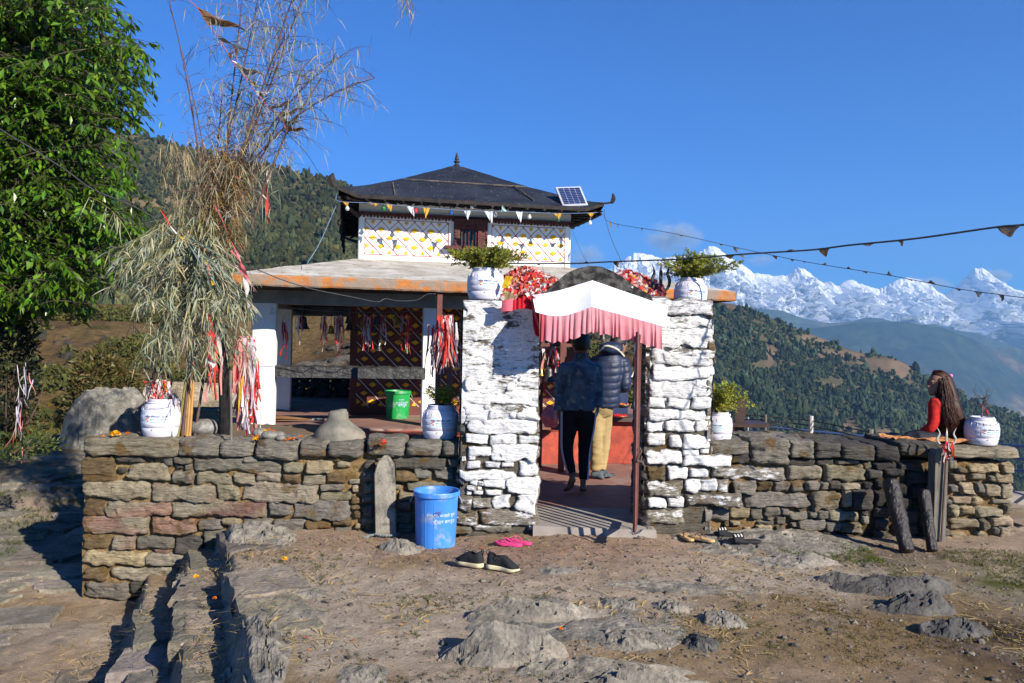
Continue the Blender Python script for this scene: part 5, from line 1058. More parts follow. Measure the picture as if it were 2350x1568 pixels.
# ---------------- shrubs in the barrels
M_leafY = pm('fine shrub leaf', (1, 1, 1), (.7, .7, .7), 8, .6, .25, col=True, trans=.35)
M_twig = pm('brown twig', (.11, .075, .05), (.06, .04, .03), 20, .85, .1)
def shrub(B, spread, hgt, nst, seed, label, lean=0.0, colr=(.30, .31, .05), dens=1.0, lsz=.016, up=1.0):
    spread *= 1.25; lsz *= 1.35; o, c, R, H, A = B; r = np.random.RandomState(seed); top = c + np.array([0, 0, H * .90]) @ A; root = thing('shrub', top, label, 'shrub', 'shrubs growing in the white barrels'); tw, lf = MB(), MB()
    for s in range(nst):
        a = r.uniform(0, 2 * math.pi); q = r.uniform(.15, 1) ** .6; d = np.array([math.cos(a) * q * spread + lean * r.uniform(.2, 1), math.sin(a) * q * spread * .8, hgt * (1.0 - .55 * q * r.uniform(.5, 1.3)) * up])
        p0 = top + np.array([r.uniform(-.03, .03), r.uniform(-.03, .03), 0]); P = bez(p0, p0 + d * np.array([.25, .25, .65]), p0 + d + [0, 0, -.02], 9); tw.tube(P, np.linspace(.0035, .0012, 9), 4)
        for i in range(2, 9):
            for _ in range(int(3 * dens)):
                q2 = P[i] + r.randn(3) * .006; dd = nrm((P[i] - P[i - 1]) / .03 + r.randn(3) * .8); L = r.uniform(.03, .085) * (1 - .04 * i); tip = q2 + dd * L; sd, tt = frame(dd); k = int(5 * dens + 5)
                for j in range(k):
                    b0 = q2 + (tip - q2) * (j + 1) / k; ld = nrm(dd + r.randn(3) * .8); ls = lsz * r.uniform(.6, 1.25); w_ = nrm(np.cross(ld, r.randn(3))) * ls * .22; cc = np.array(colr) * r.uniform(.45, 1.35) * np.array([r.uniform(.7, 1.25), 1, r.uniform(.5, 1.4)])
                    lf.add([b0, b0 + ld * ls * .5 + w_, b0 + ld * ls, b0 + ld * ls * .5 - w_], [[0, 1, 2, 3]], col=cc)
    tw.build('stem', M_twig, root); lf.build('foliage', M_leafY, root); return root
shrub(B3, .30, .27, 46, 3, 'bushy yellow green shrub in the barrel on the left gate pillar', dens=1.5)
shrub(B4, .28, .31, 46, 4, 'bushy shrub in the barrel on the right gate pillar, leaning out to the right', lean=.10, dens=1.5)
shrub(B5, .20, .36, 26, 5, 'light yellow green shrub in the barrel right of the gate', lean=.07, colr=(.40, .40, .06), dens=1.0)
shrub(B2, .17, .25, 13, 6, 'sparse small shrub in the barrel left of the gate', lean=-.02, dens=1.0)
o, c, R, H, A = B6; r = np.random.RandomState(9); top = c + [0, 0, H * .9]; mb = MB()
st = cat_rom([top, top + [.0, 0, .08], top + [.008, 0, .15], top + [.03, .01, .20]], 5); mb.tube(st, np.linspace(.008, .005, len(st)), 6)
for i in range(16):
    b0 = st[r.randint(7, len(st))]; d = np.array([r.uniform(-.12, .13), r.uniform(-.06, .06), r.uniform(-.01, .15)]); mb.tube(bez(b0, b0 + d * [.7, .7, .3], b0 + d, 6), np.linspace(.004, .0015, 6), 5)
    for _ in range(3): e = b0 + d * r.uniform(.4, .9); mb.tube([e, e + r.randn(3) * .02 + [0, 0, .02]], .0014, 4)
bt = thing('bare_plant', top, 'leafless dry twig plant in the barrel at the right end of the wall', 'plant'); mb.build('stem', pm('dry twig', (.16, .13, .12), (.07, .05, .05), 20, .9), bt)
def ribbon(mb, top, L, wd, r, col, drift=(0, 0, 0), k=9, wob=.012, tw=1.2, droop=True):
    t_ = np.linspace(0, 1, k); ph = r.uniform(0, 6.28, 4); P = np.asarray(top) + np.stack([drift[0] * t_ ** 1.3 + wob * np.sin(t_ * 5 + ph[0]) * t_, drift[1] * t_ + wob * np.sin(t_ * 4 + ph[1]) * t_, -L * t_ + drift[2] * t_ ** 2], 1)
    a = ph[2] + tw * t_ * r.uniform(-1, 1) * 2 + .5 * np.sin(t_ * 7 + ph[3]); sd = np.stack([np.cos(a), np.sin(a) * .9, .15 * np.sin(t_ * 9 + ph[1])], 1)
    w_ = wd * (.55 + .45 * np.sin(np.pi * np.clip(t_ * 1.3 + .12, 0, 1))) * r.uniform(.8, 1.2, k); mb.strip(P, w_, sd, col=np.array(col) * r.uniform(.8, 1.12))
def pick(r, w_): return [RED, PINK, WHT, LIL, YEL][np.searchsorted(np.cumsum(w_), r.rand())]
mb = MB(); ribbon(mb, top + [.03, -.01, .11], .10, .012, r, RED, (.03, 0, 0)); ribbon(mb, top + [.03, -.012, .11], .09, .01, r, RED, (.05, 0, 0)); ribbon(mb, top + [.0, -.01, .18], .08, .01, r, (.25, .03, .05)); mb.build('ribbon', M_cloth, bt)

# horns and faded ribbons in the leftmost barrel
o, c, R, H, A = B1; top = c + [0, 0, H * .92]; tr = thing('trident', top, 'dark iron trident head wrapped in faded ribbons, standing in the leftmost barrel', 'trident'); M_blackiron = pm('black iron', (.035, .028, .028), (.015, .012, .012), 25, .55, .5)
mb = MB(); mb.tube(cat_rom([top + [-.06, 0, 0], top + [-.085, 0, .14], top + [-.10, 0, .24], top + [-.085, 0, .29], top + [-.12, 0, .34]], 5), .013, 6); mb.tube([top + [-.03, 0, 0], top + [-.03, 0, .22], top + [-.028, 0, .35]], [.012, .016, .002], 6); mb.tube(cat_rom([top + [-.0, 0, 0], top + [.06, 0, .13], top + [.075, 0, .2], top + [.06, 0, .25]], 5), .009, 6); mb.build('prong', M_blackiron, tr, smooth=True)
r = np.random.RandomState(12); mb = MB()
for i in range(150): ribbon(mb, top + [r.uniform(-.15, .08), r.uniform(-.08, .05), r.uniform(.05, .21)], r.uniform(.06, .17), r.uniform(.018, .036), r, pick(r, (.28, .2, .35, .12, .05)) if r.rand() < .8 else (.45, .38, .34), (r.uniform(-.03, .03), -.03, 0), wob=.02)
mb.build('ribbon', M_cloth, tr)
mb = MB(); ribbon(mb, top + [.12, -.03, .13], .22, .014, r, RED, (.05, -.04, 0)); ribbon(mb, top + [.06, -.03, .15], .20, .016, r, RED, (.02, -.04, 0)); P = cat_rom([top + [.02, -.06, .12], top + [.10, -.08, .09], top + [.16, -.10, .0], top + [.15, -.13, -.12], top + [.15, -.13, -.25], top + [.19, -.16, -.36]], 6); mb.strip(P, .02, np.array([.5, .3, .8]), col=WHT)
for q in range(60): a0 = top + [r.uniform(-.02, .17), r.uniform(-.1, 0), r.uniform(-.05, .14)]; mb.tube(bez(a0, a0 + r.randn(3) * .03, a0 + r.randn(3) * .05 + [0, 0, .03], 4), .0013, 3, col=(.12, .09, .07))
tag(mb.build('dry_garland', M_cloth, base=top), 'dried garland and red and white streamers spilling from the leftmost barrel', 'garland')

# ---------------- bins
def bin_(px, py, Yb, wtop, hpx, wbot, color, label, sides=None, ribs=14, name='bin'):
    c = pix(px, py, Yb); Rt, Rb, H = wtop / 2 / FPX * Yb, wbot / 2 / FPX * Yb, hpx / FPX * Yb; c = c + [0, Rb, 0]; o = thing(name, c, label, 'bin')
    mt = pm(name + ' plastic', color, tuple(x * .86 for x in color), 2.5, .42, .4, .1, 60, .002, dirt=((.30, .31, .33), 7, .55, .74)); n = 112
    a = np.arange(n) * 2 * math.pi / n; k = 1 + .010 * (np.abs(((a * ribs / (2 * math.pi)) % 1) - .5) < .06)
    pr = [(Rb * .97, .001, 0), (Rb, .012, 0), (Rb + (Rt * .93 - Rb) * .80, H * .80, 1), (Rt * .93, H * .905, 0), (Rt * .94, H * .91, 0), (Rt, H * .915, 0), (Rt * 1.01, H * .93, 0), (Rt, H * .985, 0), (Rt * .985, H, 0), (Rt * .93, H * .995, 0), (Rt * .91, H * .95, 0), (Rb * .95, .03, 0), (.001, .025, 0)]
    R_ = []
    for q, (rr, z, rb_) in enumerate(pr): kk = k if q in (1, 2) else 1.0; R_.append(np.stack([c[0] + rr * kk * np.cos(a), c[1] + rr * kk * np.sin(a), np.full(n, c[2] + z)], 1))
    mb = MB(); mb.grid(np.array(R_), wrap=True)
    mb.build('body', mt, o, smooth=False)
    for sg in (-1, 1):
        mb = MB(); p = c + [sg * Rt * .97, -.02, H * .90]; mb.tube([p, p + [sg * .02, -.012, -.03], p + [sg * .028, -.02, -.055]], .003, 5); mb.tube([p + [0, .03, 0], p + [sg * .02, .02, -.03], p + [sg * .03, .0, -.055]], .003, 5); mb.build('handle', pm('bright wire', (.55, .55, .55), None, 5, .35, .6, metal=.7) if 'bright wire' not in bpy.data.materials else bpy.data.materials['bright wire'], o)
    return o, c, Rt, Rb, H
M_chalk = pm('white paint writing', (.60, .64, .70), (.18, .34, .56), 60, .8)
def bin_text(Bn, lines, a0, zf, wid):
    o, c, Rt, Rb, H = Bn
    for k, s in enumerate(lines):
        V, F = text_mesh(s); q = wid[k] / V[:, 0].max(); W = []
        for x, y in V[:, :2]:
            z = zf[k] + y * q * 1.0 ; rr = Rb + (Rt * .93 - Rb) * min(z, 1) + .004; a = -math.pi / 2 + a0[k] + x * q / rr * H; W.append(c + [rr * math.cos(a), rr * math.sin(a), z * H])
        mb = MB(); mb.add(np.array(W), ngons=F); mb.build('writing', M_chalk, o)
NB = bin_(995, 1268, 6.62, 110, 135, 92, (.045, .21, .62), 'blue plastic bin standing in front of the left wall, empty', ribs=14)
bin_text(NB, ['कालिका भगवती युवा', 'कुँडहर बागलुङ'], (-.38, -.05), (.60, .49), (.55, .42))
mb = MB(); o_, c_, Rt_, Rb_, H_ = NB
a = np.linspace(0, 2 * math.pi, 14)
mb.tube([c_ + [(Rb_ + .035) * math.cos(-1.42 + .10 * math.cos(q)), (Rb_ + .035) * math.sin(-1.42 + .10 * math.cos(q)), H_ * (.67 + .03 * math.sin(q))] for q in a], .0025, 4); mb.tube([c_ + [(Rb_ + .036) * math.cos(-1.33 + .02 * q), (Rb_ + .036) * math.sin(-1.33 + .02 * q), H_ * (.66 + .02 * q)] for q in range(4)], .0025, 4)
mb.build('scribble', pm('maroon scribble', (.16, .03, .07), None, 5), o_)
GYb = T(onv(911, 960, 1.9)[0], 1.9, 0)[1]
GB = bin_(908, 974, GYb, 62, 76, 50, (.012, .30, .065), 'green plastic bin on the verandah floor in front of the diamond wall', ribs=10)
bin_text(GB, ['कालिका', 'भगवती मन्दिर', 'बागलुङ'], (.25, -.02, .15), (.72, .62, .54), (.16, .42, .3))

# ---------------- footwear
M_black = pm('black fabric shoe', (.022, .024, .028), (.012, .013, .015), 60, .8, .2, .4, 200, .002)
M_sole = pm('yellowed foam sole', (.62, .55, .36), (.50, .42, .24), 12, .7, .2, .2, 90, .002)
def shoe_outline(L, W, n=28):     # sole outline, heel at x=0, toe at x=L
    t_ = np.linspace(0, 1, n // 2); hw = W / 2 * np.interp(t_, [0, .03, .12, .3, .45, .7, .85, .95, 1], [.25, .55, .72, .72, .70, 1.0, .92, .55, .15])
    off = .10 * W * np.sin(t_ * math.pi * 1.3); up = np.stack([t_ * L, off + hw], 1); dn = np.stack([t_ * L, off - hw], 1)[::-1]; return np.vstack([up, dn])
def placer(c, rot):
    ca, sa = math.cos(rot), math.sin(rot)
    return lambda P: np.stack([c[0] + P[..., 0] * ca - P[..., 1] * sa, c[1] + P[..., 0] * sa + P[..., 1] * ca, c[2] + P[..., 2]], -1)
def sneaker(px, py, rot, label, mirror=1):
    c = onz(px, py, 0); c[2] = float(ground_z(c[0], c[1])) + .008; o = thing('sneaker', c, label, 'sneaker', 'pair of black sneakers'); L, W = .265, .096; out = shoe_outline(L, W, 36); out[:, 1] *= mirror; pl_ = placer(c, rot)
    x = out[:, 0] / L
    def ring(sc_, z): 
        q = out.copy(); cen = np.array([L * .5, 0]); q = cen + (q - cen) * sc_; return pl_(np.column_stack([q, np.broadcast_to(z, len(q))]))
    zt = .032 + .012 * (1 - x) + .006 * np.clip(x - .8, 0, 1) * 5
    mb = MB(); mb.loft(np.array([ring(.95, .006 + .016 * np.clip(x - .82, 0, 1) * 5), ring(1.02, .016 + .012 * np.clip(x - .82, 0, 1) * 5), ring(1.03, zt * .75), ring(.98, zt)])); mb.build('sole', M_sole, o, smooth=True)
    topz = np.interp(x, [0, .08, .25, .40, .55, .75, .92, 1], [.135, .125, .10, .112, .105, .078, .055, .042]); R_ = []
    for q in np.linspace(0, 1, 9): s_ = 1.0 + .03 * math.sin(q * 2.6) - .62 * max(0, q - .35) ** 1.6 ; cenx = .5 * L - .05 * q * L; P = out.copy(); P[:, 0] = cenx + (P[:, 0] - cenx) * (1 - .13 * q ** 2); P[:, 1] *= s_; R_.append(pl_(np.column_stack([P, zt + (topz - zt) * (q ** .9)])))
    mb = MB(); mb.grid(np.array(R_)[:, :], wrap=True)
    # tongue and closed vamp
    T0 = R_[-1]; h = len(T0) // 2; P = np.stack([T0[:h], T0[h:][::-1]], 1); keep = x[:h] > .36; P = P[keep]; M_ = P.mean(1) + np.array([0, 0, .006]); mb.grid(np.stack([P[:, 0], M_, P[:, 1]], 1))
    mb.build('upper', M_black, o, smooth=True)
    mb = MB(); hl = pl_(np.array([[0.005, 0, .10]]))[0]; dirx = np.array([math.cos(rot), math.sin(rot), 0]); mb.strip(cat_rom([hl, hl - dirx * .012 + [0, 0, .03], hl + dirx * .004 + [0, 0, .05], hl + dirx * .018 + [0, 0, .02]], 4), .014, np.array([-dirx[1], dirx[0], 0])); mb.build('pull_tab', M_black, o)
    mb = MB()
    for i in range(5): q = .42 + .08 * i; zz = np.interp(q, [.36, .75], [.098, .07]); a_, b_ = pl_(np.array([[q * L, -.026, zz - .01], [q * L + .01, .026, zz - .01]])); mb.tube(bez(a_, (a_ + b_) / 2 + [0, 0, .014], b_, 6), .0028, 5)
    k_ = pl_(np.array([[.45 * L, 0, .10]]))[0]
    for sg in (-1, 1): mb.tube(cat_rom([k_, k_ + [.02 * sg, -.01, .022], k_ + [.045 * sg, -.02, .012], k_ + [.03 * sg, -.03, -.005], k_], 4), .0025, 5)
    mb.build('lace', M_black, o); return o
sneaker(1108, 1300, math.radians(145), 'left black sneaker with a cream sole, toe to the back, lying on the bare earth')
sneaker(1118, 1300, math.radians(-22), 'right black sneaker with laces and a yellowed sole, toe to the viewer')
def sandal(px, py, rot, L, W, col, label, group, kind='thong', strap=None, zadd=0, name='flip_flop'):
    c = onz(px, py, .0 + zadd); dx, dy = math.cos(rot) * L * .4, math.sin(rot) * L * .4; dg = bpy.context.evaluated_depsgraph_get(); dg.update(); c[2] = max([sc.ray_cast(dg, Vector((c[0] + k * dx, c[1] + k * dy, .5)), Vector((0, 0, -1)))[1][2] for k in (-1, -.5, 0, .5, 1)]) + .002; o = thing(name, c, label, name.replace('_', ' '), group); out = shoe_outline(L, W, 40); out[:, 0] -= L / 2; pl_ = placer(c, rot)
    mt = bpy.data.materials.get('rubber ' + str(col)) or pm('rubber ' + str(col), col, tuple(x * .85 for x in col), 15, .7, .25, .2, 80, .002)
    ms = mt if strap is None else (bpy.data.materials.get('strap ' + str(strap)) or pm('strap ' + str(strap), strap, None, 20, .55, .3)); mb = MB(); R_ = []
    for z, s_ in ((0, .96), (.006, 1), (.018, 1), (.022, .97)): R_.append(pl_(np.column_stack([out * s_, np.full(len(out), z)])))
    mb.loft(np.array(R_)); mb.build('sole', mt, o, smooth=False); mb = MB()
    if kind == 'thong':
        toe = np.array([L * .27, .004, .022])
        for sg in (-1, 1):
            e = np.array([-L * .06, sg * W * .40, .02]); P = pl_(bez(toe + [0, 0, .012], np.array([L * .12, sg * W * .42, .075]), e, 10)); mb.tube(P, np.linspace(.0035, .0055, 10), 6, flat=.7)
        mb.tube(pl_(np.array([toe, toe + [0, 0, .018]])), .004, 6); mb.build('strap', ms, o, smooth=True)
    else:
        G = []
        for i in range(9):
            q = i / 8; xx = L * (.02 + .30 * q); row = []
            for j in range(13): a = math.pi * j / 12; row.append([xx + .012 * math.sin(a), math.cos(a) * W * .50, .012 + math.sin(a) * (.050 - .010 * q)])
            G.append(row)
        P = pl_(np.array(G)); mb.grid(P); mb.grid(P + [0, 0, .006]); mb.build('strap', ms, o, smooth=True); mb = MB()
        for i in (1, 3.5, 6):
            for q in range(2): pass
            rows = np.array([[ [L * (.02 + .30 * (i + dq) / 8) + .012 * math.sin(math.pi * j / 12), math.cos(math.pi * j / 12) * W * .53, .0195 + math.sin(math.pi * j / 12) * (.052 - .010 * (i + dq) / 8)] for j in range(3, 11)] for dq in (0, 1.15)]); mb.grid(pl_(rows))
        mb.build('stripe', pm('white stripe', (.72, .70, .62), None, 10), o)
    return o
PK = (.62, .05, .19)
sandal(1166, 1246, math.radians(160), .25, .09, PK, 'pink flip-flop lying on the left of its pair below the white pillar', 'pink flip-flops')
sandal(1190, 1242, math.radians(150), .25, .09, PK, 'pink flip-flop lying on the right of its pair below the white pillar', 'pink flip-flops')
TN = (.52, .35, .16)
sandal(1577, 1229, math.radians(100), .22, .085, TN, 'tan flip-flop with brown straps, nearer to the gate', 'tan flip-flops', strap=(.12, .03, .02), zadd=.045)
sandal(1611, 1236, math.radians(135), .24, .085, TN, 'tan flip-flop with brown straps, beside the black slides', 'tan flip-flops', strap=(.12, .03, .02), zadd=.045)
BK = (.02, .021, .024)
sandal(1672, 1229, math.radians(172), .25, .095, BK, 'black slide with white stripes, the rear one of its pair', 'black slides', 'slide', zadd=.05, name='slide_sandal')
sandal(1709, 1242, math.radians(176), .27, .10, BK, 'black slide with white stripes, the front one of its pair', 'black slides', 'slide', zadd=.055, name='slide_sandal')
# crumpled plastic bag
c = onz(1818, 1205, .05); k = 18; r = np.random.RandomState(4); a = np.linspace(-1, 1, k); U, V = np.meshgrid(a, a, indexing='ij'); p = np.stack([U * 2, V * 2, 0 * U], -1); mb = MB(); mb.grid(np.stack([c[0] + U * .13, c[1] + V * .07, .07 + .03 * (1 - U ** 2) * (1 - V ** 2) + .03 * fbm(p, 4, 3)], -1))
mt, t, b = newmat('clear plastic film'); b.inputs['Base Color'].default_value = (.8, .82, .84, 1); b.inputs['Roughness'].default_value = .2; b.inputs['Alpha'].default_value = .55
tag(mb.build('plastic_bag', mt, smooth=True, base=c), 'crumpled clear plastic bag at the foot of the right wall', 'plastic bag')

# ---------------- gate leaf, seen edge on
M_gate = pm('maroon gate paint', (.17, .065, .05), (.12, .045, .035), 8, .5, .35, .1, 60, .002, dirt=((.10, .06, .04), 12, .62, .74))
Gt, Gb = pix(1463, 762, 6.42), pix(1456, 1221, 6.42); Hb = pix(1460, 1196, 7.02); hz_ = Gt[2] - .02
gt = thing('metal_gate', Hb, 'maroon steel gate leaf standing open, seen edge on at the right pillar', 'gate'); mb = MB(); dr = nrm(Hb * [1, 1, 0] - Gb * [1, 1, 0]); AG = np.array([dr, [-dr[1], dr[0], 0], [0, 0, 1.0]]); Lg = np.linalg.norm((Hb - Gb)[:2])
def gbox(m_, a0, a1, z0, z1, th=.035, off=0): ctr = Gb * [1, 1, 0] + dr * (a0 + a1) / 2 + [0, 0, (z0 + z1) / 2] + AG[1] * off; m_.box(ctr, (a1 - a0, th, z1 - z0), AG)
zb0 = Gb[2]; mb.tube([Gb, Gt], .015, 4, up=(0, 1, 0)); gbox(mb, .025, Lg, zb0, zb0 + .04, .03); gbox(mb, .025, Lg, hz_ - .04, hz_, .03); gbox(mb, .025, Lg, .95, .985, .03); gbox(mb, Lg - .03, Lg, zb0 + .041, hz_ - .041, .03)
mb.build('frame', M_gate, gt); mb = MB()
for i in range(6): a_ = .09 + (Lg - .15) * i / 5; gbox(mb, a_ - .011, a_ + .011, zb0 + .041, .949, .022); gbox(mb, a_ - .011, a_ + .011, .986, hz_ - .041, .022)
mb.build('bar', M_gate, gt); mb = MB(); p = pix(1462, 1030, 6.40); mb.tube([p + [.02, 0, .01], p + [.035, 0, -.02], p + [.02, 0, -.05], p + [.01, 0, -.09], p + [.03, 0, -.10], p + [.04, 0, -.06]], .007, 6); mb.tube(bez(p + [.0, 0, -.1], p + [.06, 0, -.1], p + [.05, 0, -.13]), .008, 6); mb.build('hasp', M_iron, gt)
mb = MB()
for q in range(9): mb.tube(cat_rom([pix(1470, 1187, 6.9), pix(1478 + wr.uniform(-8, 12), 1195 + wr.uniform(-8, 8), 6.85), pix(1488 + wr.uniform(-8, 8), 1205 + wr.uniform(-6, 10), 6.8), pix(1484, 1212, 6.9)], 4), .0016, 4)
tag(mb.build('wire_tangle', M_wire, base=pix(1480, 1205, 6.9)), 'tangle of thin wire at the foot of the open gate', 'wire')

# ---------------- awning
M_awn = pm('white canvas', (.80, .80, .82), (.74, .74, .77), 3, .9, .1, .25, 12, .01, trans=.15)
M_fr = pm('faded red valance', (1, 1, 1), (.85, .85, .85), 14, .9, .1, .2, 80, .003, col=True, trans=.2)
Pk, Cn = pix(1358, 643, 6.98), pix(1357, 703, 6.56); Lb, Lt = pix(1229, 716, 6.60), pix(1221, 678, 6.88); Rb_, Rt_ = pix(1530, 752, 6.66), pix(1532, 703, 6.98)
aw = thing('awning', Pk, 'white cloth awning with a faded pink pleated valance over the gateway', 'awning')
def panel(a, b_, c, d, sag, seed, n=30):     # a top, b bottom (crease side); d top, c bottom (far side)
    G = np.zeros((n, n, 3))
    for i in range(n):
        for j in range(n):
            s, t_ = i / (n - 1), j / (n - 1); G[i, j] = (a * (1 - t_) + b_ * t_) * (1 - s) + (d * (1 - t_) + c * t_) * s; G[i, j, 2] -= sag * math.sin(math.pi * s) * (.3 + .7 * t_)
    G += .008 * fbm(G * 4, 3, seed)[..., None] * np.array([0, 1, 1]); return G
GL = panel(Pk, Cn, Lb, Lt, .055, 3); GR = panel(Pk, Cn, Rb_, Rt_, .0, 4); mb = MB(); mb.grid(GL); mb.grid(GR); mb.build('canopy', M_awn, aw, smooth=True)
def valance(edge, drop0, drop1, seed, flip=1):
    E = cat_rom(edge[::3], 22); k = len(E); r = np.random.RandomState(seed); s = np.linspace(0, 1, k); L = np.linalg.norm(edge[-1] - edge[0]); ph = np.cumsum(r.uniform(.3, 1.7, k) * (1 + .5 * np.sin(s * 23 + seed))); ph = ph / ph[-1] * L / .052 * 2 * math.pi; T_ = np.linspace(0, 1, 9); out = nrm(np.cross(edge[-1] - edge[0], [0, 0, 1])); out = out if out[1] < 0 else -out; G = np.zeros((k, 9, 3)); Cc = np.zeros((k, 9, 3))
    for j, t_ in enumerate(T_):
        am = .003 + .010 * t_; dz = (drop0 + (drop1 - drop0) * s) * t_ * (1 + .05 * np.sin(ph * .5)); G[:, j] = E + out * (np.sin(ph) * am + .012 * t_)[:, None] + np.stack([.006 * np.cos(ph) * t_, 0 * s, -dz], 1)
        fade = np.clip(.35 + .5 * fbm(np.stack([s * 5, 0 * s + t_ * 2, 0 * s + seed], -1), 3, seed) + .25 * (1 - t_), 0, 1)[:, None]; Cc[:, j] = np.array([.58, .17, .20]) * (1 - fade) + np.array([.72, .36, .39]) * fade
    return G, Cc
mb = MB(); G, Cc = valance(GL[:, -1], .205, .225, 5); Cc[-26:] = np.array([.45, .02, .03]) * .6 + Cc[-26:] * .3; mb.grid(G, col=Cc); G, Cc = valance(GR[:, -1], .205, .195, 6); mb.grid(G, col=Cc); mb.build('valance', M_fr, aw, smooth=True)
# red gathered band and fold on the left end
mb = MB(); k = 60; s = np.linspace(0, 1, k); A0, A1, A2 = pix(1160, 700, 6.93), pix(1190, 676, 6.90), pix(1222, 682, 6.9); C_ = bez(A0, A1, A2, k); ph = s * 40; G = np.stack([C_ + np.stack([0 * s, -.010 * np.sin(ph), .008 * np.cos(ph * .7)], 1), C_ + np.stack([.004 * np.sin(ph), -.04 - .008 * np.sin(ph + .5), -.05 - .01 * np.sin(ph * .5)], 1), C_ + np.stack([.004 * np.sin(ph), -.055 - .006 * np.sin(ph + .5), -.085 - .03 * s], 1)], 1); mb.grid(G, col=(.52, .02, .03))
q0 = np.array([pix(x, y, Y_) for x, y, Y_ in ((1152, 690, 6.86), (1178, 686, 6.86), (1176, 714, 6.84), (1150, 715, 6.84))]); n = 10; G = np.array([[(q0[0] * (1 - i / 9) + q0[1] * i / 9) * (1 - j / 9) + (q0[3] * (1 - i / 9) + q0[2] * i / 9) * j / 9 + [0, -.02 * math.sin(math.pi * i / 9), 0] for j in range(n)] for i in range(n)]); mb.grid(G, col=(.60, .13, .17))
A0, A1 = pix(1219, 680, 6.86), pix(1238, 770, 6.9); k = 26; s = np.linspace(0, 1, k); rows = []
for j in range(14): u = j / 13; C_ = A0 * (1 - s)[:, None] + A1 * s[:, None]; C_ = C_ + np.stack([(u - .35) * (.05 + .05 * s) + .01 * np.sin(s * 6 + u * 9), -.02 * np.cos(u * 18) * (1 + .3 * s) - .03, -.01 * np.sin(u * 9) + 0 * s], 1); rows.append(C_)
mb.grid(np.array(rows), col=np.repeat((np.array([.46, .02, .03])[None] + np.array([.10, .08, .10])[None] * (np.cos(np.arange(14) * 18 / 13.) > .4)[:, None])[:, None], k, 1)); mb.build('red_band', M_fr, aw, smooth=True)
mb = MB(); A0, A1, A2, A3 = pix(1122, 692, 6.95), pix(1216, 690, 6.92), pix(1216, 716, 6.90), pix(1140, 703, 6.93); G = np.array([[(A0 * (1 - i / 19) + A1 * i / 19) * (1 - j / 9) + (A3 * (1 - i / 19) + A2 * i / 19) * j / 9 + np.array([0, -.015 * math.sin(i * .9), .006 * math.sin(i * .7)]) for j in range(10)] for i in range(20)]); mb.grid(G); mb.build('flap', M_awn, aw, smooth=True)

# ---------------- heaps of offered ribbons behind the awning
def heap(name, pts, Yh, dep, n, seed, label):
    r = np.random.RandomState(seed); mb = MB(); base = pix(pts[0][0], pts[0][1], Yh); xs = [p[0] for p in pts]; r_ = r
    for i in range(n):
        x = r.uniform(pts[0][0], pts[-1][0]); yt = np.interp(x, xs, [p[1] for p in pts]); yb = np.interp(x, xs, [p[2] for p in pts]); q = r.rand() ** .6; y = yb + (yt - yb) * q; c = pix(x, y, Yh + dep * (.15 + .85 * q) * r.uniform(.75, 1.0) - .05); w_ = r.uniform(.02, .042); col = pick(r, (.42, .25, .25, .03, .05))
        k = 6; a = np.linspace(0, r.uniform(2, 5), k); d1, d2 = nrm(r.randn(3)), nrm(r.randn(3)); L = r.uniform(.015, .04); P = c + L * np.cos(a)[:, None] * d1 + L * np.sin(a)[:, None] * d2; mb.strip(P, w_, nrm(r.randn(3)), col=np.array(col) * r.uniform(.85, 1.1))
    # lump under the ribbons
    cc = pix((pts[0][0] + pts[-1][0]) / 2, max(p[2] for p in pts), Yh + dep * .6); mb.ball(cc, ((pts[-1][0] - pts[0][0]) / FPX * Yh * .42, dep * .45, .10), 14, 8, col=(.45, .1, .1))
    return tag(mb.build(name, M_cloth, base=base), label, 'ribbon heap')
heap('ribbon_heap', [(1150, 662, 690), (1170, 628, 690), (1200, 616, 690), (1228, 622, 688), (1262, 640, 668), (1285, 650, 655)], 7.15, .35, 1500, 3, 'large heap of red and white offered ribbons behind the left slope of the gate arch')
heap('ribbon_heap', [(1418, 632, 638), (1438, 627, 650), (1460, 632, 664), (1480, 640, 678), (1505, 652, 695), (1519, 665, 698)], 7.15, .35, 1100, 5, 'smaller heap of red and white ribbons behind the right slope of the gate arch')
def draped(name, q, col, label, cat, seed, Yq, fold=.02):
    n = 14; Q = [pix(x, y, Yq + dy) for x, y, dy in q]; G = np.array([[(Q[0] * (1 - i / 13) + Q[1] * i / 13) * (1 - j / 13) + (Q[3] * (1 - i / 13) + Q[2] * i / 13) * j / 13 for j in range(n)] for i in range(n)]); G += fold * fbm(G * 14, 3, seed)[..., None] * np.array([.3, 1, .5]); mb = MB(); mb.grid(G, col=col); return tag(mb.build(name, M_cloth, smooth=True, base=Q[3]), label, cat)
draped('folded_cloth', [(1161, 632, 0), (1178, 634, -.02), (1166, 662, -.03), (1152, 660, 0)], (.82, .50, .03), 'folded yellow cloth on the ribbon heap beside the left pillar barrel', 'cloth', 3, 7.08)
draped('folded_cloth', [(1155, 668, 0), (1178, 672, -.03), (1182, 688, -.04), (1158, 688, 0)], (.70, .48, .22), 'pale orange cloth at the foot of the ribbon heap', 'cloth', 4, 7.05)

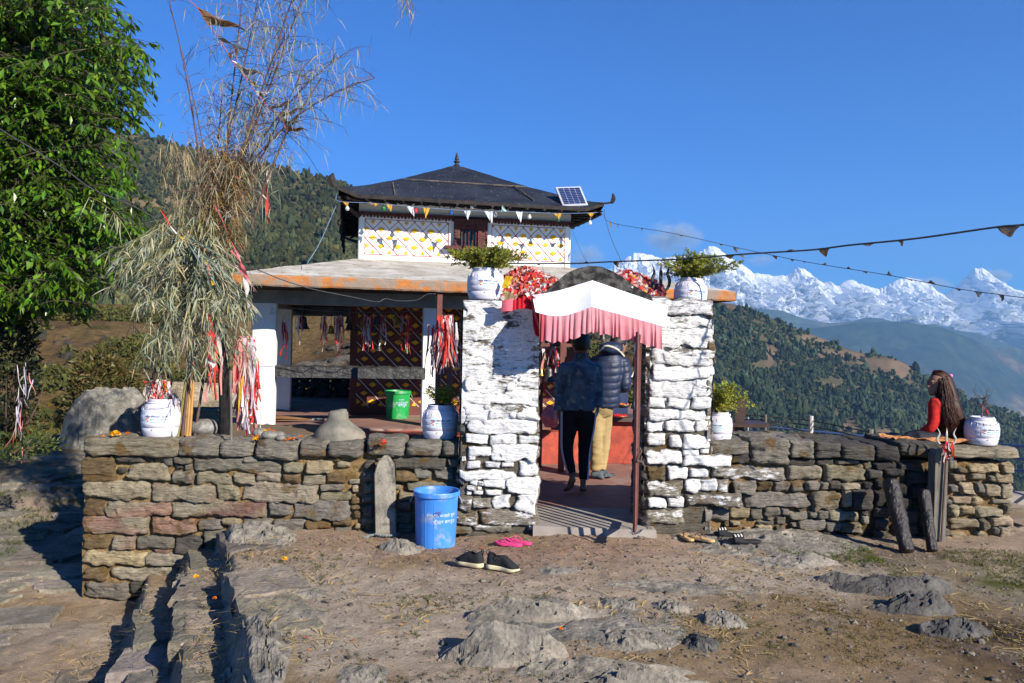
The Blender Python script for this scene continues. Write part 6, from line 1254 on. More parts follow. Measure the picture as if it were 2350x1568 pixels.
# ---------------- tridents
def prongs(mb, c, w_, h, thick, flat=.45):
    for sg in (-1, 1): mb.tube(cat_rom([c, c + [sg * w_ * .7, 0, h * .08], c + [sg * w_ * .95, 0, h * .35], c + [sg * w_ * .72, 0, h * .65], c + [sg * w_ * 1.0, 0, h]], 6), np.r_[np.linspace(thick * .7, thick, 16), np.linspace(thick, .001, 9)], 8, flat=flat, up=(0, 1, 0))
    mb.tube([c - [0, 0, .02], c + [0, 0, h * .3], c + [0, 0, h * .6], c + [0, 0, h * 1.0]], [thick * .7, thick, thick * 1.1, .001], 8, flat=flat, up=(0, 1, 0))
c = pix(1516, 668, 7.25); mb = MB(); prongs(mb, c, .085, .26, .016); mb.tube([c - [0, 0, .02], c - [0, 0, .25]], .014, 8); tr = thing('trident', c - [0, 0, .25], 'large black trident standing behind the right gate pillar', 'trident'); mb.build('fork', M_blackiron, tr, smooth=True)
mb = MB(); r = np.random.RandomState(2)
for i in range(7): ribbon(mb, c + [r.uniform(-.02, .02), -.02, r.uniform(-.02, .08)], r.uniform(.06, .14), .05, r, (.24, .06, .09), (r.uniform(0, .07), -.01, 0))
mb.build('cloth', M_cloth, tr)
M_paleiron = pm('pale worn iron', (.40, .39, .33), (.28, .27, .22), 20, .5, .5, metal=.3)
c = pix(2172, 1022, 6.93); mb = MB(); prongs(mb, c, .085, .155, .010); tr = thing('trident', c, 'pale iron trident fixed on the wooden post, in front of the girl', 'trident'); mb.build('fork', M_paleiron, tr, smooth=True); mb = MB(); r = np.random.RandomState(8)
for i in range(26): ribbon(mb, c + [r.uniform(-.05, .04), -.02 - .02 * r.rand(), r.uniform(-.02, .04)], r.uniform(.05, .17), .02, r, pick(r, (.45, .2, .35, 0, 0)), (r.uniform(-.01, .03), -.01, 0))
for i in range(16): mb.ball(c + [.03 + r.randn() * .012, -.04 + r.randn() * .008, -.07 + r.randn() * .02], .011, 6, 5, col=(.35, .09, .02))
mb.build('ribbon', M_cloth, tr)
c = pix(599, 935, 7.62); mb = MB(); h = .26
for sg in (-1, 0, 1): mb.tube(cat_rom([c + [sg * .035, 0, .0], c + [sg * .065, 0, .03], c + [sg * .055, 0, .07], c + [sg * .06, 0, .13 - .03 * (sg == -1)]], 4) if sg else [c - [0, 0, .02], c + [0, 0, .18]], .0045, 6)
mb.tube([c + [-.035, 0, 0], c + [.035, 0, 0]], .0045, 6); mb.tube([c, c - [.004, 0, .24]], .006, 6); tag(mb.build('trident', pm('whitened iron', (.5, .5, .48), (.3, .3, .28), 20, .6), base=c - [0, 0, .24]), 'thin whitewashed trident leaning in front of the white corner column', 'trident')

# ---------------- hanging cloth bundles
def bundle(name, px, py, Yb, n, Lr, spread, seed, label, w_=(.30, .28, .28, .11, .03), wd=(.02, .045), zj=.10):
    r = np.random.RandomState(seed); c = pix(px, py, Yb); mb = MB()
    for i in range(n): ribbon(mb, c + np.array([r.randn() * spread, r.randn() * spread * .7, -abs(r.randn()) * zj]), r.uniform(*Lr), r.uniform(*wd), r, pick(r, w_), (r.randn() * spread * 1.0, r.randn() * spread * .8, 0), k=12, wob=.02)
    return tag(mb.build(name, M_cloth, base=c), label, 'ribbons', 'bundles of offered ribbons')
bundle('ribbon_bundle', 566, 772, 7.62, 330, (.30, .74), .033, 21, 'long thick bundle of red and white ribbons hanging left of the white corner column', (.27, .36, .26, .10, .01), (.025, .055), zj=.14)
bundle('ribbon_bundle', 1022, 722, 8.85, 95, (.25, .6), .045, 22, 'bundle of red and white ribbons tied to the maroon post left of the gate', (.35, .2, .35, .1, 0), zj=.08)
bundle('ribbon_bundle', 1003, 745, 8.95, 40, (.2, .55), .03, 23, 'dusky ribbons hanging behind the maroon post left of the gate', (.35, .3, .2, .15, 0))
bundle('ribbon_bundle', 657, 722, T(onv(657, 740, VC + .2)[0], VC + .2, 0)[1], 9, (.3, .42), .02, 24, 'short red and white streamer hanging at the left of the verandah')
bundle('ribbon_bundle', 1262, 786, 9.95, 60, (.15, .45), .06, 25, 'red and white ribbons hanging among the bells inside the gate', (.42, .15, .38, .05, 0))
bundle('ribbon_bundle', 1462, 790, 6.55, 8, (.25, .5), .012, 26, 'thin red and white streamer hanging at the gate stile', (.5, .2, .3, 0, 0))
bundle('ribbon_bundle', 490, 735, 7.35, 16, (.3, .6), .04, 27, 'red cloth strips hanging among the dry bamboo leaves', (.75, .1, .15, 0, 0), (.02, .045))
for i, (cx_, L_, sd) in enumerate(((745, .45, 31), (775, .38, 32), (782, .5, 33), (839, .42, 34), (850, .46, 35), (877, .40, 36), (920, .48, 37), (935, .55, 38), (687, .42, 39))):
    bundle('ribbon_bundle', cx_, 722, T(onv(cx_, 740, VC + .1)[0], VC + .1, 0)[1], 12 if i < 6 else 7, (L_ * .4, L_ * 1.05), .02, sd, 'small red and white ribbons hanging on the bell wire in the verandah', (.36, .18, .42, .04, 0), (.016, .03), .03)

# ---------------- bells
M_brass = pm('brass', (.62, .40, .10), (.40, .24, .06), 12, .32, .5, metal=.85); M_dkbell = pm('tarnished bell', (.085, .075, .065), (.045, .04, .035), 12, .45, .5, metal=.6)
def bell_at(c, s, brass, label, cord=.2, tilt=0.0):
    o = thing('bell', c, label, 'bell', 'bells hung by pilgrims'); A = np.array([[math.cos(tilt), 0, -math.sin(tilt)], [0, 1, 0], [math.sin(tilt), 0, math.cos(tilt)]]); mb = MB()
    mb.lathe([(.001, 1.0), (.10, 1.0), (.18, .97), (.26, .90), (.30, .82), (.32, .62), (.35, .42), (.41, .22), (.50, .08), (.56, .0), (.52, -.01), (.46, .08), (.36, .2), (.28, .5), (.26, .8)], (0, 0, 0), 20)
    V = np.concatenate(mb.v) * s @ A + c; mb.v = [V]; mb.build('dome', M_brass if brass else M_dkbell, o, smooth=True); mb = MB(); a = np.linspace(0, 2 * math.pi, 12); mb.tube([c + (np.array([.10 * math.cos(q), 0, 1.08 + .10 * math.sin(q)]) * s) @ A for q in a], .03 * s, 5); mb.build('crown_loop', M_brass if brass else M_dkbell, o)
    mb = MB(); mb.tube([c + [0, 0, .7 * s], c + [0, 0, -.02 * s]], .02 * s, 5); mb.ball(c - [0, 0, .05 * s], .08 * s, 8, 6); mb.build('clapper', M_dkbell, o)
    mb = MB(); p = c + (np.array([0, 0, 1.17]) * s) @ A; mb.tube([p, p + [.002, 0, cord * .5], p + [0, 0, cord]], .004, 5); mb.build('cord', M_wire, o)
for bx, by, hw, br, lb, tl in ((300, 455, 120, 0, 'large dark bell at the left of the verandah with a hat shaped cap', 0), (562, 498, 75, 1, 'bright brass bell hanging lowest on the left of the bell wire', 0), (472, 438, 28, 1, 'tiny brass bell left of the bright brass bell', 0), (645, 432, 60, 0, 'dull grey bell right of the bright brass bell', 0), (722, 400, 62, 0, 'upper of two dark bells in front of the door edge', 0), (730, 462, 70, 0, 'lower of two dark bells in front of the door edge', 0), (797, 474, 50, 0, 'small brownish bell with a red top', 0), (855, 442, 72, 1, 'bright brass bell in front of the diamond wall', 0), (958, 488, 62, 0, 'dark bell right of the bright brass bell on the diamond wall', 0), (985, 412, 76, 0, 'wide dark bell on the right half of the bell wire', 0), (1188, 420, 92, 1, 'large tilted brass bell at the right of the bell wire', -.5), (1005, 655, 62, 0, 'dark bell hanging lowest in front of the diamond wall', 0)):
    v_ = VC + .05 + .3 * wr.random(); u, z = onv(619.6 + bx / 4.02, 642.6 + by / 4.02, v_); c = T(u, v_, z); s_ = hw / 4.02 / FPX * c[1] * 1.0; bell_at(c, s_, br, lb, max(.06, 2.13 - z - s_ * 1.2), tl)
for px, py, Yb, hp, br, lb in ((1240, 862, 9.9, 26, 1, 'brass bell hanging by the left jamb inside the gate'), (1259, 876, 9.85, 34, 0, 'largest dark bell inside the gate'), (1248, 826, 9.9, 18, 0, 'small bell above the brass one inside the gate'), (1383, 782, 9.3, 18, 0, 'dark bell hanging under the awning between the two people'), (1288, 838, 9.85, 16, 1, 'small brass bell among ribbons inside the gate'), (1010, 842, 9.0, 18, 0, 'black bell under the ribbons on the maroon post')):
    bell_at(pix(px, py, Yb), hp / FPX * Yb, br, lb, .25)
mb = MB(); q = np.linspace(0, 1, 40); P = np.array([T(ra + (rb - ra) * s, VC + .1, 2.10 - .05 * math.sin(math.pi * s)) for s in q]); mb.tube(P, .006, 5); tag(mb.build('bell_wire', M_wire, base=P[0]), 'wire stretched across the verandah that carries the bells', 'wire')

# ---------------- maroon steel posts
def post(px0, px1, yt, yb, Yp, label, zb=None):
    A_, B_ = pix(px0, yt, Yp), pix(px1, yt, Yp); zb = pix(px0, yb, Yp)[2] if zb is None else zb; mb = MB(); mb.box(((A_[0] + B_[0]) / 2, Yp + .03, (A_[2] + zb) / 2), (B_[0] - A_[0], .06, A_[2] - zb)); return tag(mb.build('steel_post', M_gate, base=np.array([(A_[0] + B_[0]) / 2, Yp, zb])), label, 'post', 'maroon steel bell posts')
post(1004, 1015, 676, 900, 9.1, 'maroon post under the end of the grey cable', .12); post(1028, 1040, 722, 910, 8.95, 'maroon post wrapped in the ribbon bundle left of the gate', .12)
post(1236, 1249, 779, 1045, 10.0, 'maroon post at the left jamb inside the gate', .11); post(1287, 1301, 768, 1068, 9.7, 'maroon post with two bolt holes beside the boy', .11)
mb = MB(); mb.box((pix(1268, 792, 9.85)), (.5, .03, .04)); tag(mb.build('bell_rail', M_gate, base=pix(1268, 792, 9.85)), 'maroon rail between the posts inside the gate', 'rail')

# ---------------- carved stone, river stones, flowers on the left wall
M_carved = pm('carved grey stone', (.22, .20, .16), (.11, .105, .09), 7, .95, .15, .7, 40, .01, dirt=((.30, .13, .09), 5, .6, .75))
def dome_px(name, sil, Yd, depth, mat, label, cat, n=40, seed=1):    # body of revolution-like stone from a profile of (px_left, px_right, py)
    R_ = []
    for x0, x1, y in sil:
        A_, B_ = pix(x0, y, Yd), pix(x1, y, Yd); c = (A_ + B_) / 2; rx = (B_[0] - A_[0]) / 2; a = np.arange(n) * 2 * math.pi / n; k = 1 + .05 * fbm(np.stack([np.cos(a) * 1.5, np.sin(a) * 1.5, 0 * a + y * .05], -1), 3, seed); R_.append(np.stack([c[0] + rx * k * np.cos(a), Yd + depth / 2 + depth / 2 * min(1, rx / .2) * k * np.sin(a), np.full(n, c[2])], 1))
    mb = MB(); mb.loft(np.array(R_)); return tag(mb.build(name, mat, smooth=True, base=R_[0].mean(0)), label, cat)
dome_px('shrine_stone', [(706, 831, 1019), (706, 830, 1010), (712, 827, 998), (718, 818, 989), (727, 806, 981), (737, 795, 973), (741, 790, 966), (743, 789, 956), (744, 789, 951), (748, 786, 948), (765, 786, 945), (772, 784, 943)], 7.22, .38, M_carved, 'carved grey bell shaped stone standing on the left wall before the verandah', 'carved stone')
def pebble(px, py, rx, rz, Yp, seed, label, tone=(.30, .27, .22)):
    c = pix(px, py, Yp); c[2] += rz; r = np.random.RandomState(seed); mb = MB(); n, m_ = 22, 12; R_ = []
    for i in range(m_):
        ph = math.pi * (.03 + .94 * i / (m_ - 1)); a = np.arange(n) * 2 * math.pi / n; D = np.stack([math.sin(ph) * np.cos(a), math.sin(ph) * np.sin(a), np.full(n, -math.cos(ph))], 1); R_.append(c + D * [rx, rx * .8, rz] * (1 + .12 * fbm(D * 1.2 + seed, 3, seed))[:, None])
    mb.loft(np.array(R_)); return tag(mb.build('river_stone', M_boulder, smooth=True, base=c), label, 'stone', 'river stones on the left wall')
pebble(620, 1010, .085, .045, 7.20, 3, 'large round river stone with marigolds on it, front of the left wall'); pebble(597, 1006, .075, .05, 7.42, 4, 'pale river stone at the foot of the white column'); pebble(640, 1007, .06, .035, 7.4, 5, 'river stone behind the large marigold stone'); pebble(644, 1012, .045, .025, 7.12, 6, 'small egg shaped river stone at the wall edge')
pebble(470, 1004, .15, .09, 7.55, 7, 'long grey brown stone lying behind the bamboo stems'); pebble(1075, 1008, .05, .03, 7.5, 8, 'small stone beside the gate pillar')
M_mari = pm('marigold petals', (1, 1, 1), (.8, .8, .8), 30, .8, .2, .4, 120, .003, col=True)
def marigold(c, rad, col, r, label, group='scattered marigold heads'):
    mb = MB()
    for i in range(60):
        d = nrm(r.randn(3) + [0, 0, .4]); d[2] = abs(d[2]) * .8; b0 = np.asarray(c) + d * rad * .35; s, t_ = frame(d); w_ = rad * .32; mb.add([b0 - s * w_ * .5, b0 + s * w_ * .5, b0 + d * rad * .7 + s * w_ * .8 + t_ * r.randn() * rad * .2, b0 + d * rad * .7 - s * w_ * .8 + t_ * r.randn() * rad * .2], [[0, 1, 2, 3]], col=np.array(col) * r.uniform(.75, 1.2))
    return tag(mb.build('marigold', M_mari, base=c), label, 'flower', group)
r = np.random.RandomState(44); OR, YO = (.80, .20, .01), (.85, .45, .015)
marigold(pix(264, 998, 7.15) , .045, YO, r, 'large yellow orange marigold left of the leftmost barrel')
for px, py, Yf, rd, cl_ in ((228, 1006, 7.2, .02, OR), (238, 1003, 7.3, .022, OR), (252, 1008, 7.15, .015, YO), (278, 1006, 7.2, .02, OR), (218, 1003, 7.3, .014, OR), (293, 995, 7.4, .018, OR)): marigold(pix(px, py, Yf), rd, cl_, r, 'small orange marigold lying round the large one at the wall corner')
for px, py, Yf, rd, cl_ in ((587, 1008, 7.12, .026, YO), (592, 1002, 7.2, .02, OR), (610, 991, 7.2, .022, YO), (618, 990, 7.22, .025, OR), (628, 991, 7.2, .02, OR), (666, 1009, 7.12, .02, OR), (675, 1008, 7.12, .02, OR), (690, 1003, 7.15, .018, OR), (655, 1011, 7.1, .016, OR)): marigold(pix(px, py, Yf), rd, cl_, r, 'orange marigold lying among the river stones on the left wall')
for px, py, rd in ((653, 1309, .022), (448, 1418, .022), (1286, 1489, .012), (232, 1532, .02), (490, 1473, .014)):
    c = onz(px, py, -.1 if px > 560 else -.4); c[2] = float(ground_z(c[0], c[1])) + .03 + (.10 if px < 560 else 0); marigold(c, rd, YO if px in (653, 448) else OR, r, 'single orange marigold head fallen in the yard')
mb = MB(); c = pix(878, 1017, 7.02)
for i in range(30): d = nrm(r.randn(3) + [0, -.3, .4]); b0 = c + r.randn(3) * [.025, .01, .012]; s, t_ = frame(d); mb.add([b0, b0 + d * .018 + s * .01, b0 + d * .03, b0 + d * .018 - s * .01], [[0, 1, 2, 3]], col=np.array([.62, .03, .012]) * r.uniform(.8, 1.2))
tag(mb.build('red_flower', M_mari, base=c), 'bright red flower laid on the coping stone left of the slate post', 'flower')
mb = MB(); c = pix(2125, 1012, 7.35); G = np.array([[[c[0] - .33 + .72 * i / 17, 7.25 + .35 * j / 7, pix(2125, 1014, 7.25)[2] + .012 + .010 * math.sin(i * 1.3 + j) + .012 * math.sin(j * 2 + i * .4)] for j in range(8)] for i in range(18)]); mb.grid(G)
tag(mb.build('mat', pm('dry orange bark mat', (.55, .25, .10), (.32, .13, .05), 9, .95, .1, .8, 40, .01), base=c), 'crumpled orange brown mat under the girl on the right wall', 'mat')
# ================================================================== tree, bamboo, bushes, flag strings, fence, straw
mt, t, b = newmat('glossy leaf'); base = mixc(t, 1.0, ramp(t, noise(t, 3, 3), [(.3, (.75, .8, .7)), (.7, (1.15, 1.1, 1.2))]), attr(t), 'MULTIPLY')
t.links.new(base, b.inputs['Base Color']); b.inputs['Roughness'].default_value = .27; b.inputs['Specular IOR Level'].default_value = .6
tr_ = N(t, 'BsdfTranslucent'); tcol = mixc(t, 1.0, base, (1.3, 1.5, .4), 'MULTIPLY'); t.links.new(tcol, tr_.inputs[0]); ms_ = N(t, 'MixShader', i_0=.2); t.links.new(b.outputs[0], ms_.inputs[1]); t.links.new(tr_.outputs[0], ms_.inputs[2]); t.links.new(ms_.outputs[0], t.nodes['Material Output'].inputs[0]); M_leaf = mt
M_bark = pm('smooth grey bark', (.10, .085, .06), (.05, .042, .03), 8, .9, .1, .5, 40, .01)
def in_poly(x, y, poly):
    c = False; j = len(poly) - 1
    for i in range(len(poly)):
        if (poly[i][1] > y) != (poly[j][1] > y) and x < (poly[j][0] - poly[i][0]) * (y - poly[i][1]) / (poly[j][1] - poly[i][1] + 1e-9) + poly[i][0]: c = not c
        j = i
    return c
def proj(p): xc, zc = p[0] / p[1], (p[2] - EYE) / p[1]; return PCX + FPX * (xc * CA + zc * SA), PCY - FPX * (-xc * SA + zc * CA)
# --- big broadleaf tree at the left
TREE_POLY = [(-700, -300), (150, -300), (262, -60), (275, 20), (310, 40), (330, 95), (375, 92), (380, 110), (335, 125), (366, 145), (352, 190), (382, 205), (365, 232), (330, 250), (383, 262), (380, 280), (345, 290), (350, 303), (290, 300), (235, 320), (262, 330), (310, 325), (340, 350), (312, 372), (335, 420), (300, 440), (318, 470), (372, 450), (350, 490), (330, 520), (352, 560), (310, 580), (312, 640), (265, 665), (262, 680), (215, 690), (222, 735), (190, 740), (180, 700), (120, 715), (95, 755), (60, 740), (20, 770), (-60, 760), (-700, 800)]
r = np.random.RandomState(17); trunk_top = np.array([-9.6, 9.6, 6.4]); tb = np.array([-10.0, 9.8, -1.2])
tree = thing('broadleaf_tree', tb, 'large leafy green tree filling the left edge, its branches reaching towards the temple', 'tree'); tk = MB(); P = cat_rom([tb, tb + [.1, 0, 2], trunk_top - [0, 0, 2.5], trunk_top, trunk_top + [.3, -.2, 3]], 8); tk.tube(P, np.linspace(.30, .08, len(P)), 12)
lv = MB(); LV, LC = [], []
def add_leaf(p, d, L, col, r):
    s = np.cross(d, [0, 0, 1.]); s = s / (np.linalg.norm(s) + 1e-6); s = s * math.cos(r.uniform(-.9, .9)) + np.cross(s, d) * math.sin(r.uniform(-.9, .9)); w_ = L * .185; up = np.cross(s, d); mid = p + d * L * .48
    LV.append(np.array([p, mid + s * w_ + up * L * .05, p + d * L, mid - s * w_ + up * L * .05, p + d * L * .5])); LC.append(col)
nb = 0
for bi in range(760):
    if bi < 640: ex, ey = r.uniform(-60, 385), r.uniform(-40, 770)
    else: ex, ey = r.uniform(-500, 0), r.uniform(-200, 780)
    if not in_poly(ex, ey, TREE_POLY): continue
    Yb = r.uniform(7.6, 10.6); end = pix(ex, ey, Yb); st = trunk_top + np.array([r.uniform(-.2, .2), r.uniform(-.2, .2), r.uniform(-4.5, 2.2)]); st[2] = min(st[2], end[2] + r.uniform(-.6, .9)); mid = (st + end) / 2 + [0, 0, r.uniform(.1, .7)]; B = bez(st, mid, end, 26); tk.tube(B[4:], np.linspace(.024, .002, 22), 5, cap=False)
    seg = B[10:] if bi < 640 else B[6:]
    for i in range(1, len(seg)):
        dseg = nrm(seg[i] - seg[i - 1])
        for q in range(2):
            td = nrm(dseg * r.uniform(.3, 1.2) + np.array([r.randn() * .8, r.randn() * .8, r.uniform(-.55, .45)])); L = r.uniform(.18, .5); tw = bez(seg[i], seg[i] + td * L * .6 + [0, 0, .04], seg[i] + td * L - [0, 0, .05], 5); px_, py_ = proj(tw[-1])
            if px_ > -80 and not in_poly(px_, py_, TREE_POLY): continue
            if not in_poly(px_ + r.uniform(-6, 6), py_ + r.uniform(-6, 6), TREE_POLY): continue
            tk.tube(tw, np.linspace(.005, .002, 5), 3, cap=False); tone = r.uniform(.6, 1.3)
            for k in range(1, 5):
                for sg in (-1, 1):
                    if r.rand() < .12: continue
                    d = nrm((tw[k] - tw[k - 1]) / L * 2.4 + np.array([r.randn() * .5, r.randn() * .5, -.75 + r.randn() * .25]) + sg * .8 * np.cross(nrm(tw[k] - tw[k - 1]), [0, 0, 1]))
                    cc = np.array([.072, .155, .011]) * tone * r.uniform(.35, 1.5) * np.array([r.uniform(.8, 1.35), 1, r.uniform(.6, 1.3)]); add_leaf(tw[k], d, r.uniform(.08, .14), cc, r)
LVa = np.array(LV); kq = len(LVa); F = np.arange(kq)[:, None] * 5; Q = np.concatenate([F + [0, 1, 4, 4], ], 0)
T3 = np.concatenate([F + [0, 1, 4], F + [1, 2, 4], F + [2, 3, 4], F + [3, 0, 4]], 0); lv.add(LVa.reshape(-1, 3), tris=T3, col=np.repeat(np.array(LC), 5, 0))
tk.build('trunk', M_bark, tree, smooth=True); lv.build('crown', M_leaf, tree, smooth=False)

# --- leafy bush behind the boulder, dark shrub at the left edge
M_bushleaf = pm('bronze green leaf', (1, 1, 1), (.7, .7, .7), 6, .5, .35, col=True, trans=.25)
def leafbush(name, c, rx, rz, n, L, cols, seed, label, cat, stems=16, ry=None):
    r = np.random.RandomState(seed); o = thing(name, c, label, cat); lf, st = MB(), MB(); V, Cc = [], []; ry = ry or rx
    for s in range(stems):
        d = nrm(np.array([r.randn() * .55, r.randn() * .55, 1])); st.tube(bez(c, c + d * rz * .6, c + d * np.array([rx * 1.6, ry * 1.6, rz * 1.5]) * r.uniform(.6, 1.05), 7), np.linspace(.018, .004, 7), 4)
    for i in range(n):
        d = nrm(r.randn(3)); q = r.uniform(.35, 1.0) ** .45 * (1 + .22 * vnoise(d * 2.2 + seed, seed)); p = np.asarray(c) + np.array([0, 0, rz]) + d * q * np.array([rx, ry, rz * 1.05]); ld = nrm(d * .7 + r.randn(3) * .6 + [0, 0, .25]); s = nrm(np.cross(ld, r.randn(3))); ls = L * r.uniform(.6, 1.3); V.append([p, p + ld * ls * .5 + s * ls * .17, p + ld * ls, p + ld * ls * .5 - s * ls * .17]); Cc.append(np.array(cols[r.randint(len(cols))]) * r.uniform(.6, 1.3))
    V = np.array(V); lf.add(V.reshape(-1, 3), np.arange(len(V) * 4).reshape(-1, 4), col=np.repeat(np.array(Cc), 4, 0)); st.build('stem', M_twig, o); lf.build('foliage', M_bushleaf, o); return o
BR = [(.10, .085, .022), (.13, .08, .03), (.08, .09, .02), (.16, .13, .04)]
cb = pix(235, 985, 14.2); leafbush('bush', cb, .62, .68, 5200, .10, BR, 3, 'bronze green leafy bush behind the large boulder', 'bush')
cb = pix(165, 960, 14.4); leafbush('bush', cb - [0, 0, .2], .30, .22, 700, .09, BR, 4, 'low part bush at the left foot of the bronze bush', 'bush', 5)
DK = [(.018, .024, .014), (.03, .038, .018), (.045, .05, .02)]
cb = pix(12, 1020, 8.6); leafbush('shrub', cb, .30, .75, 2600, .085, DK, 5, 'dark shaded shrub hung with ribbons at the left edge', 'shrub', 14)
GRN = [(.07, .10, .02), (.10, .13, .03), (.05, .07, .02)]
cb = pix(30, 1050, 8.3); leafbush('weeds', cb, .42, .12, 900, .06, GRN, 6, 'green weeds at the left edge below the dark shrub', 'weeds', 8, ry=.5)
for x_, y_, n_, sd, lab in ((45, 905, 13, 61, 'tattered grey and red ribbons on the dark shrub, the longer of the two bunches'), (58, 830, 8, 62, 'dark ribbons on the dark shrub above the tattered bunch')):
    bundle('ribbon_bundle', x_, y_, 8.2, n_, (.15, .42), .04, sd, lab, (.10, .2, .2, .5, 0), (.007, .015), .2)  # cool grey mix puts the shade of the left edge into the ribbon colours

# --- bamboo
M_culm = pm('yellow bamboo', (.42, .23, .075), (.27, .14, .045), 5, .5, .35, .1, 40, .002, stretch=(3, 3, .4)); M_culmg = pm('green bamboo', (.20, .19, .05), (.13, .10, .03), 5, .5, .35, stretch=(3, 3, .4)); M_culmd = pm('dry dark cane', (.13, .075, .055), (.07, .045, .04), 9, .7, .2)
M_dleaf = pm('dry bamboo leaf', (1, 1, 1), (.75, .75, .75), 12, .8, .2, col=True, trans=.3)
bb = pix(430, 1006, 7.4)
def culm(p0, p1, r0, r1, mat, label, bend=(0, 0, 0), nodes=.24, nm='bamboo_pole', grp='bamboo stems standing on the left wall'):
    L = np.linalg.norm(np.asarray(p1) - p0); n = max(8, int(L / .03)); P = bez(p0, (np.asarray(p0) + p1) / 2 + np.asarray(bend), p1, n); d = np.linspace(0, L, n); rad = np.linspace(r0, r1, n) * (1 + .22 * (np.abs((d + p0[0]) % nodes - nodes / 2) < .012)); mb = MB(); mb.tube(P, rad, 8); return tag(mb.build(nm, mat, base=np.asarray(p0), smooth=True), label, 'bamboo', grp), P
for i, (x0, x1, y1, mt_, lab) in enumerate(((408, 436, 800, M_culmg, 'leftmost green bamboo pole of the bundle on the left wall'), (414, 440, 790, M_culmg, 'olive bamboo pole, second from the left of the bundle'), (422, 443, 780, M_culm, 'yellow bamboo pole in the middle of the bundle'), (429, 446, 770, M_culm, 'orange bamboo pole right of the middle of the bundle'), (435, 452, 765, M_culm, 'thin reddish bamboo pole near the right of the bundle'), (446, 470, 850, M_culmd, 'rightmost thin dark pole of the bamboo bundle'), (418, 438, 820, M_culmd, 'dark pole at the back of the bamboo bundle'))):
    culm(pix(x0, 1007, 7.36 + .05 * (i % 3)), pix(x1, y1, 7.42 + .05 * (i % 3)), .014, .012, mt_, lab)
CUL = [((475, 560), (600, -40), .012, 0), ((490, 540), (690, -60), .013, 0), ((500, 520), (560, -40), .011, 0), ((480, 540), (510, 220), .012, 0), ((505, 500), (660, 60), .011, 0), ((515, 480), (780, 130), .010, 60), ((520, 470), (860, 180), .009, 90), ((500, 520), (715, -60), .012, 0), ((490, 500), (420, 130), .008, -20), ((470, 480), (380, -30), .009, -30), ((545, 480), (700, 150), .008, 0)]
r = np.random.RandomState(23); LV, LC, TWG = [], [], MB()
def strip_leaf(p, d, L, w_, col, droop=.5, k=4):
    t_ = np.linspace(0, 1, k); P = np.asarray(p) + np.outer(t_, d) * L + np.outer(t_ ** 2, [0, 0, -droop * L]); s = nrm(np.cross(d, [0, 0, 1.]) + r.randn(3) * .5); ww = w_ * np.array([.35, 1.0, .75, .05])[:k] if k == 4 else w_
    LV.append(np.stack([P - s * ww[:, None] / 2, P + s * ww[:, None] / 2], 1)); LC.append(col)
def flush(name, mat, parent, twig=None):
    V = np.array(LV); n_ = len(V); I = np.arange(8).reshape(4, 2); q = np.array([[I[i, 0], I[i, 1], I[i + 1, 1], I[i + 1, 0]] for i in range(3)]); Q = (q[None] + (np.arange(n_) * 8)[:, None, None]).reshape(-1, 4); mb = MB(); mb.add(V.reshape(-1, 3), Q, col=np.repeat(np.array(LC), 8, 0)); o = mb.build(name, mat, parent); LV.clear(); LC.clear(); return o
STRAW, GREY, SAGE = np.array([.29, .18, .065]), np.array([.40, .34, .22]), np.array([.33, .36, .25])
names = ['tallest dry bamboo cane, leaning right past the top of the photo', 'thick dry bamboo cane, leaning furthest right at the top', 'upright dry bamboo cane with feathery twigs', 'short broken dry bamboo cane', 'dark dry bamboo cane in the middle of the clump', 'dry bamboo cane arching to the right', 'lowest dry bamboo cane, arching far right over the hill', 'dry bamboo cane between the two tallest ones', 'thin bare dry cane left of the clump', 'thin bare dry cane, leftmost of the clump', 'dark straight cane on the right of the clump']
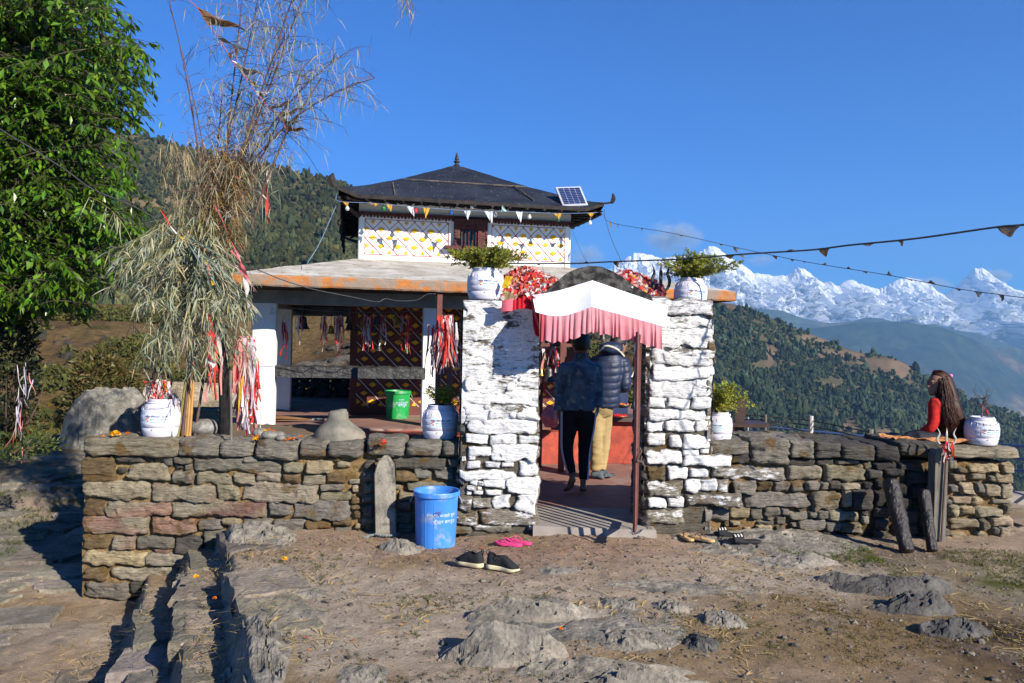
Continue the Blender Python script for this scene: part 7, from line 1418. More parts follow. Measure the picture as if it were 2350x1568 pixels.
for ci, ((x0, y0), (x1, y1), rad, bend) in enumerate(CUL):
    Yt = 7.5 + r.uniform(-.5, .5); p0, p1 = pix(x0, y0, 7.5), pix(x1, y1, Yt); root = thing('dry_bamboo', p0, names[ci], 'bamboo', 'dry bamboo canes towering over the left wall'); bd = np.array([-bend * .0022, 0, abs(bend) * .004]); L = np.linalg.norm(p1 - p0); n = 30; P = bez(p0, (p0 + p1) / 2 + bd, p1, n); dd = np.linspace(0, L, n); mb = MB(); mb.tube(P, np.linspace(rad, rad * .35, n) * (1 + .3 * (np.arange(n) % 4 == 0)), 7); mb.build('cane', M_culmd, root, smooth=True); tw = MB()
    for i in range(2, n):
        if ci in (8, 9):
            if r.rand() < .6:
                d = nrm(np.array([r.uniform(-.6, 1.2), r.randn() * .4, r.uniform(.2, .9)])); e = P[i] + d * r.uniform(.1, .28); tw.tube(bez(P[i], (P[i] + e) / 2 + [0, 0, .02], e, 5), np.linspace(.003, .001, 5), 3, cap=False)
                for _ in range(3): q = P[i] + (e - P[i]) * r.uniform(.4, 1); tw.tube([q, q + nrm(d + r.randn(3) * .3) * r.uniform(.04, .10)], .0012, 3, cap=False)
            continue
        for _ in range(2 if i > 6 else 3):
            d = nrm(np.array([r.uniform(-1, 1.3), r.randn() * .7, r.uniform(-.25, .9)])); Lq = r.uniform(.12, .5); e = P[i] + d * Lq - [0, 0, Lq * .25]; B = bez(P[i], P[i] + d * Lq * .6, e, 6); tw.tube(B, np.linspace(.0032, .001, 6), 3, cap=False)
            for k in range(2, 6):
                if r.rand() < .55: q = nrm(B[k] - B[k - 1] + r.randn(3) * .03); tw.tube([B[k], B[k] + q * r.uniform(.04, .13)], .0011, 3, cap=False)
                if r.rand() < (.75 if y1 < 150 else .5):
                    col = (GREY if r.rand() < .75 else SAGE) * r.uniform(.7, 1.3)
                    for _ in range(2): strip_leaf(B[k], nrm(np.array([r.randn() * .6, r.randn() * .5, -r.uniform(.1, 1.2)])), r.uniform(.08, .19), .0065, col, .5)
    tw.build('twig', M_culmd, root)
    if LV: flush('leaf', M_dleaf, root)
# hanging branch at the top of the frame
p0 = pix(905, -40, 7.2); root = thing('dry_bamboo', p0, 'tip of a drooping dry bamboo spray hanging into the top of the photo', 'bamboo'); tw = MB()
for i in range(14):
    e = p0 + np.array([r.uniform(0, .22), r.randn() * .05, -r.uniform(.1, .40)]); B = bez(p0, p0 + [.1, 0, -.05], e, 6); tw.tube(B, .0014, 3, cap=False)
    for k in range(2, 6): strip_leaf(B[k], nrm(np.array([r.randn() * .5, 0.2 * r.randn(), -1])), r.uniform(.06, .14), .006, GREY * r.uniform(.8, 1.4), .3)
tw.build('twig', M_culmd, root); flush('leaf', M_dleaf, root)
# golden straw sheaf
sh = thing('straw_sheaf', pix(490, 520, 7.5), 'thick golden sheaf of dry bamboo leaves below the canes', 'straw')
for i in range(1100):
    q = r.rand(); x = 522 + r.randn() * 15 - 8 * q + 10 * math.sin(q * 7); y = 345 + q * 210 + r.randn() * 14; p = pix(x, y, 7.45 + r.randn() * .09); a = r.uniform(-1, 1.2) if r.rand() < .8 else r.uniform(-2, 2); d = nrm(np.array([a, r.randn() * .5, r.uniform(-.4, .7)])); strip_leaf(p, d, r.uniform(.10, .26), .0085, STRAW * r.uniform(.55, 1.45) * np.array([1, r.uniform(.88, 1.05), r.uniform(.7, 1.2)]), r.uniform(.4, 1.3))
flush('straw', M_dleaf, sh)
# paler drooping sheaf left of it
sh = thing('dry_leaf_spray', pix(420, 420, 7.5), 'pale drooping spray of dry bamboo leaves left of the golden sheaf', 'bamboo'); tw = MB()
for bi in range(32):
    top = pix(388 + r.randn() * 30 + 60 * r.rand(), 310 + abs(r.randn()) * 60, 7.5 + r.randn() * .15); e = top + np.array([r.uniform(-.05, .35), r.randn() * .15, -r.uniform(.25, .85)]); B = bez(top, top + [.12, 0, .04], e, 9); tw.tube(B, .0016, 3, cap=False)
    for k in range(1, 9):
        for _ in range(3): strip_leaf(B[k], nrm(np.array([r.uniform(-.3, .8), r.randn() * .4, -1])), r.uniform(.09, .20), .0075, GREY * r.uniform(.65, 1.35) * np.array([1, r.uniform(.9, 1.02), r.uniform(.7, 1)]), .3)
tw.build('twig', M_culmd, sh); flush('leaf', M_dleaf, sh)
# grey green bent bamboo branches
GB_ = [((455, 560), 'upper', 90, (250, 560, 540, 680), 'mass of withered grey green bamboo leaves bent over the left wall'), ((440, 640), 'lower', 80, (300, 640, 590, 860), 'lower withered bamboo branches drooping towards the white column')]
for (cx, cy), _, nbr, (xa, ya, xb, yb), lab in GB_:
    sh = thing('bamboo_branch', pix(cx, cy, 7.4), lab, 'bamboo', 'withered leafy bamboo branches'); tw = MB()
    for bi in range(int(nbr * .95)):
        s0 = pix(cx + r.randn() * 38, cy + r.randn() * 50, 7.4 + r.randn() * .1); e = pix(r.uniform(xa, xb), r.uniform(ya, yb), 7.3 + r.randn() * .25); B = bez(s0, (s0 + e) / 2 + [r.randn() * .08, 0, .10 + r.randn() * .06], e, 14); tw.tube(B, np.linspace(.004, .0015, 14), 4, cap=False)
        for k in range(4, 14):
            for _ in range(3):
                d = nrm(nrm(B[k] - B[k - 1]) * .6 + np.array([r.randn() * .6 + .15, r.randn() * .5, -r.uniform(-.2, .9)])); strip_leaf(B[k], d, r.uniform(.08, .19), .0115, (SAGE if r.rand() < .7 else GREY) * r.uniform(.6, 1.35) * np.array([r.uniform(.9, 1.1), 1, r.uniform(.8, 1.15)]), r.uniform(.1, .5))
    tw.build('twig', M_culmg, sh); flush('leaf', M_dleaf, sh)
sh = thing('bamboo_branch', pix(440, 545, 7.2), 'fan of long broad blue green bamboo leaves sweeping down to the right', 'bamboo', 'withered leafy bamboo branches')
for i in range(46):
    s0 = pix(440 + r.randn() * 14, 560 + r.randn() * 14, 7.2); e = pix(r.uniform(470, 575), r.uniform(600, 700), 7.1 + r.randn() * .15); d = e - s0; strip_leaf(s0, nrm(d), np.linalg.norm(d) * r.uniform(.7, 1.05), .019, np.array([.25, .31, .25]) * r.uniform(.7, 1.3), .06)
flush('leaf', M_dleaf, sh)
sh = thing('bamboo_branch', pix(230, 455, 7.6), 'single long bamboo twig with narrow leaves in front of the green tree', 'bamboo', 'withered leafy bamboo branches'); tw = MB(); B = bez(pix(305, 560, 7.5), pix(275, 480, 7.5), pix(205, 452, 7.5), 14); tw.tube(B, .003, 4)
for i in range(16): k = r.randint(4, 14); strip_leaf(B[k], nrm(np.array([r.uniform(-.5, .3), r.randn() * .2, -1])), r.uniform(.12, .28), .011, np.array([.33, .36, .2]) * r.uniform(.8, 1.3), .1)
tw.build('twig', M_culmg, sh); flush('leaf', M_dleaf, sh)
# wooden black stake and thin stick beside the bamboo
mb = MB(); p0, p1 = pix(514, 1012, 7.5), pix(510, 740, 7.55); mb.tube(cat_rom([p0, p0 * .7 + p1 * .3 + [.01, 0, 0], p0 * .3 + p1 * .7, p1], 6), .05, 9); tag(mb.build('charred_stake', pm('charred wood', (.02, .018, .018), (.008, .008, .009), 14, .9, .1, .8, 25, .02), base=p0), 'black charred wooden stake standing behind the left wall', 'stake')
mb = MB(); p0, p1 = pix(531, 1014, 7.2), pix(529, 850, 7.25); mb.tube([p0, p1], .011, 7); tag(mb.build('stick', M_oldwood, base=p0), 'thin grey stick standing in front of the ribbon bundle', 'stick')
# long coloured scarves in the bamboo
def scarf(name, pts, wd, cols, label, Yq=7.15, seed=1):
    r = np.random.RandomState(seed); P = cat_rom([pix(x, y, Yq + (q[0] if q else 0)) for x, y, *q in pts], 8); k = len(P); t_ = np.linspace(0, 1, k); a = t_ * 5 + seed; sd = np.stack([np.cos(a) * .9, .4 * np.sin(a), .5 * np.sin(a * .7 + 1)], 1); w_ = wd * (.7 + .4 * np.sin(t_ * 9 + seed)); G = np.stack([P - sd * w_[:, None] / 2, P, P + sd * w_[:, None] / 2], 1); G[:, 1] += np.array([0, .3, .1]) * w_[:, None] * np.sin(t_ * 14)[:, None]; ci = np.minimum((t_ * len(cols)).astype(int), len(cols) - 1); C = np.array(cols)[ci][:, None, :].repeat(3, 1); mb = MB(); mb.grid(G, col=C); return tag(mb.build(name, M_cloth, smooth=True, base=P[0]), label, 'scarf', 'cloth scarves tied in the bamboo')
scarf('scarf', [(362, 472), (372, 485), (382, 503), (395, 525), (415, 545), (440, 560), (475, 575), (505, 592), (540, 612), (550, 625)], .05, [YEL, RED, RED, WHT, YEL, RED, RED, (.5, .04, .07), (.5, .04, .07), WHT], 'long yellow, red and white scarf strung from the green tree down through the bamboo', 7.2, 2)
scarf('scarf', [(492, 470), (508, 500), (520, 530), (540, 570), (553, 605), (560, 622)], .035, [(.5, .1, .12), (.5, .15, .17), PINK], 'thin dull red scarf hanging from the golden sheaf towards the roof corner', 7.25, 3)
scarf('scarf', [(530, 575), (552, 600), (558, 625), (575, 650), (588, 672)], .075, [(.55, .14, .14), (.55, .14, .14), PINK], 'broad faded red scarf hanging by the roof corner', 7.1, 4)
scarf('scarf', [(556, 615), (566, 660), (567, 690), (575, 708)], .05, [WHT, (.6, .58, .6)], 'whitish scarf hanging below the roof corner', 7.1, 5)
scarf('scarf', [(542, 398), (548, 410), (575, 425), (605, 450), (612, 462)], .055, [RED, WHT, WHT, LIL], 'white and pink scarf stretched from the canes to the hanging red flag', 7.4, 6)
scarf('scarf', [(617, 393), (612, 430), (614, 455), (612, 485), (616, 512)], .055, [WHT, RED, RED, RED, RED], 'red and white cloth hanging from the dark thin pole', 7.4, 7)
scarf('scarf', [(495, 480), (515, 490), (530, 505)], .09, [(.6, .58, .6)], 'grey tattered cloth caught in the golden sheaf', 7.3, 8)
scarf('scarf', [(478, 720), (487, 755), (480, 790)], .11, [RED, RED], 'red cloth hanging among the lower bamboo leaves', 7.15, 9)
scarf('scarf', [(478, 800), (485, 830), (488, 856)], .10, [(.45, .1, .1), WHT], 'red and white cloth end below the bamboo leaves', 7.2, 10)
scarf('scarf', [(468, 590), (476, 612), (482, 640), (490, 655)], .035, [YEL, RED, RED, YEL], 'narrow yellow and red strip among the blue green leaves', 7.0, 11)
mb = MB(); mb.tube([pix(575, 525, 7.4), pix(612, 412, 7.4), pix(655, 310, 7.4), pix(737, 180, 7.4)], [.012, .011, .010, .006], 7); tag(mb.build('thin_pole', M_culmd, base=pix(575, 525, 7.4)), 'thin dark pole slanting up from the bamboo to the right', 'pole')

# --- strings of pennants
M_flag = pm('foil pennant', (1, 1, 1), (.75, .75, .75), 30, .35, .5, col=True, trans=.25)
M_cord = pm('dark cord', (.06, .06, .07), (.03, .03, .035), 40, .8)
GOLD, SILV, BRN, GRY = (.70, .40, .05), (.66, .68, .72), (.20, .11, .05), (.28, .26, .24)
def flagstring(name, pts, label, flags, cord=.004, cat='flag string', size=.10, cmat=None, curve=True):
    P = cat_rom(pts, 10) if curve else np.array(pts); o = thing(name, P[0], label, cat); mb = MB(); mb.tube(P, cord, 5); mb.build('cord', cmat or M_cord, o); PR = np.array([proj(p) for p in P]); r = np.random.RandomState(len(flags) + int(abs(P[0][0]) * 10))
    for fx, (w_, h_), col, sw in flags:
        i = int(np.argmin(np.abs(PR[:, 0] - fx))) if isinstance(fx, (int, float)) else int(np.argmin(((PR - np.array(fx)) ** 2).sum(1))); d = nrm(P[min(i + 1, len(P) - 1)] - P[max(i - 1, 0)]); u = w_ / FPX * P[i][1]; h = h_ / FPX * P[i][1]; k = 7; G = np.zeros((k, k, 3)); dn = nrm(np.array([sw, .15 * r.randn(), -1.0]))
        for a in range(k):
            for b_ in range(k):
                s, t_ = a / (k - 1) - .5, b_ / (k - 1); G[a, b_] = P[i] + d * (s * (1 - t_ * .92)) * u + dn * t_ * abs(h) * (1 if h > 0 else -1) + np.array([0, .012 * math.sin(s * 7 + t_ * 5 + i), 0])
        mb = MB(); mb.grid(G, col=np.array(col)); mb.build('pennant', M_flag, o)
    return o
vf = ve - .06
def tf(x, y): u, z = onv(x, y, vf); return T(u, vf, z)
flagstring('flag_string', [tf(772, 445), tf(778, 462), tf(850, 466), tf(930, 473), tf(1060, 483), tf(1180, 486), tf(1290, 490), tf(1372, 488)], 'string of foil pennants across the front of the black roof', [(797, (14, 9), GOLD, .1), (856, (20, 8), GOLD, .9), (897, (14, 16), GOLD, .2), (945, (18, 24), SILV, .4), (977, (14, 26), GOLD, -.05), (1067, (16, 22), SILV, .1), (1118, (20, 30), SILV, .3), (1155, (14, -14), (.45, .65, .62), .3), (1196, (16, 26), (.8, .82, .85), .15), (1277, (18, 14), GOLD, .2), (1358, (18, 10), GOLD, .1)], .003, cmat=pm('blue thread', (.16, .28, .5), None, 10))
c_ = T(*cor[1]); flagstring('flag_string', [c_, pix(1400, 510, c_[1] - .1), pix(1545, 536, 9.9), pix(1721, 575, 9.4), pix(1860, 603, 8.9), pix(2040, 632, 8.2), pix(2200, 663, 7.6), pix(2352, 684, 7.0), pix(2600, 720, 6.4), pix(4200, 900, 4.2)], 'long sagging string of small grey pennants from the right roof corner to the right edge', [(1402, (16, 18), GOLD, .2), (1420, (10, 9), GRY, .2), (1478, (10, 7), GRY, -.1), (1563, (16, 5), GRY, .8), (1646, (16, 5), GRY, .8), (1688, (14, 12), GRY, .1), (1781, (15, 9), BRN, .4), (1820, (13, 6), GRY, .3), (1851, (12, 4), GRY, .8), (1894, (12, -6), GRY, 0), (1941, (12, -5), BRN, .2), (1983, (16, 5), GRY, .4), (2035, (13, -9), GRY, 0), (2085, (14, 4), GRY, .5), (2138, (20, -8), (.1, .1, .1), .4), (2193, (14, 5), BRN, .2), (2247, (22, 13), GRY, .1), (2302, (14, 14), (.1, .09, .09), 0)], .0035)
flagstring('flag_string', [pix(1150, 605, 7.9), pix(1310, 605, 7.7), pix(1400, 601, 7.5), pix(1560, 595, 7.2), pix(1700, 584, 6.8), pix(1860, 574, 6.4), pix(1950, 563, 6.1), pix(2100, 548, 5.7), pix(2284, 522, 5.3), pix(2352, 516, 5.15), pix(2600, 490, 4.7), pix(4200, 330, 3.3)], 'thick black string of pennants rising to the right edge', [(1235, (18, 5), BRN, .9), (1345, (20, -5), GRY, .8), (1415, (18, 14), BRN, .4), (1588, (24, -6), (.3, .33, .4), .7), (1672, (30, 11), BRN, .9), (1700, (18, 12), SILV, .9), (1818, (34, -5), GRY, .4), (1887, (32, 19), BRN, .2), (1985, (40, 8), GRY, .9), (2070, (12, 15), BRN, .5), (2314, (58, 26), (.30, .20, .12), .1)], .0075)
def zp(x, y, Y=7.3): return pix(344.2 + x / 3.724, y / 3.724, Y)
o = flagstring('flag_string', [zp(330, 0), zp(395, 60), zp(490, 200), zp(560, 290), zp(650, 430), zp(700, 520), zp(800, 650), zp(880, 760), zp(940, 830), zp(1010, 920), zp(1070, 970), zp(1130, 1040), zp(1170, 1130)], 'red twisted string of tattered brown pennants across the dry bamboo at top left', [], .004, cmat=pm('red twine', (.40, .10, .13), None, 10))
for tri, col in (((395, 60), (490, 210), (820, 258)), BRN), (((555, 290), (612, 352), (900, 470)), GRY), (((640, 430), (695, 515), (700, 480)), BRN), (((690, 515), (800, 640), (980, 645)), GRY), (((800, 640), (900, 750), (930, 740)), (.35, .25, .1)), (((890, 780), (930, 830), (1060, 790)), SILV), (((1010, 940), (1040, 930), (1200, 870)), BRN), (((1060, 975), (1110, 1010), (1325, 930)), GRY), (((1110, 1010), (1150, 1060), (1270, 1045)), GRY), (((1145, 1070), (1175, 1125), (1350, 1115)), BRN):
    A_, B_, C_ = (zp(*q) for q in tri); n = 8; G = np.array([[(A_ * (1 - j / 7) + B_ * j / 7) * (1 - i / 9) + C_ * i / 9 + np.array([0, .03 * math.sin(i * .8 + j), .012 * math.sin(i * 1.1)]) for j in range(8)] for i in range(10)]); mb = MB(); cc = np.array(col)[None, None] * np.linspace(1, 1.6, 10)[:, None, None] * np.ones((10, 8, 1)); mb.grid(G, col=cc); mb.build('pennant', M_flag, o)
def line(name, pts, rad, label, cat, mat=None): P = cat_rom([pix(*p) for p in pts], 10); mb = MB(); mb.tube(P, rad, 5); return tag(mb.build(name, mat or M_cord, base=P[0], smooth=True), label, cat)
line('cable', [(-60, 240, 6.4), (0, 296, 6.6), (68, 338, 6.8), (154, 393, 7.0), (212, 434, 7.2), (308, 475, 7.5), (407, 530, 7.8), (444, 558, 7.9), (533, 606, 8.2), (581, 616, 8.4), (649, 643, 8.6), (718, 664, 8.8), (803, 681, 9.0), (863, 693, 9.05), (885, 686, 9.1), (913, 691, 9.1), (955, 689, 9.1), (980, 676, 9.1), (1000, 675, 9.1)], .006, 'black cable sagging from the top left through the tree to the maroon post', 'cable', M_cord)
line('thin_string', [(658, 305, 7.4), (705, 355, 8.4), (735, 400, 9.6), (772, 440, T(*cor[0])[1])], .003, 'thin string from the slanting pole to the left roof corner', 'string')
line('thin_string', [(772, 470, T(*cor[0])[1]), (735, 555, 10.4), (705, 605, 10.0)], .004, 'blue string from the left roof corner down to the verandah roof', 'string', pm('blue cord', (.10, .22, .42), (.3, .3, .3), 6))
line('thin_string', [(1386, 490, T(*cor[1])[1]), (1400, 540, 9.6), (1428, 605, 8.6), (1440, 630, 7.6)], .003, 'thin dark string from the right roof corner down towards the gate', 'string')
line('thin_string', [(1310, 520, 12), (1330, 570, 11), (1355, 618, 9.5)], .002, 'very thin string beside the right edge of the upper wall', 'string')

# --- fence, bench and rail behind the right wall
M_metal = pm('grey steel', (.34, .35, .36), (.22, .22, .23), 10, .5, .5, metal=.3); M_bluer = pm('blue rail paint', (.08, .16, .40), (.10, .14, .26), 10, .5)
def fpost(px, yt, yb, Yp, rad, label, mat): A_, B_ = pix(px, yt, Yp), pix(px - 1, yb, Yp); mb = MB(); mb.tube([B_ - [0, 0, .6], A_], rad, 8); return tag(mb.build('fence_post', mat, base=B_ - [0, 0, .6]), label, 'post', 'posts of the fence behind the right wall')
fpost(1757, 952, 1012, 12.0, .022, 'thin grey fence post nearest the bench', M_oldwood); fpost(1862, 955, 1013, 11.6, .032, 'whitish fence post in the middle of the fence', pm('pale pipe', (.55, .53, .48), (.4, .38, .33), 8)); fpost(1998, 985, 1012, 10.5, .038, 'short pale fence post near the girl', M_oldwood); fpost(1717, 958, 1013, 12.4, .014, 'thin steel fence post right of the shrub barrel', M_metal)
rail = thing('railing', pix(1700, 975, 13), 'blue and grey railing with loose cables behind the right wall', 'railing')
for y0, y1 in ((972, 1000), (985, 1012)): mb = MB(); mb.tube([pix(1690, y0 + 1, 13), pix(2100, y1 + 12, 11)], .014, 6); mb.build('bar', M_bluer, rail)
for q in ((953, 958, 985), (963, 970, 1000), (966, 985, 1006)): mb = MB(); mb.tube(cat_rom([pix(1700, q[0], 12.3), pix(1757, q[0] + 2, 12), pix(1862, q[1] + 8, 11.6), pix(1998, q[2] + 8, 10.5)], 8), .008, 5); mb.build('cable', M_cord, rail)
rail2 = thing('railing', pix(2345, 1100, 10), 'blue railing beyond the right end of the wall', 'railing')
for y in (1023, 1052, 1080): mb = MB(); mb.tube([pix(2250, y - 6, 11.5), pix(2600, y + 22, 9)], .022, 6); mb.build('bar', M_bluer, rail2)
mb = MB(); mb.box(pix(2420, 1190, 10.0), (1.6, .3, .62)); tag(mb.build('low_wall', M_conc, base=pix(2420, 1225, 10.0)), 'low grey concrete wall beyond the right end of the stone wall', 'wall')
bench = thing('bench', pix(1700, 1015, 10.4), 'dark brown wooden bench end rising behind the shrub barrel', 'bench'); M_dkwood = pm('dark varnished wood', (.055, .028, .022), (.03, .018, .015), 10, .5, .3)
mb = MB(); F = np.array([pix(x, y, 10.4) for x, y in ((1686, 1040), (1688, 930), (1694, 920), (1704, 917), (1713, 924), (1714, 945), (1708, 962), (1706, 1040))]); mb.loft(np.array([F, F + [0, .08, 0]])[:, ::-1]); mb.build('side', M_dkwood, bench); mb = MB(); c = pix(1690, 972, 10.5); mb.box(c, (.75, .45, .05)); mb.box(c + [-.1, .25, .25], (.6, .04, .12)); mb.build('seat', M_dkwood, bench)

# --- straw, grass tufts, pebbles on the ground
r = np.random.RandomState(55); LV.clear(); LC.clear()
def scatter_straw(n, box, cond=None, wl=(.04, .14), colr=(.56, .42, .20), lift=.004, clump=0.0):
    XY = np.stack([r.uniform(box[0], box[1], n), r.uniform(box[2], box[3], n), np.zeros(n)], 1); kp = fbm(XY * 1.6, 3, 88) >= clump if clump else np.ones(n, bool); XY = XY[kp]; ZZ = ground_z(XY[:, 0], XY[:, 1])
    for (x, y, _), z in zip(XY, ZZ):
        z = float(z) + lift; a = r.uniform(0, 6.28); L = r.uniform(*wl); d = np.array([math.cos(a), math.sin(a), r.uniform(-.02, .22)]); p = np.array([x, y, z]); t_ = np.linspace(0, 1, 4); cu = r.uniform(-.35, .35); P = p + np.outer(t_, d) * L + np.outer(t_ ** 2, [-d[1] * cu, d[0] * cu, -.12]) * L; P[:, 2] = np.maximum(P[:, 2], z); s = np.array([-d[1], d[0], .15]); ww = r.uniform(.0016, .0042) * np.array([.6, 1, .8, .2]); LV.append(np.stack([P - s * ww[:, None], P + s * ww[:, None]], 1)); LC.append(np.array(colr) * r.uniform(.55, 1.35) * np.array([1, r.uniform(.9, 1.05), r.uniform(.7, 1.2)]))
scatter_straw(2600, (-3.4, -.5, 3.4, 6.9), clump=-.1); scatter_straw(4200, (-1.6, 2.6, 3.4, 5.2), clump=.05); scatter_straw(1900, (1.4, 3.6, 3.6, 6.2), clump=.12); scatter_straw(700, (-1.8, 3.2, 5, 6.9)); scatter_straw(900, (-5.6, -2.6, 4.4, 8), clump=0); scatter_straw(900, (-2.9, -1.2, 3.3, 6.8), lift=.05, clump=-.2)
flush('straw_litter', M_dleaf, None); o = bpy.data.objects['straw_litter']; tag(o, 'dry straw scattered over the yard and the steps', 'straw', kind='stuff')
def tufts(n, box, colr, wl, clump):
    XY = np.stack([r.uniform(box[0], box[1], n), r.uniform(box[2], box[3], n), np.zeros(n)], 1); XY = XY[fbm(XY * 1.5, 3, 99) >= clump]; ZZ = ground_z(XY[:, 0], XY[:, 1])
    for (x, y, _), z in zip(XY, ZZ):
        for q in range(5): d = nrm(np.array([r.randn() * .6, r.randn() * .6, 1])); strip_leaf(np.array([x + r.randn() * .012, y + r.randn() * .012, z]), d, r.uniform(*wl), .005, np.array(colr) * r.uniform(.5, 1.4) * np.array([r.uniform(.8, 1.5), 1, 1]), .3)
tufts(2200, (2.9, 5.2, 5.3, 6.7), (.11, .13, .03), (.015, .04), -.05); tufts(700, (2.2, 3.3, 6.2, 7.0), (.09, .13, .025), (.02, .05), .0); tufts(800, (1.8, 3.4, 4.2, 5.4), (.15, .13, .04), (.015, .04), .1); tufts(1300, (-.9, 1.6, 4.0, 5.4), (.10, .12, .03), (.015, .035), .15); tufts(800, (-3.1, -1.3, 3.6, 6.4), (.13, .13, .04), (.02, .06), .05); tufts(700, (-6.5, -3.9, 5.5, 11), (.12, .12, .04), (.02, .07), .1); tufts(1400, (-6.6, -5.2, 7.4, 11), (.08, .11, .025), (.03, .10), -.1)
flush('grass_tufts', M_dleaf, None); tag(bpy.data.objects['grass_tufts'], 'short green grass tufts at the wall foot and between the rocks', 'grass', kind='stuff')
mb = MB(); k = 6000; X_ = r.uniform(-3.2, 4.2, k); Y_ = r.uniform(3.5, 7.0, k) ; Z_ = ground_z(X_, Y_); rd = r.uniform(.003, .013, k) * np.where(r.rand(k) < .05, 2.2, 1); blobs(mb, np.stack([X_, Y_, Z_ - rd * .3], 1), rd, rd * r.uniform(.4, .8, k), np.array([.95, .9, .85]) * r.uniform(.4, 1.3, (k, 1)), r, .3); tag(mb.build('pebbles', M_rock), 'small pebbles and clods scattered over the yard', 'pebbles', kind='stuff')
mb = MB(); k = 160
for i in range(k):
    x, y = r.uniform(-3, 4.2), r.uniform(3.7, 7.0); z = float(ground_z(x, y)) + .008; d = nrm(r.randn(3) * [1, 1, .25]); s = nrm(np.cross(d, [0, 0, 1]) + r.randn(3) * .3); L = r.uniform(.012, .04); c = [(.45, .12, .02), (.28, .15, .06), (.35, .04, .05), (.20, .10, .05), (.6, .28, .03)][r.randint(5)]; p = np.array([x, y, z]); mb.add([p, p + d * L * .5 + s * L * .3, p + d * L, p + d * L * .5 - s * L * .3], [[0, 1, 2, 3]], col=c)
tag(mb.build('fallen_petals', M_mari), 'fallen petals and dead leaves sprinkled over the earth', 'petals', kind='stuff')
# court floor, earth behind the left wall, things inside the court
mb = MB(); n = 30; xs = np.linspace(-.9, 4.45, n); ys = np.linspace(7.66, 13.5, n); X_, Y_ = np.meshgrid(xs, ys, indexing='ij'); mb.grid(np.stack([X_, Y_, .10 + .006 * fbm(np.stack([X_ * 2, Y_ * 2, 0 * X_], -1), 3, 2)], -1)); tag(mb.build('court_floor', M_redfl, smooth=True), 'red oxide concrete floor of the shrine court', 'floor', kind='structure')
mb = MB(); xs = np.linspace(-3.86, -.5, 60); ys = np.linspace(7.58, 9.75, 40); X_, Y_ = np.meshgrid(xs, ys, indexing='ij'); zz = ZW - .12 + .06 * fbm(np.stack([X_ * 2, Y_ * 2, 0 * X_], -1), 4, 6) - .4 * sstep(-2.3, -1.6, X_); mb.grid(np.stack([X_, Y_, zz], -1), col=np.array([.20, .15, .10]) + 0 * X_[..., None]); tag(mb.build('court_earth', M_ground, smooth=True), 'earth filling behind the left wall', 'ground', kind='structure')
mb = MB(); slab(mb, pix(468, 893, 9.3), .9, .5, .12, .1, np.random.RandomState(3), 16, np.array([2.0, 1.8, 1.5])); slab(mb, pix(468, 905, 9.2), .95, .5, .14, .15, np.random.RandomState(5), 16, np.array([1.8, 1.65, 1.4])); tag(mb.build('stone_ledge', M_slab, base=pix(468, 905, 9.2)), 'pale stone ledge seen behind the bamboo stems', 'ledge')
bd = thing('offering_bench', pix(1405, 985, 10.6), 'red painted bench with offering plates seen through the gate', 'bench'); u_, z_ = onv(1400, 1000, .0); pz_ = pix(1400, 955, 10.7)[2]
mb = MB(); mb.box((pix(1400, 1000, 10.75) * [1, 1, 0] + [0, 0, pz_ - .02]), (1.1, .7, .05)); mb.build('top', pm('dark stone top', (.09, .06, .055), None, 8, .6), bd); mb = MB(); mb.box(pix(1400, 1000, 10.8) * [1, 1, 0] + [0, 0, (pz_ - .05 + .1) / 2], (1.0, .6, pz_ - .16)); mb.build('base', M_redstep, bd)
def bowl(px, py, Yb, rad, h, mat, label, fill=None, fc=None):
    c = pix(px, py, Yb); o = thing('offering_bowl', c, label, 'bowl', 'offering bowls on the red bench'); mb = MB(); mb.lathe([(rad * .4, 0), (rad * .8, h * .35), (rad, h), (rad * .96, h), (rad * .75, h * .4), (.001, h * .15)], c, 20); mb.build('dish', mat, o, smooth=True)
    if fill:
        r = np.random.RandomState(int(px)); mb = MB()
        for i in range(50): mb.ball(c + [r.randn() * rad * .4, r.randn() * rad * .4, h * .8 + .01 * r.rand()], .012, 5, 4, col=np.array(fc) * r.uniform(.7, 1.2))
        mb.build('petals', M_mari, o)
M_copper = pm('copper', (.42, .17, .08), (.28, .11, .05), 8, .4, .5, metal=.6)
bowl(1391, 941, 10.55, .075, .09, M_copper, 'deep copper bowl on the red bench'); bowl(1428, 936, 10.7, .12, .05, M_dkbell, 'dark plate heaped with marigolds on the red bench', 1, OR); bowl(1422, 958, 10.35, .11, .025, M_copper, 'flat plate of red powder on the red bench', 1, (.55, .02, .04))
mb = MB(); r = np.random.RandomState(3); c = pix(1262, 962, 9.9); P = []
for i in range(9):
    z = i / 8; k = 16; a = np.arange(k) * 2 * math.pi / k; rr = (.11 * math.sin(math.pi * (.15 + .8 * z)) + .01) * (1 + .2 * r.randn(k) * .4); P.append(np.stack([c[0] + rr * np.cos(a), c[1] + rr * np.sin(a), np.full(k, c[2] - .10 + .28 * z)], 1))
mb.loft(np.array(P)); mt, t, b = newmat('pink bag'); b.inputs['Base Color'].default_value = (.62, .14, .17, 1); b.inputs['Roughness'].default_value = .3; b.inputs['Alpha'].default_value = .8; tag(mb.build('plastic_bag', mt, base=c - [0, 0, .1]), 'pink plastic bag inside the gate at the left', 'plastic bag')
mb = MB(); Pq = [pix(1392, 885, 12.2), pix(1428, 885, 12.2)]; mb.box((Pq[0] + Pq[1]) / 2 + [0, 0, -.1], (.42, .06, .75)); tag(mb.build('white_board', M_white, base=pix(1410, 935, 12.2)), 'white panel lit by the sun behind the man', 'panel')
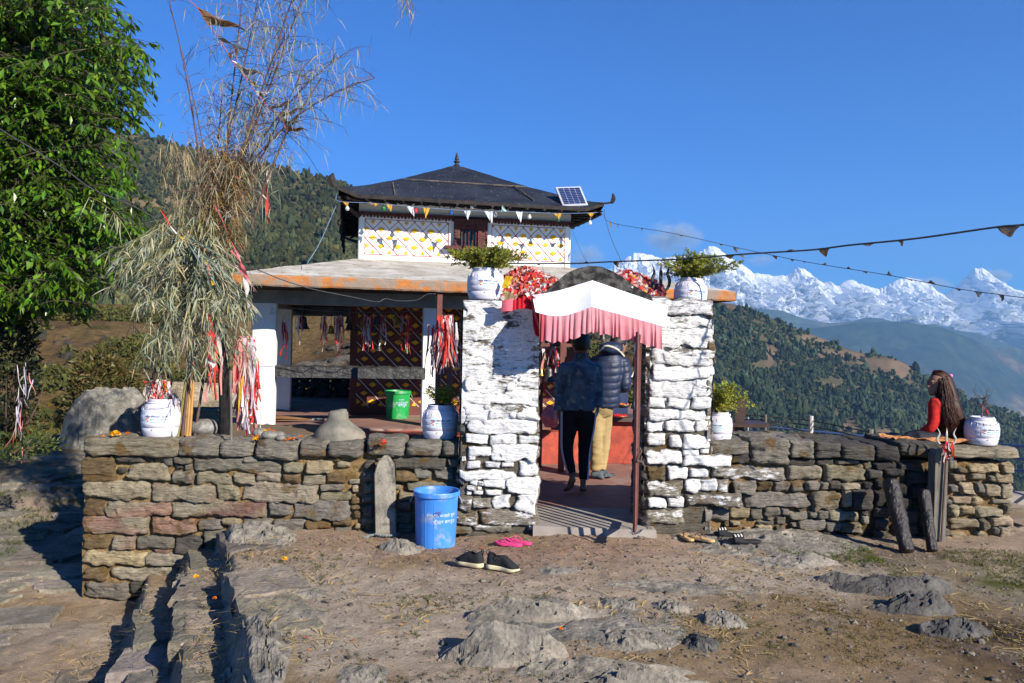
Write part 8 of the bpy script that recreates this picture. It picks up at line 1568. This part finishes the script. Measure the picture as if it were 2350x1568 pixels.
u_, z_ = onv(655, 975, 1.4); br = thing('broom', T(u_, 1.4, PZ + .03), 'straw broom lying on the verandah floor', 'broom'); mb = MB(); r = np.random.RandomState(6)
for i in range(90): a = T(u_ + .42, 1.4, PZ + .035); e = T(u_ - .15 + r.uniform(-.08, .1), 1.4 + r.randn() * .05, PZ + .02 + r.uniform(0, .07)); mb.tube([a, e], .0035, 3)
mb.build('bristles', pm('broom straw', (.20, .11, .05), (.12, .06, .03), 8, .9), br); mb = MB(); mb.tube([T(u_ + .35, 1.4, PZ + .037), T(u_ + .52, 1.4, PZ + .037)], .018, 7); mb.build('binding', M_rope, br)
# ================================================================== people
M_skin = pm('brown skin', (.26, .135, .085), (.21, .105, .065), 12, .6, .3); M_hair = pm('black hair', (.014, .010, .009), (.008, .006, .006), 60, .5, .4, .6, 160, .004, stretch=(4, 4, .6))
def ell(c, rx, ry, n=20, ax=None, sq=2.0):
    a = np.arange(n) * 2 * math.pi / n; ca, sa = np.cos(a), np.sin(a); x = np.sign(ca) * np.abs(ca) ** (2 / sq) * rx; y = np.sign(sa) * np.abs(sa) ** (2 / sq) * ry
    A = np.eye(3) if ax is None else ax; return np.asarray(c) + x[:, None] * A[0] + y[:, None] * A[1]
def limb(mb, P, R, n=14, k=5, flat=1.0, up=(0, 1, 0)): Q = cat_rom(P, k); t_ = np.linspace(0, 1, len(Q)); rr = np.interp(t_, np.linspace(0, 1, len(R)), R); mb.tube(Q, rr, n, flat=flat, up=up)
def fuse(mb, name, mat, parent, vox=.011, smooth_it=4, disp=None):
    o = mb.build(name + '_raw', mat, None); m1 = o.modifiers.new('r', 'REMESH'); m1.mode = 'VOXEL'; m1.voxel_size = vox; m2 = o.modifiers.new('s', 'SMOOTH'); m2.factor = .5; m2.iterations = smooth_it
    dg = bpy.context.evaluated_depsgraph_get(); dg.update(); me = bpy.data.meshes.new_from_object(o.evaluated_get(dg)); bpy.data.objects.remove(o)
    V = np.array([v.co[:] for v in me.vertices]); 
    if disp is not None:
        Nn = np.array([v.normal[:] for v in me.vertices]); V = V + Nn * disp(V)[:, None]
    V = V - BASE[parent.name]; me.vertices.foreach_set('co', V.astype(np.float32).ravel()); me.polygons.foreach_set('use_smooth', np.ones(len(me.polygons), bool)); me.update(); me.name = name
    me.materials.clear(); me.materials.append(mat); o = bpy.data.objects.new(name, me); COL.objects.link(o); o.parent = parent; BASE[o.name] = BASE[parent.name]; return o
def face_head(mb, c, fwd, up, s=1.0):
    """head with face, ears, nose; c = centre, fwd = where it looks"""
    f, u = nrm(fwd), nrm(up); sd = np.cross(f, u); u = np.cross(sd, f); A = np.array([sd, f, u]); H = .115 * s
    prof = [(-1.02, .30, .35, .22), (-.92, .42, .50, .16), (-.72, .52, .66, .10), (-.45, .60, .78, .05), (-.15, .66, .85, .0), (.15, .70, .90, -.03), (.45, .68, .88, -.05), (.72, .55, .72, -.06), (.9, .35, .48, -.06), (1.0, .10, .15, -.06)]
    mb.loft(np.array([ell(np.asarray(c) + (np.array([0, q[3], q[0]]) * H) @ A, q[1] * H, q[2] * H, 22, A) for q in prof]))
    g = lambda x, y, z: np.asarray(c) + (np.array([x, y, z]) * H) @ A
    mb.loft(np.array([ell(g(0, .86, .12), .07 * H, .10 * H, 8, A), ell(g(0, .96, -.10), .11 * H, .16 * H, 8, A), ell(g(0, 1.02, -.24), .15 * H, .17 * H, 8, A), ell(g(0, .86, -.34), .12 * H, .10 * H, 8, A)])[::-1])
    mb.ball(g(0, .86, -.50), np.array([.22, .12, .07]) * H, 10, 6); mb.ball(g(0, .84, -.62), np.array([.20, .12, .07]) * H, 10, 6); mb.ball(g(0, .72, -.88), np.array([.28, .22, .16]) * H, 10, 6)
    for sg in (-1, 1): mb.ball(g(sg * .68, -.02, -.08), np.array([.08, .20, .30]) * H, 8, 8); mb.ball(g(sg * .30, .80, .20), np.array([.24, .10, .07]) * H, 8, 6)
    return A, H, g
def eyes(g, H, parent):
    mb = MB()
    for sg in (-1, 1): mb.ball(g(sg * .29, .80, .04), np.array([.13, .08, .08]) * H, 10, 7)
    mb.build('eye', pm('eye', (.10, .09, .085), (.02, .018, .015), 60, .3) if 'eye' not in bpy.data.materials else bpy.data.materials['eye'], parent, smooth=True)
def hand(mb, wrist, d, pn, s=1.0, curl=.5):
    """palm, four bent fingers and a thumb; d = direction of fingers, pn = palm normal"""
    d = nrm(d); n_ = nrm(np.asarray(pn) - d * np.dot(pn, d)); x = np.cross(d, n_); L = .085 * s
    mb.loft(np.array([ell(wrist, .026 * s, .018 * s, 12, np.array([x, n_, d])), ell(wrist + d * L * .4, .038 * s, .016 * s, 12, np.array([x, n_, d])), ell(wrist + d * L, .040 * s, .013 * s, 12, np.array([x, n_, d])), ell(wrist + d * L * 1.08, .034 * s, .010 * s, 12, np.array([x, n_, d]))]))
    for i, (off, ln) in enumerate(((-.029, .068), (-.010, .078), (.010, .072), (.028, .056))):
        b0 = wrist + d * L + x * off * s; b1 = b0 + (d + n_ * curl * .5) * ln * .45 * s; b2 = b1 + (d * .7 + n_ * curl) * ln * .32 * s; b3 = b2 + (d * .35 + n_ * curl * 1.2) * ln * .25 * s; mb.tube([b0 - d * .01, b0, b1, b2, b3], np.array([.0085, .0088, .008, .0075, .006]) * s, 8)
    b0 = wrist + d * L * .30 - x * .03 * s; mb.tube([b0, b0 - x * .018 * s + d * .022 * s + n_ * .008, b0 - x * .022 * s + d * .048 * s + n_ * .02 * s, b0 - x * .016 * s + d * .068 * s + n_ * .03 * s], np.array([.012, .0105, .0095, .007]) * s, 8)
def foot(mb, ank, toe, s=1.0):
    ank, toe = np.asarray(ank), np.asarray(toe); d = nrm(toe - ank); dh = nrm(d * [1, 1, .6]); heel = ank - dh * .05 * s - [0, 0, .045 * s]; sd = nrm(np.cross(d, [0, 0, 1.])); u = np.cross(sd, d)
    A = np.array([sd, u, d]); mb.loft(np.array([ell(heel, .02 * s, .02 * s, 12, A), ell(heel + d * .025 * s, .032 * s, .035 * s, 12, A), ell(ank + d * .05 * s - u * .02 * s, .034 * s, .04 * s, 12, A), ell(ank + d * .12 * s - u * .035 * s, .042 * s, .024 * s, 12, A), ell(toe - d * .03 * s, .046 * s, .016 * s, 12, A), ell(toe, .03 * s, .009 * s, 12, A)]))
    for i in range(5): b0 = toe - d * .035 * s + sd * (-.036 + .018 * i) * s; mb.tube([b0, b0 + d * (.045 - .006 * abs(i - 1)) * s], [.0085 * s, .0065 * s], 7)
    mb.tube([ank + [0, 0, .06 * s], ank, ank - [0, 0, .03 * s]], .032 * s, 12)
def wr_n(V, f, s): return s * fbm(V * f, 4, 7)

# ---- boy walking through the gate, seen from behind
M_denim = pm('mottled denim', (.13, .19, .25), (.045, .08, .13), 9, .85, .15, .3, 90, .004, lo=.38, hi=.66, dirt=((.30, .32, .28), 14, .54, .70)); M_trk = pm('black track trousers', (.018, .017, .020), (.011, .011, .013), 20, .8, .2, .2, 60, .004); M_stripe = pm('white side stripe', (.62, .62, .68), None, 30, .8)
YB = 8.30; fl = pix(1335, 1133, YB)[2]; Xb = pix(1330, 950, YB)[0]
def bp(x, y, dY=0): return pix(x, y, YB + dY)
boy = thing('person', (Xb, YB, fl), 'barefoot boy in mottled blue denim jacket and black trousers walking in through the gate', 'person')
hip = bp(1327, 955); chest = bp(1330, 860); neck = bp(1334, 826); hd = bp(1333, 788, .03)
shL, shR = bp(1294, 845), bp(1368, 845); elL, elR = bp(1283, 892, .02), bp(1374, 890, .03); wrL, wrR = bp(1281, 936, .0), bp(1372, 930, .03)
hpL, hpR = bp(1308, 955), bp(1347, 955); knL, knR = bp(1302, 1030, .03), bp(1340, 1035, .12); anL, anR = bp(1313, 1094, -.06), bp(1338, 1108, .0)
body = MB(); limb(body, [hip, (hip + chest) / 2, chest, neck], [.13, .13, .15, .07], flat=.62); limb(body, [neck - [0, 0, .05], neck, hd - [0, 0, .05]], [.055, .05, .05], 12); Ah, Hh, gh = face_head(body, hd, (.05, 1, -.12), (0, .12, 1), 1.12)
for a, b_, c, sg in ((shL, elL, wrL, -1), (shR, elR, wrR, 1)): limb(body, [chest + (a - chest) * .5, a, b_, c], [.06, .055, .04, .026]); hand(body, c, (.02 * sg, .08, -1), (-sg, .2, 0), .95, .5)
for a, b_, c in ((hpL, knL, anL), (hpR, knR, anR)): limb(body, [a, b_, c], [.07, .045, .032])
foot(body, anR + [0, 0, -.01], np.array([anR[0] + .02, anR[1] + .17, fl + .018]), .98); foot(body, anL, np.array([anL[0] - .05, anL[1] + .11, fl + .015]), .98)
fuse(body, 'body', M_skin, boy, .009, 3); eyes(gh, Hh, boy)
jk = MB(); R_ = []
for y, hw, dp, sq in ((942, 36, .115, 2.6), (935, 37.5, .12, 2.6), (915, 35, .118, 2.5), (890, 35, .122, 2.5), (862, 38, .13, 2.5), (845, 40, .125, 2.4), (835, 33, .10, 2.2), (828, 22, .075, 2), (820, 14, .062, 2), (814, 13.5, .060, 2)):
    c = bp(1328 + (1334 - 1328) * (942 - y) / 120, y); R_.append(ell(c, hw / FPX * YB, dp, 30, None, sq))
jk.loft(np.array(R_)); 
for a, b_, c in ((shL, elL, wrL), (shR, elR, wrR)): limb(jk, [chest + (a - chest) * .7 + [0, 0, .0], a, b_, c - [0, 0, .0]], [.068, .062, .050, .042])
fuse(jk, 'jacket', M_denim, boy, .012, 3, lambda V: .008 * fbm(V * np.array([14, 14, 9]), 3, 3) + .004 * fbm(V * 30, 3, 5))
for wq in (wrL, wrR): mb = MB(); mb.tube([wq + [0, 0, .03], wq - [0, 0, .025]], .047, 14); mb.build('cuff', M_denim, boy, smooth=True)
mb = MB(); mb.loft(np.array([ell(bp(1334, y), r_ / FPX * YB, r_ / FPX * YB * 1.0, 20) for y, r_ in ((822, 15), (815, 15.5), (812, 14.5))])); mb.build('collar', M_denim, boy, smooth=True)
tr = MB(); limb(tr, [hip + [0, 0, .10], hip, (hpL + hpR) / 2 - [0, 0, .02]], [.150, .155, .12], flat=.75)
for a, b_, c in ((hpL, knL, anL), (hpR, knR, anR)): limb(tr, [a + [0, 0, .03], (a * .6 + b_ * .4), b_, b_ * .4 + c * .6, c + [0, 0, .03]], [.092, .084, .062, .052, .044])
fuse(tr, 'trousers', M_trk, boy, .012, 3, lambda V: .006 * fbm(V * np.array([12, 12, 20]), 3, 9))
mb = MB()
for a, b_, c, sg in ((hpL, knL, anL, -1), (hpR, knR, anR, 1)):
    w3 = lambda p, R: p + np.array([sg * R * .86, -R * .52, 0]); Q = cat_rom([w3(a + [0, 0, .05], .108), w3(a * .6 + b_ * .4, .094), w3(b_, .071), w3(b_ * .4 + c * .6, .061), w3(c + [0, 0, .035], .053)], 6); mb.strip(Q, .040, np.array([sg * .5, .86, 0]))
mb.build('stripe', M_stripe, boy); 
hr = MB(); cap = []
HP = ((0, .60), (.12, .80), (.3, .95), (.5, 1.0), (.7, .93), (.86, .72), (.96, .42), (1.0, .08))
for q, k in HP: cap.append(ell(gh(0, -.08 - .22 * (1 - q), -.66 + 1.78 * q), .77 * k * Hh, .95 * k * Hh, 30, Ah))
hr.loft(np.array(cap)); V = hr.v[0]; hr.v[0] = V + .009 * np.stack([fbm(V * 60, 3, i) for i in (1, 2, 3)], -1); hr.build('hair', M_hair, boy, smooth=True)

# ---- man in the padded jacket, bending to the right behind the boy
M_navy = pm('navy padded jacket', (.016, .026, .062), (.010, .017, .042), 8, .5, .35, .25, 40, .006); M_khaki = pm('khaki trousers', (.36, .27, .13), (.28, .20, .09), 6, .85, .15, .3, 40, .006); M_fleece = pm('cream fleece', (.55, .52, .44), (.42, .39, .32), 60, .95); M_sock = pm('grey sock', (.10, .12, .14), (.04, .05, .06), 15, .9)
YM = 9.25; flm = pix(1378, 1098, YM)[2]
def mp(x, y, dY=0): return pix(x, y, YM + dY)
man = thing('person', (mp(1378, 1000)[0], YM, flm), 'man in navy padded hooded jacket and khaki trousers bending to the right', 'person')
hip = mp(1381, 930); chest = mp(1396, 850, .02); nk = mp(1404, 806, .05); hd = mp(1420, 792, .22); body = MB(); limb(body, [hip, (hip + chest) / 2, chest, nk], [.15, .15, .17, .08], flat=.7); limb(body, [nk, hd - [0.02, .06, .06]], [.06, .055], 12); Am, Hm, gm = face_head(body, hd, (.75, .6, -.3), (.25, .1, 1), 1.02)
shR = mp(1428, 834, .0); elR = mp(1433, 888, -.03); wrR = mp(1440, 878, .28); shL = mp(1368, 834, .10); elL = mp(1372, 890, .22); wrL = mp(1400, 880, .42)
for a, b_, c, sg in ((shL, elL, wrL, -1), (shR, elR, wrR, 1)): limb(body, [chest + (a - chest) * .5, a, b_, c], [.07, .06, .042, .028]); hand(body, c, (.35, .9, -.1), (0, .2, -1), 1.0, .6)
hpL, hpR = mp(1369, 940), mp(1390, 940, .08); knL, knR = mp(1368, 1020, -.02), mp(1386, 1022, .10); anL, anR = mp(1366, 1080, 0), mp(1380, 1078, .06)
for a, b_, c in ((hpL, knL, anL), (hpR, knR, anR)): limb(body, [a, b_, c], [.07, .05, .036])
fuse(body, 'body', M_skin, man, .01, 3); eyes(gm, Hm, man)
jk = MB(); R_ = []
for y, xl, xr, dp in ((935, 1362, 1418, .14), (922, 1358, 1424, .15), (900, 1358, 1424, .16), (875, 1358, 1428, .17), (850, 1357, 1432, .18), (830, 1362, 1432, .17), (814, 1372, 1428, .14), (803, 1382, 1424, .11)):
    A_, B_ = mp(xl, y), mp(xr, y); R_.append(ell((A_ + B_) / 2 + [0, .04 * (935 - y) / 130, 0], (B_[0] - A_[0]) / 2, dp, 30, None, 2.4))
jk.loft(np.array(R_)); limb(jk, [chest + (shR - chest) * .6, shR, (shR + elR) / 2 + [.01, 0, 0], elR, wrR], [.09, .088, .085, .078, .055]); limb(jk, [chest + (shL - chest) * .6, shL, elL, wrL], [.09, .085, .075, .055]); jk.ball(mp(1402, 800, -.07), (.145, .11, .085), 16, 10)
fuse(jk, 'jacket', M_navy, man, .012, 3, lambda V: .010 * np.abs(np.sin((V[:, 2] + .04 * np.sin(V[:, 0] * 7) + .02 * fbm(V * 6, 2, 8)) * math.pi / .08)) ** .5 - .008 + .004 * fbm(V * 25, 3, 5))
mb = MB(); mb.tube(cat_rom([mp(1378, 806, -.10), mp(1388, 795, -.15), mp(1405, 797, -.17), mp(1420, 805, -.14), mp(1432, 818, -.03)], 6), .014, 8); V = mb.v[0]; mb.v[0] = V + .006 * np.stack([fbm(V * 70, 3, i) for i in (1, 2, 3)], -1); mb.build('hood_trim', M_fleece, man, smooth=True)
tr = MB(); limb(tr, [hip + [0, 0, .05], hip, (hpL + hpR) / 2 - [0, 0, .05]], [.15, .15, .13], flat=.85)
for a, b_, c in ((hpL, knL, anL), (hpR, knR, anR)): limb(tr, [a + [0, 0, .03], (a * .6 + b_ * .4), b_, b_ * .4 + c * .6, c], [.092, .084, .072, .066, .058])
fuse(tr, 'trousers', M_khaki, man, .012, 3, lambda V: .010 * fbm(V * np.array([9, 9, 26]), 3, 9))
sk = MB(); foot(sk, anL + [0, 0, .0], np.array([anL[0] + .14, anL[1] + .02, flm + .02]), 1.05); foot(sk, anR, np.array([anR[0] + .17, anR[1] + .06, flm + .02]), 1.05); fuse(sk, 'sock', M_sock, man, .01, 3)
hr = MB(); cap = []
for q, k in HP: cap.append(ell(gm(0, -.08 - .22 * (1 - q), -.66 + 1.78 * q), .77 * k * Hm, .95 * k * Hm, 30, Am))
hr.loft(np.array(cap)); V = hr.v[0]; hr.v[0] = V + .008 * np.stack([fbm(V * 60, 3, i) for i in (1, 2, 3)], -1); hr.build('hair', M_hair, man, smooth=True)

# ---- girl sitting on the right wall, looking left
M_redj = pm('red knit', (.46, .022, .018), (.32, .015, .014), 30, .85, .15, .3, 120, .004); M_dkleg = pm('dark blue leggings', (.016, .018, .03), (.010, .011, .018), 20, .8)
M_lhair, t, b = newmat('long brown hair'); b.inputs['Base Color'].default_value = (.035, .014, .010, 1); c_ = mixc(t, 1.0, attr(t), (.024, .011, .008), 'MULTIPLY'); c_ = mixc(t, 1.0, ramp(t, noise(t, 30, 4, .6, None, (3, 3, .25)), [(.3, (.4, .35, .35)), (.7, (2.2, 1.6, 1.3))]), c_, 'MULTIPLY'); t.links.new(c_, b.inputs['Base Color']); b.inputs['Roughness'].default_value = .55; b.inputs['Specular IOR Level'].default_value = .22
YG = 7.62
def gp(x, y, dY=0): return pix(x, y, YG + dY)
seat = gp(2165, 1018); girl = thing('person', seat, 'girl with very long brown hair in a red top sitting on the right wall', 'person')
hip = gp(2172, 1000); chest = gp(2170, 945, .0); nk = gp(2160, 905); hd = gp(2155, 880); body = MB(); limb(body, [hip - [0, 0, .02], (hip + chest) / 2, chest, nk], [.12, .10, .105, .05], flat=.85); limb(body, [nk - [0, 0, .04], nk, hd - [0, 0, .06]], [.045, .042, .042], 12)
Ag, Hg, gg = face_head(body, hd, (-1, -.12, -.06), (-.02, 0, 1), .98)
shF = gp(2146, 928, -.10); elF = gp(2140, 975, -.14); wrF = gp(2108, 998, -.06); shB = gp(2175, 928, .10); elB = gp(2150, 972, .18); wrB = gp(2105, 1000, .12)
for a, b_, c in ((shF, elF, wrF), (shB, elB, wrB)): limb(body, [chest + (a - chest) * .5, a, b_, c], [.05, .045, .036, .024]); hand(body, c, (-.8, .2, -.45), (0, -.2, -1), .85, .6)
kF, kB = gp(2092, 1008, -.12), gp(2090, 1006, .28); aF, aB = gp(2140, 1013, .22), gp(2140, 1015, -.10)
for a, b_, c in ((hip + [0, -.06, -.02], kF, aF), (hip + [0, .08, -.02], kB, aB)): limb(body, [a, b_, c], [.07, .045, .032])
fuse(body, 'body', M_skin, girl, .009, 2); eyes(gg, Hg, girl)
tp = MB(); R_ = []
for y, xl, xr, dp in ((1008, 2142, 2206, .14), (1000, 2143, 2207, .14), (980, 2143, 2200, .125), (955, 2142, 2196, .125), (935, 2143, 2192, .13), (922, 2146, 2186, .11), (912, 2152, 2176, .07), (906, 2154, 2170, .05)):
    A_, B_ = gp(xl, y), gp(xr, y); R_.append(ell((A_ + B_) / 2, (B_[0] - A_[0]) / 2, dp, 26, None, 2.3))
tp.loft(np.array(R_)); limb(tp, [chest + (shF - chest) * .6, shF, elF, wrF], [.065, .062, .052, .036]); limb(tp, [chest + (shB - chest) * .6, shB, elB, wrB], [.065, .062, .052, .036]); fuse(tp, 'top', M_redj, girl, .011, 3, lambda V: .006 * fbm(V * 20, 3, 4))
lg = MB(); limb(lg, [hip - [-.03, 0, .02], hip + [0, -.03, -.05], kF, aF + [.02, 0, 0]], [.12, .115, .075, .05]); limb(lg, [hip - [-.03, 0, .02], hip + [0, .07, -.05], kB, aB + [.02, 0, 0]], [.12, .115, .075, .05]); lg.ball(hip - [-.01, 0, .035], (.15, .16, .09), 14, 8); fuse(lg, 'leggings', M_dkleg, girl, .012, 3)
hr = MB(); r = np.random.RandomState(31); cap = []
for q in (0, .15, .35, .55, .75, .9, 1.0): cap.append(ell(gg(0, -.05 - .34 * (1 - q), -.45 + 1.60 * q), (.80 * math.sqrt(max(.02, 1 - q ** 2.6))) * Hg, (1.05 * math.sqrt(max(.02, 1 - q ** 2.6))) * Hg, 26, Ag))
hr.loft(np.array(cap))
R_ = []
for y, xl, xr, dp, dy in ((862, 2150, 2180, .09, 0), (885, 2152, 2190, .115, 0), (905, 2150, 2194, .13, -.02), (930, 2150, 2200, .14, -.05), (960, 2152, 2208, .14, -.06), (980, 2158, 2212, .12, -.06), (998, 2166, 2212, .08, -.07)):
    A_, B_ = gp(xl, y), gp(xr, y); R_.append(ell((A_ + B_) / 2 + [0, dy, 0], (B_[0] - A_[0]) / 2 * .80, dp * .8, 30, None, 2.2))
R_ = cat_rom(np.array(R_).reshape(len(R_), -1), 5).reshape(-1, 30, 3); R_ = R_ + .010 * fbm(np.stack([R_[..., 0] * 60, R_[..., 1] * 60, R_[..., 2] * 5], -1), 3, 3)[..., None] * np.array([1, 1, 0]); hr.loft(R_[::-1])
for i in range(1500):
    wv = r.uniform(.78, 1.06); a = r.uniform(0, 6.28); sx, sy = math.cos(a), math.sin(a)
    if sx < -.3 and sy < -.1 and r.rand() < .35: pass
    rows = [(870, 2166, 13, .085, 0), (905, 2172, 21, .125, -.02), (940, 2177, 25, .14, -.05), (970, 2184, 28, .14, -.06), (998 + r.uniform(-34, 16), 2188 + r.randn() * 6, 25, .11, -.06)]
    P = cat_rom([gp(x + sx * w_ * wv, y, dy + sy * dp * wv) + r.randn(3) * .007 for y, x, w_, dp, dy in rows], 6); q_ = np.linspace(0, 1, len(P)); P = P + (.010 * q_ * np.sin(q_ * r.uniform(9, 20) + r.uniform(0, 6)))[:, None] * np.array([math.cos(a), math.sin(a), 0]) + (r.randn(3) * [.02, .02, 0])[None] * (q_ ** 2)[:, None]; hr.tube(P, np.linspace(.0026, .0009, len(P)), 3, cap=False, col=np.array([1, .95, .9]) * r.uniform(.4, 2.4))
for i in range(40): hr.tube(cat_rom([gg(0, .6, .95), gg(r.uniform(-.5, .5), .0, 1.10), gg(r.uniform(-.35, .35), -.7, .75)], 4), .004, 4, cap=False)
hr.build('hair', M_lhair, girl, smooth=True)
mb = MB(); c = gg(-.1, -1.02, .60) 
for i in range(26): d = nrm(r.randn(3)); mb.ball(c + d * .012, .0095, 6, 5)
mb.build('hair_clip', pm('pink hair tie', (.75, .22, .42), None, 20, .6), girl, smooth=True)
# ================================================================== wisps of cloud behind the peaks
def cloud(px, py, rx, rz, Yc, label, dens, seed):
    c = pix(px, py, Yc); sx, sz = rx / FPX * Yc, rz / FPX * Yc; mt = bpy.data.materials.new('cloud'); mt.use_nodes = True; t = mt.node_tree; t.nodes.clear(); tc = t.nodes.new('ShaderNodeTexCoord')
    ln = N(t, 'VectorMath', operation='LENGTH'); mp_ = t.nodes.new('ShaderNodeMapping'); mp_.inputs['Scale'].default_value = (1 / sx, 1 / (sx * .6), 1 / sz); t.links.new(tc.outputs['Object'], mp_.inputs[0]); t.links.new(mp_.outputs[0], ln.inputs[0])
    n_ = N(t, 'TexNoise', i_Scale=1.7, i_Detail=6, i_Roughness=.6); t.links.new(mp_.outputs[0], n_.inputs['Vector']); fo = N(t, 'MapRange', i_1=.25, i_2=1.0, i_3=1.0, i_4=0.0); t.links.new(ln.outputs['Value'], fo.inputs[0]); nr = N(t, 'MapRange', i_1=.42, i_2=.72, i_3=0.0, i_4=1.0); t.links.new(n_.outputs['Fac'], nr.inputs[0])
    m1 = N(t, 'Math', operation='MULTIPLY'); t.links.new(fo.outputs[0], m1.inputs[0]); t.links.new(nr.outputs[0], m1.inputs[1]); m2_ = N(t, 'Math', operation='MULTIPLY', i_1=dens / sx); t.links.new(m1.outputs[0], m2_.inputs[0])
    pv = t.nodes.new('ShaderNodeVolumePrincipled'); pv.inputs['Color'].default_value = (.95, .96, 1, 1); t.links.new(m2_.outputs[0], pv.inputs['Density']); om = t.nodes.new('ShaderNodeOutputMaterial'); t.links.new(pv.outputs[0], om.inputs['Volume'])
    mb = MB(); mb.ball(c, (sx, sx * .6, sz), 20, 12); o = mb.build('cloud', mt, base=c); return tag(o, label, 'cloud', kind='structure')
cloud(1545, 545, 75, 42, 17500, 'small white cloud above the highest snow peak', 9, 1)
cloud(1345, 590, 45, 38, 17500, 'pale cloud right of the temple wall', 5, 2)
cloud(1745, 597, 40, 16, 17500, 'thin grey cloud behind the flag strings', 3, 3)
cloud(2280, 635, 45, 22, 17500, 'white cloud plume behind the pointed peak', 9, 4)
cloud(2120, 655, 70, 24, 17500, 'white cloud behind the ridge between two peaks', 8, 5)
print('objects', len(bpy.data.objects), 'faces', sum(len(m.polygons) for m in bpy.data.meshes))
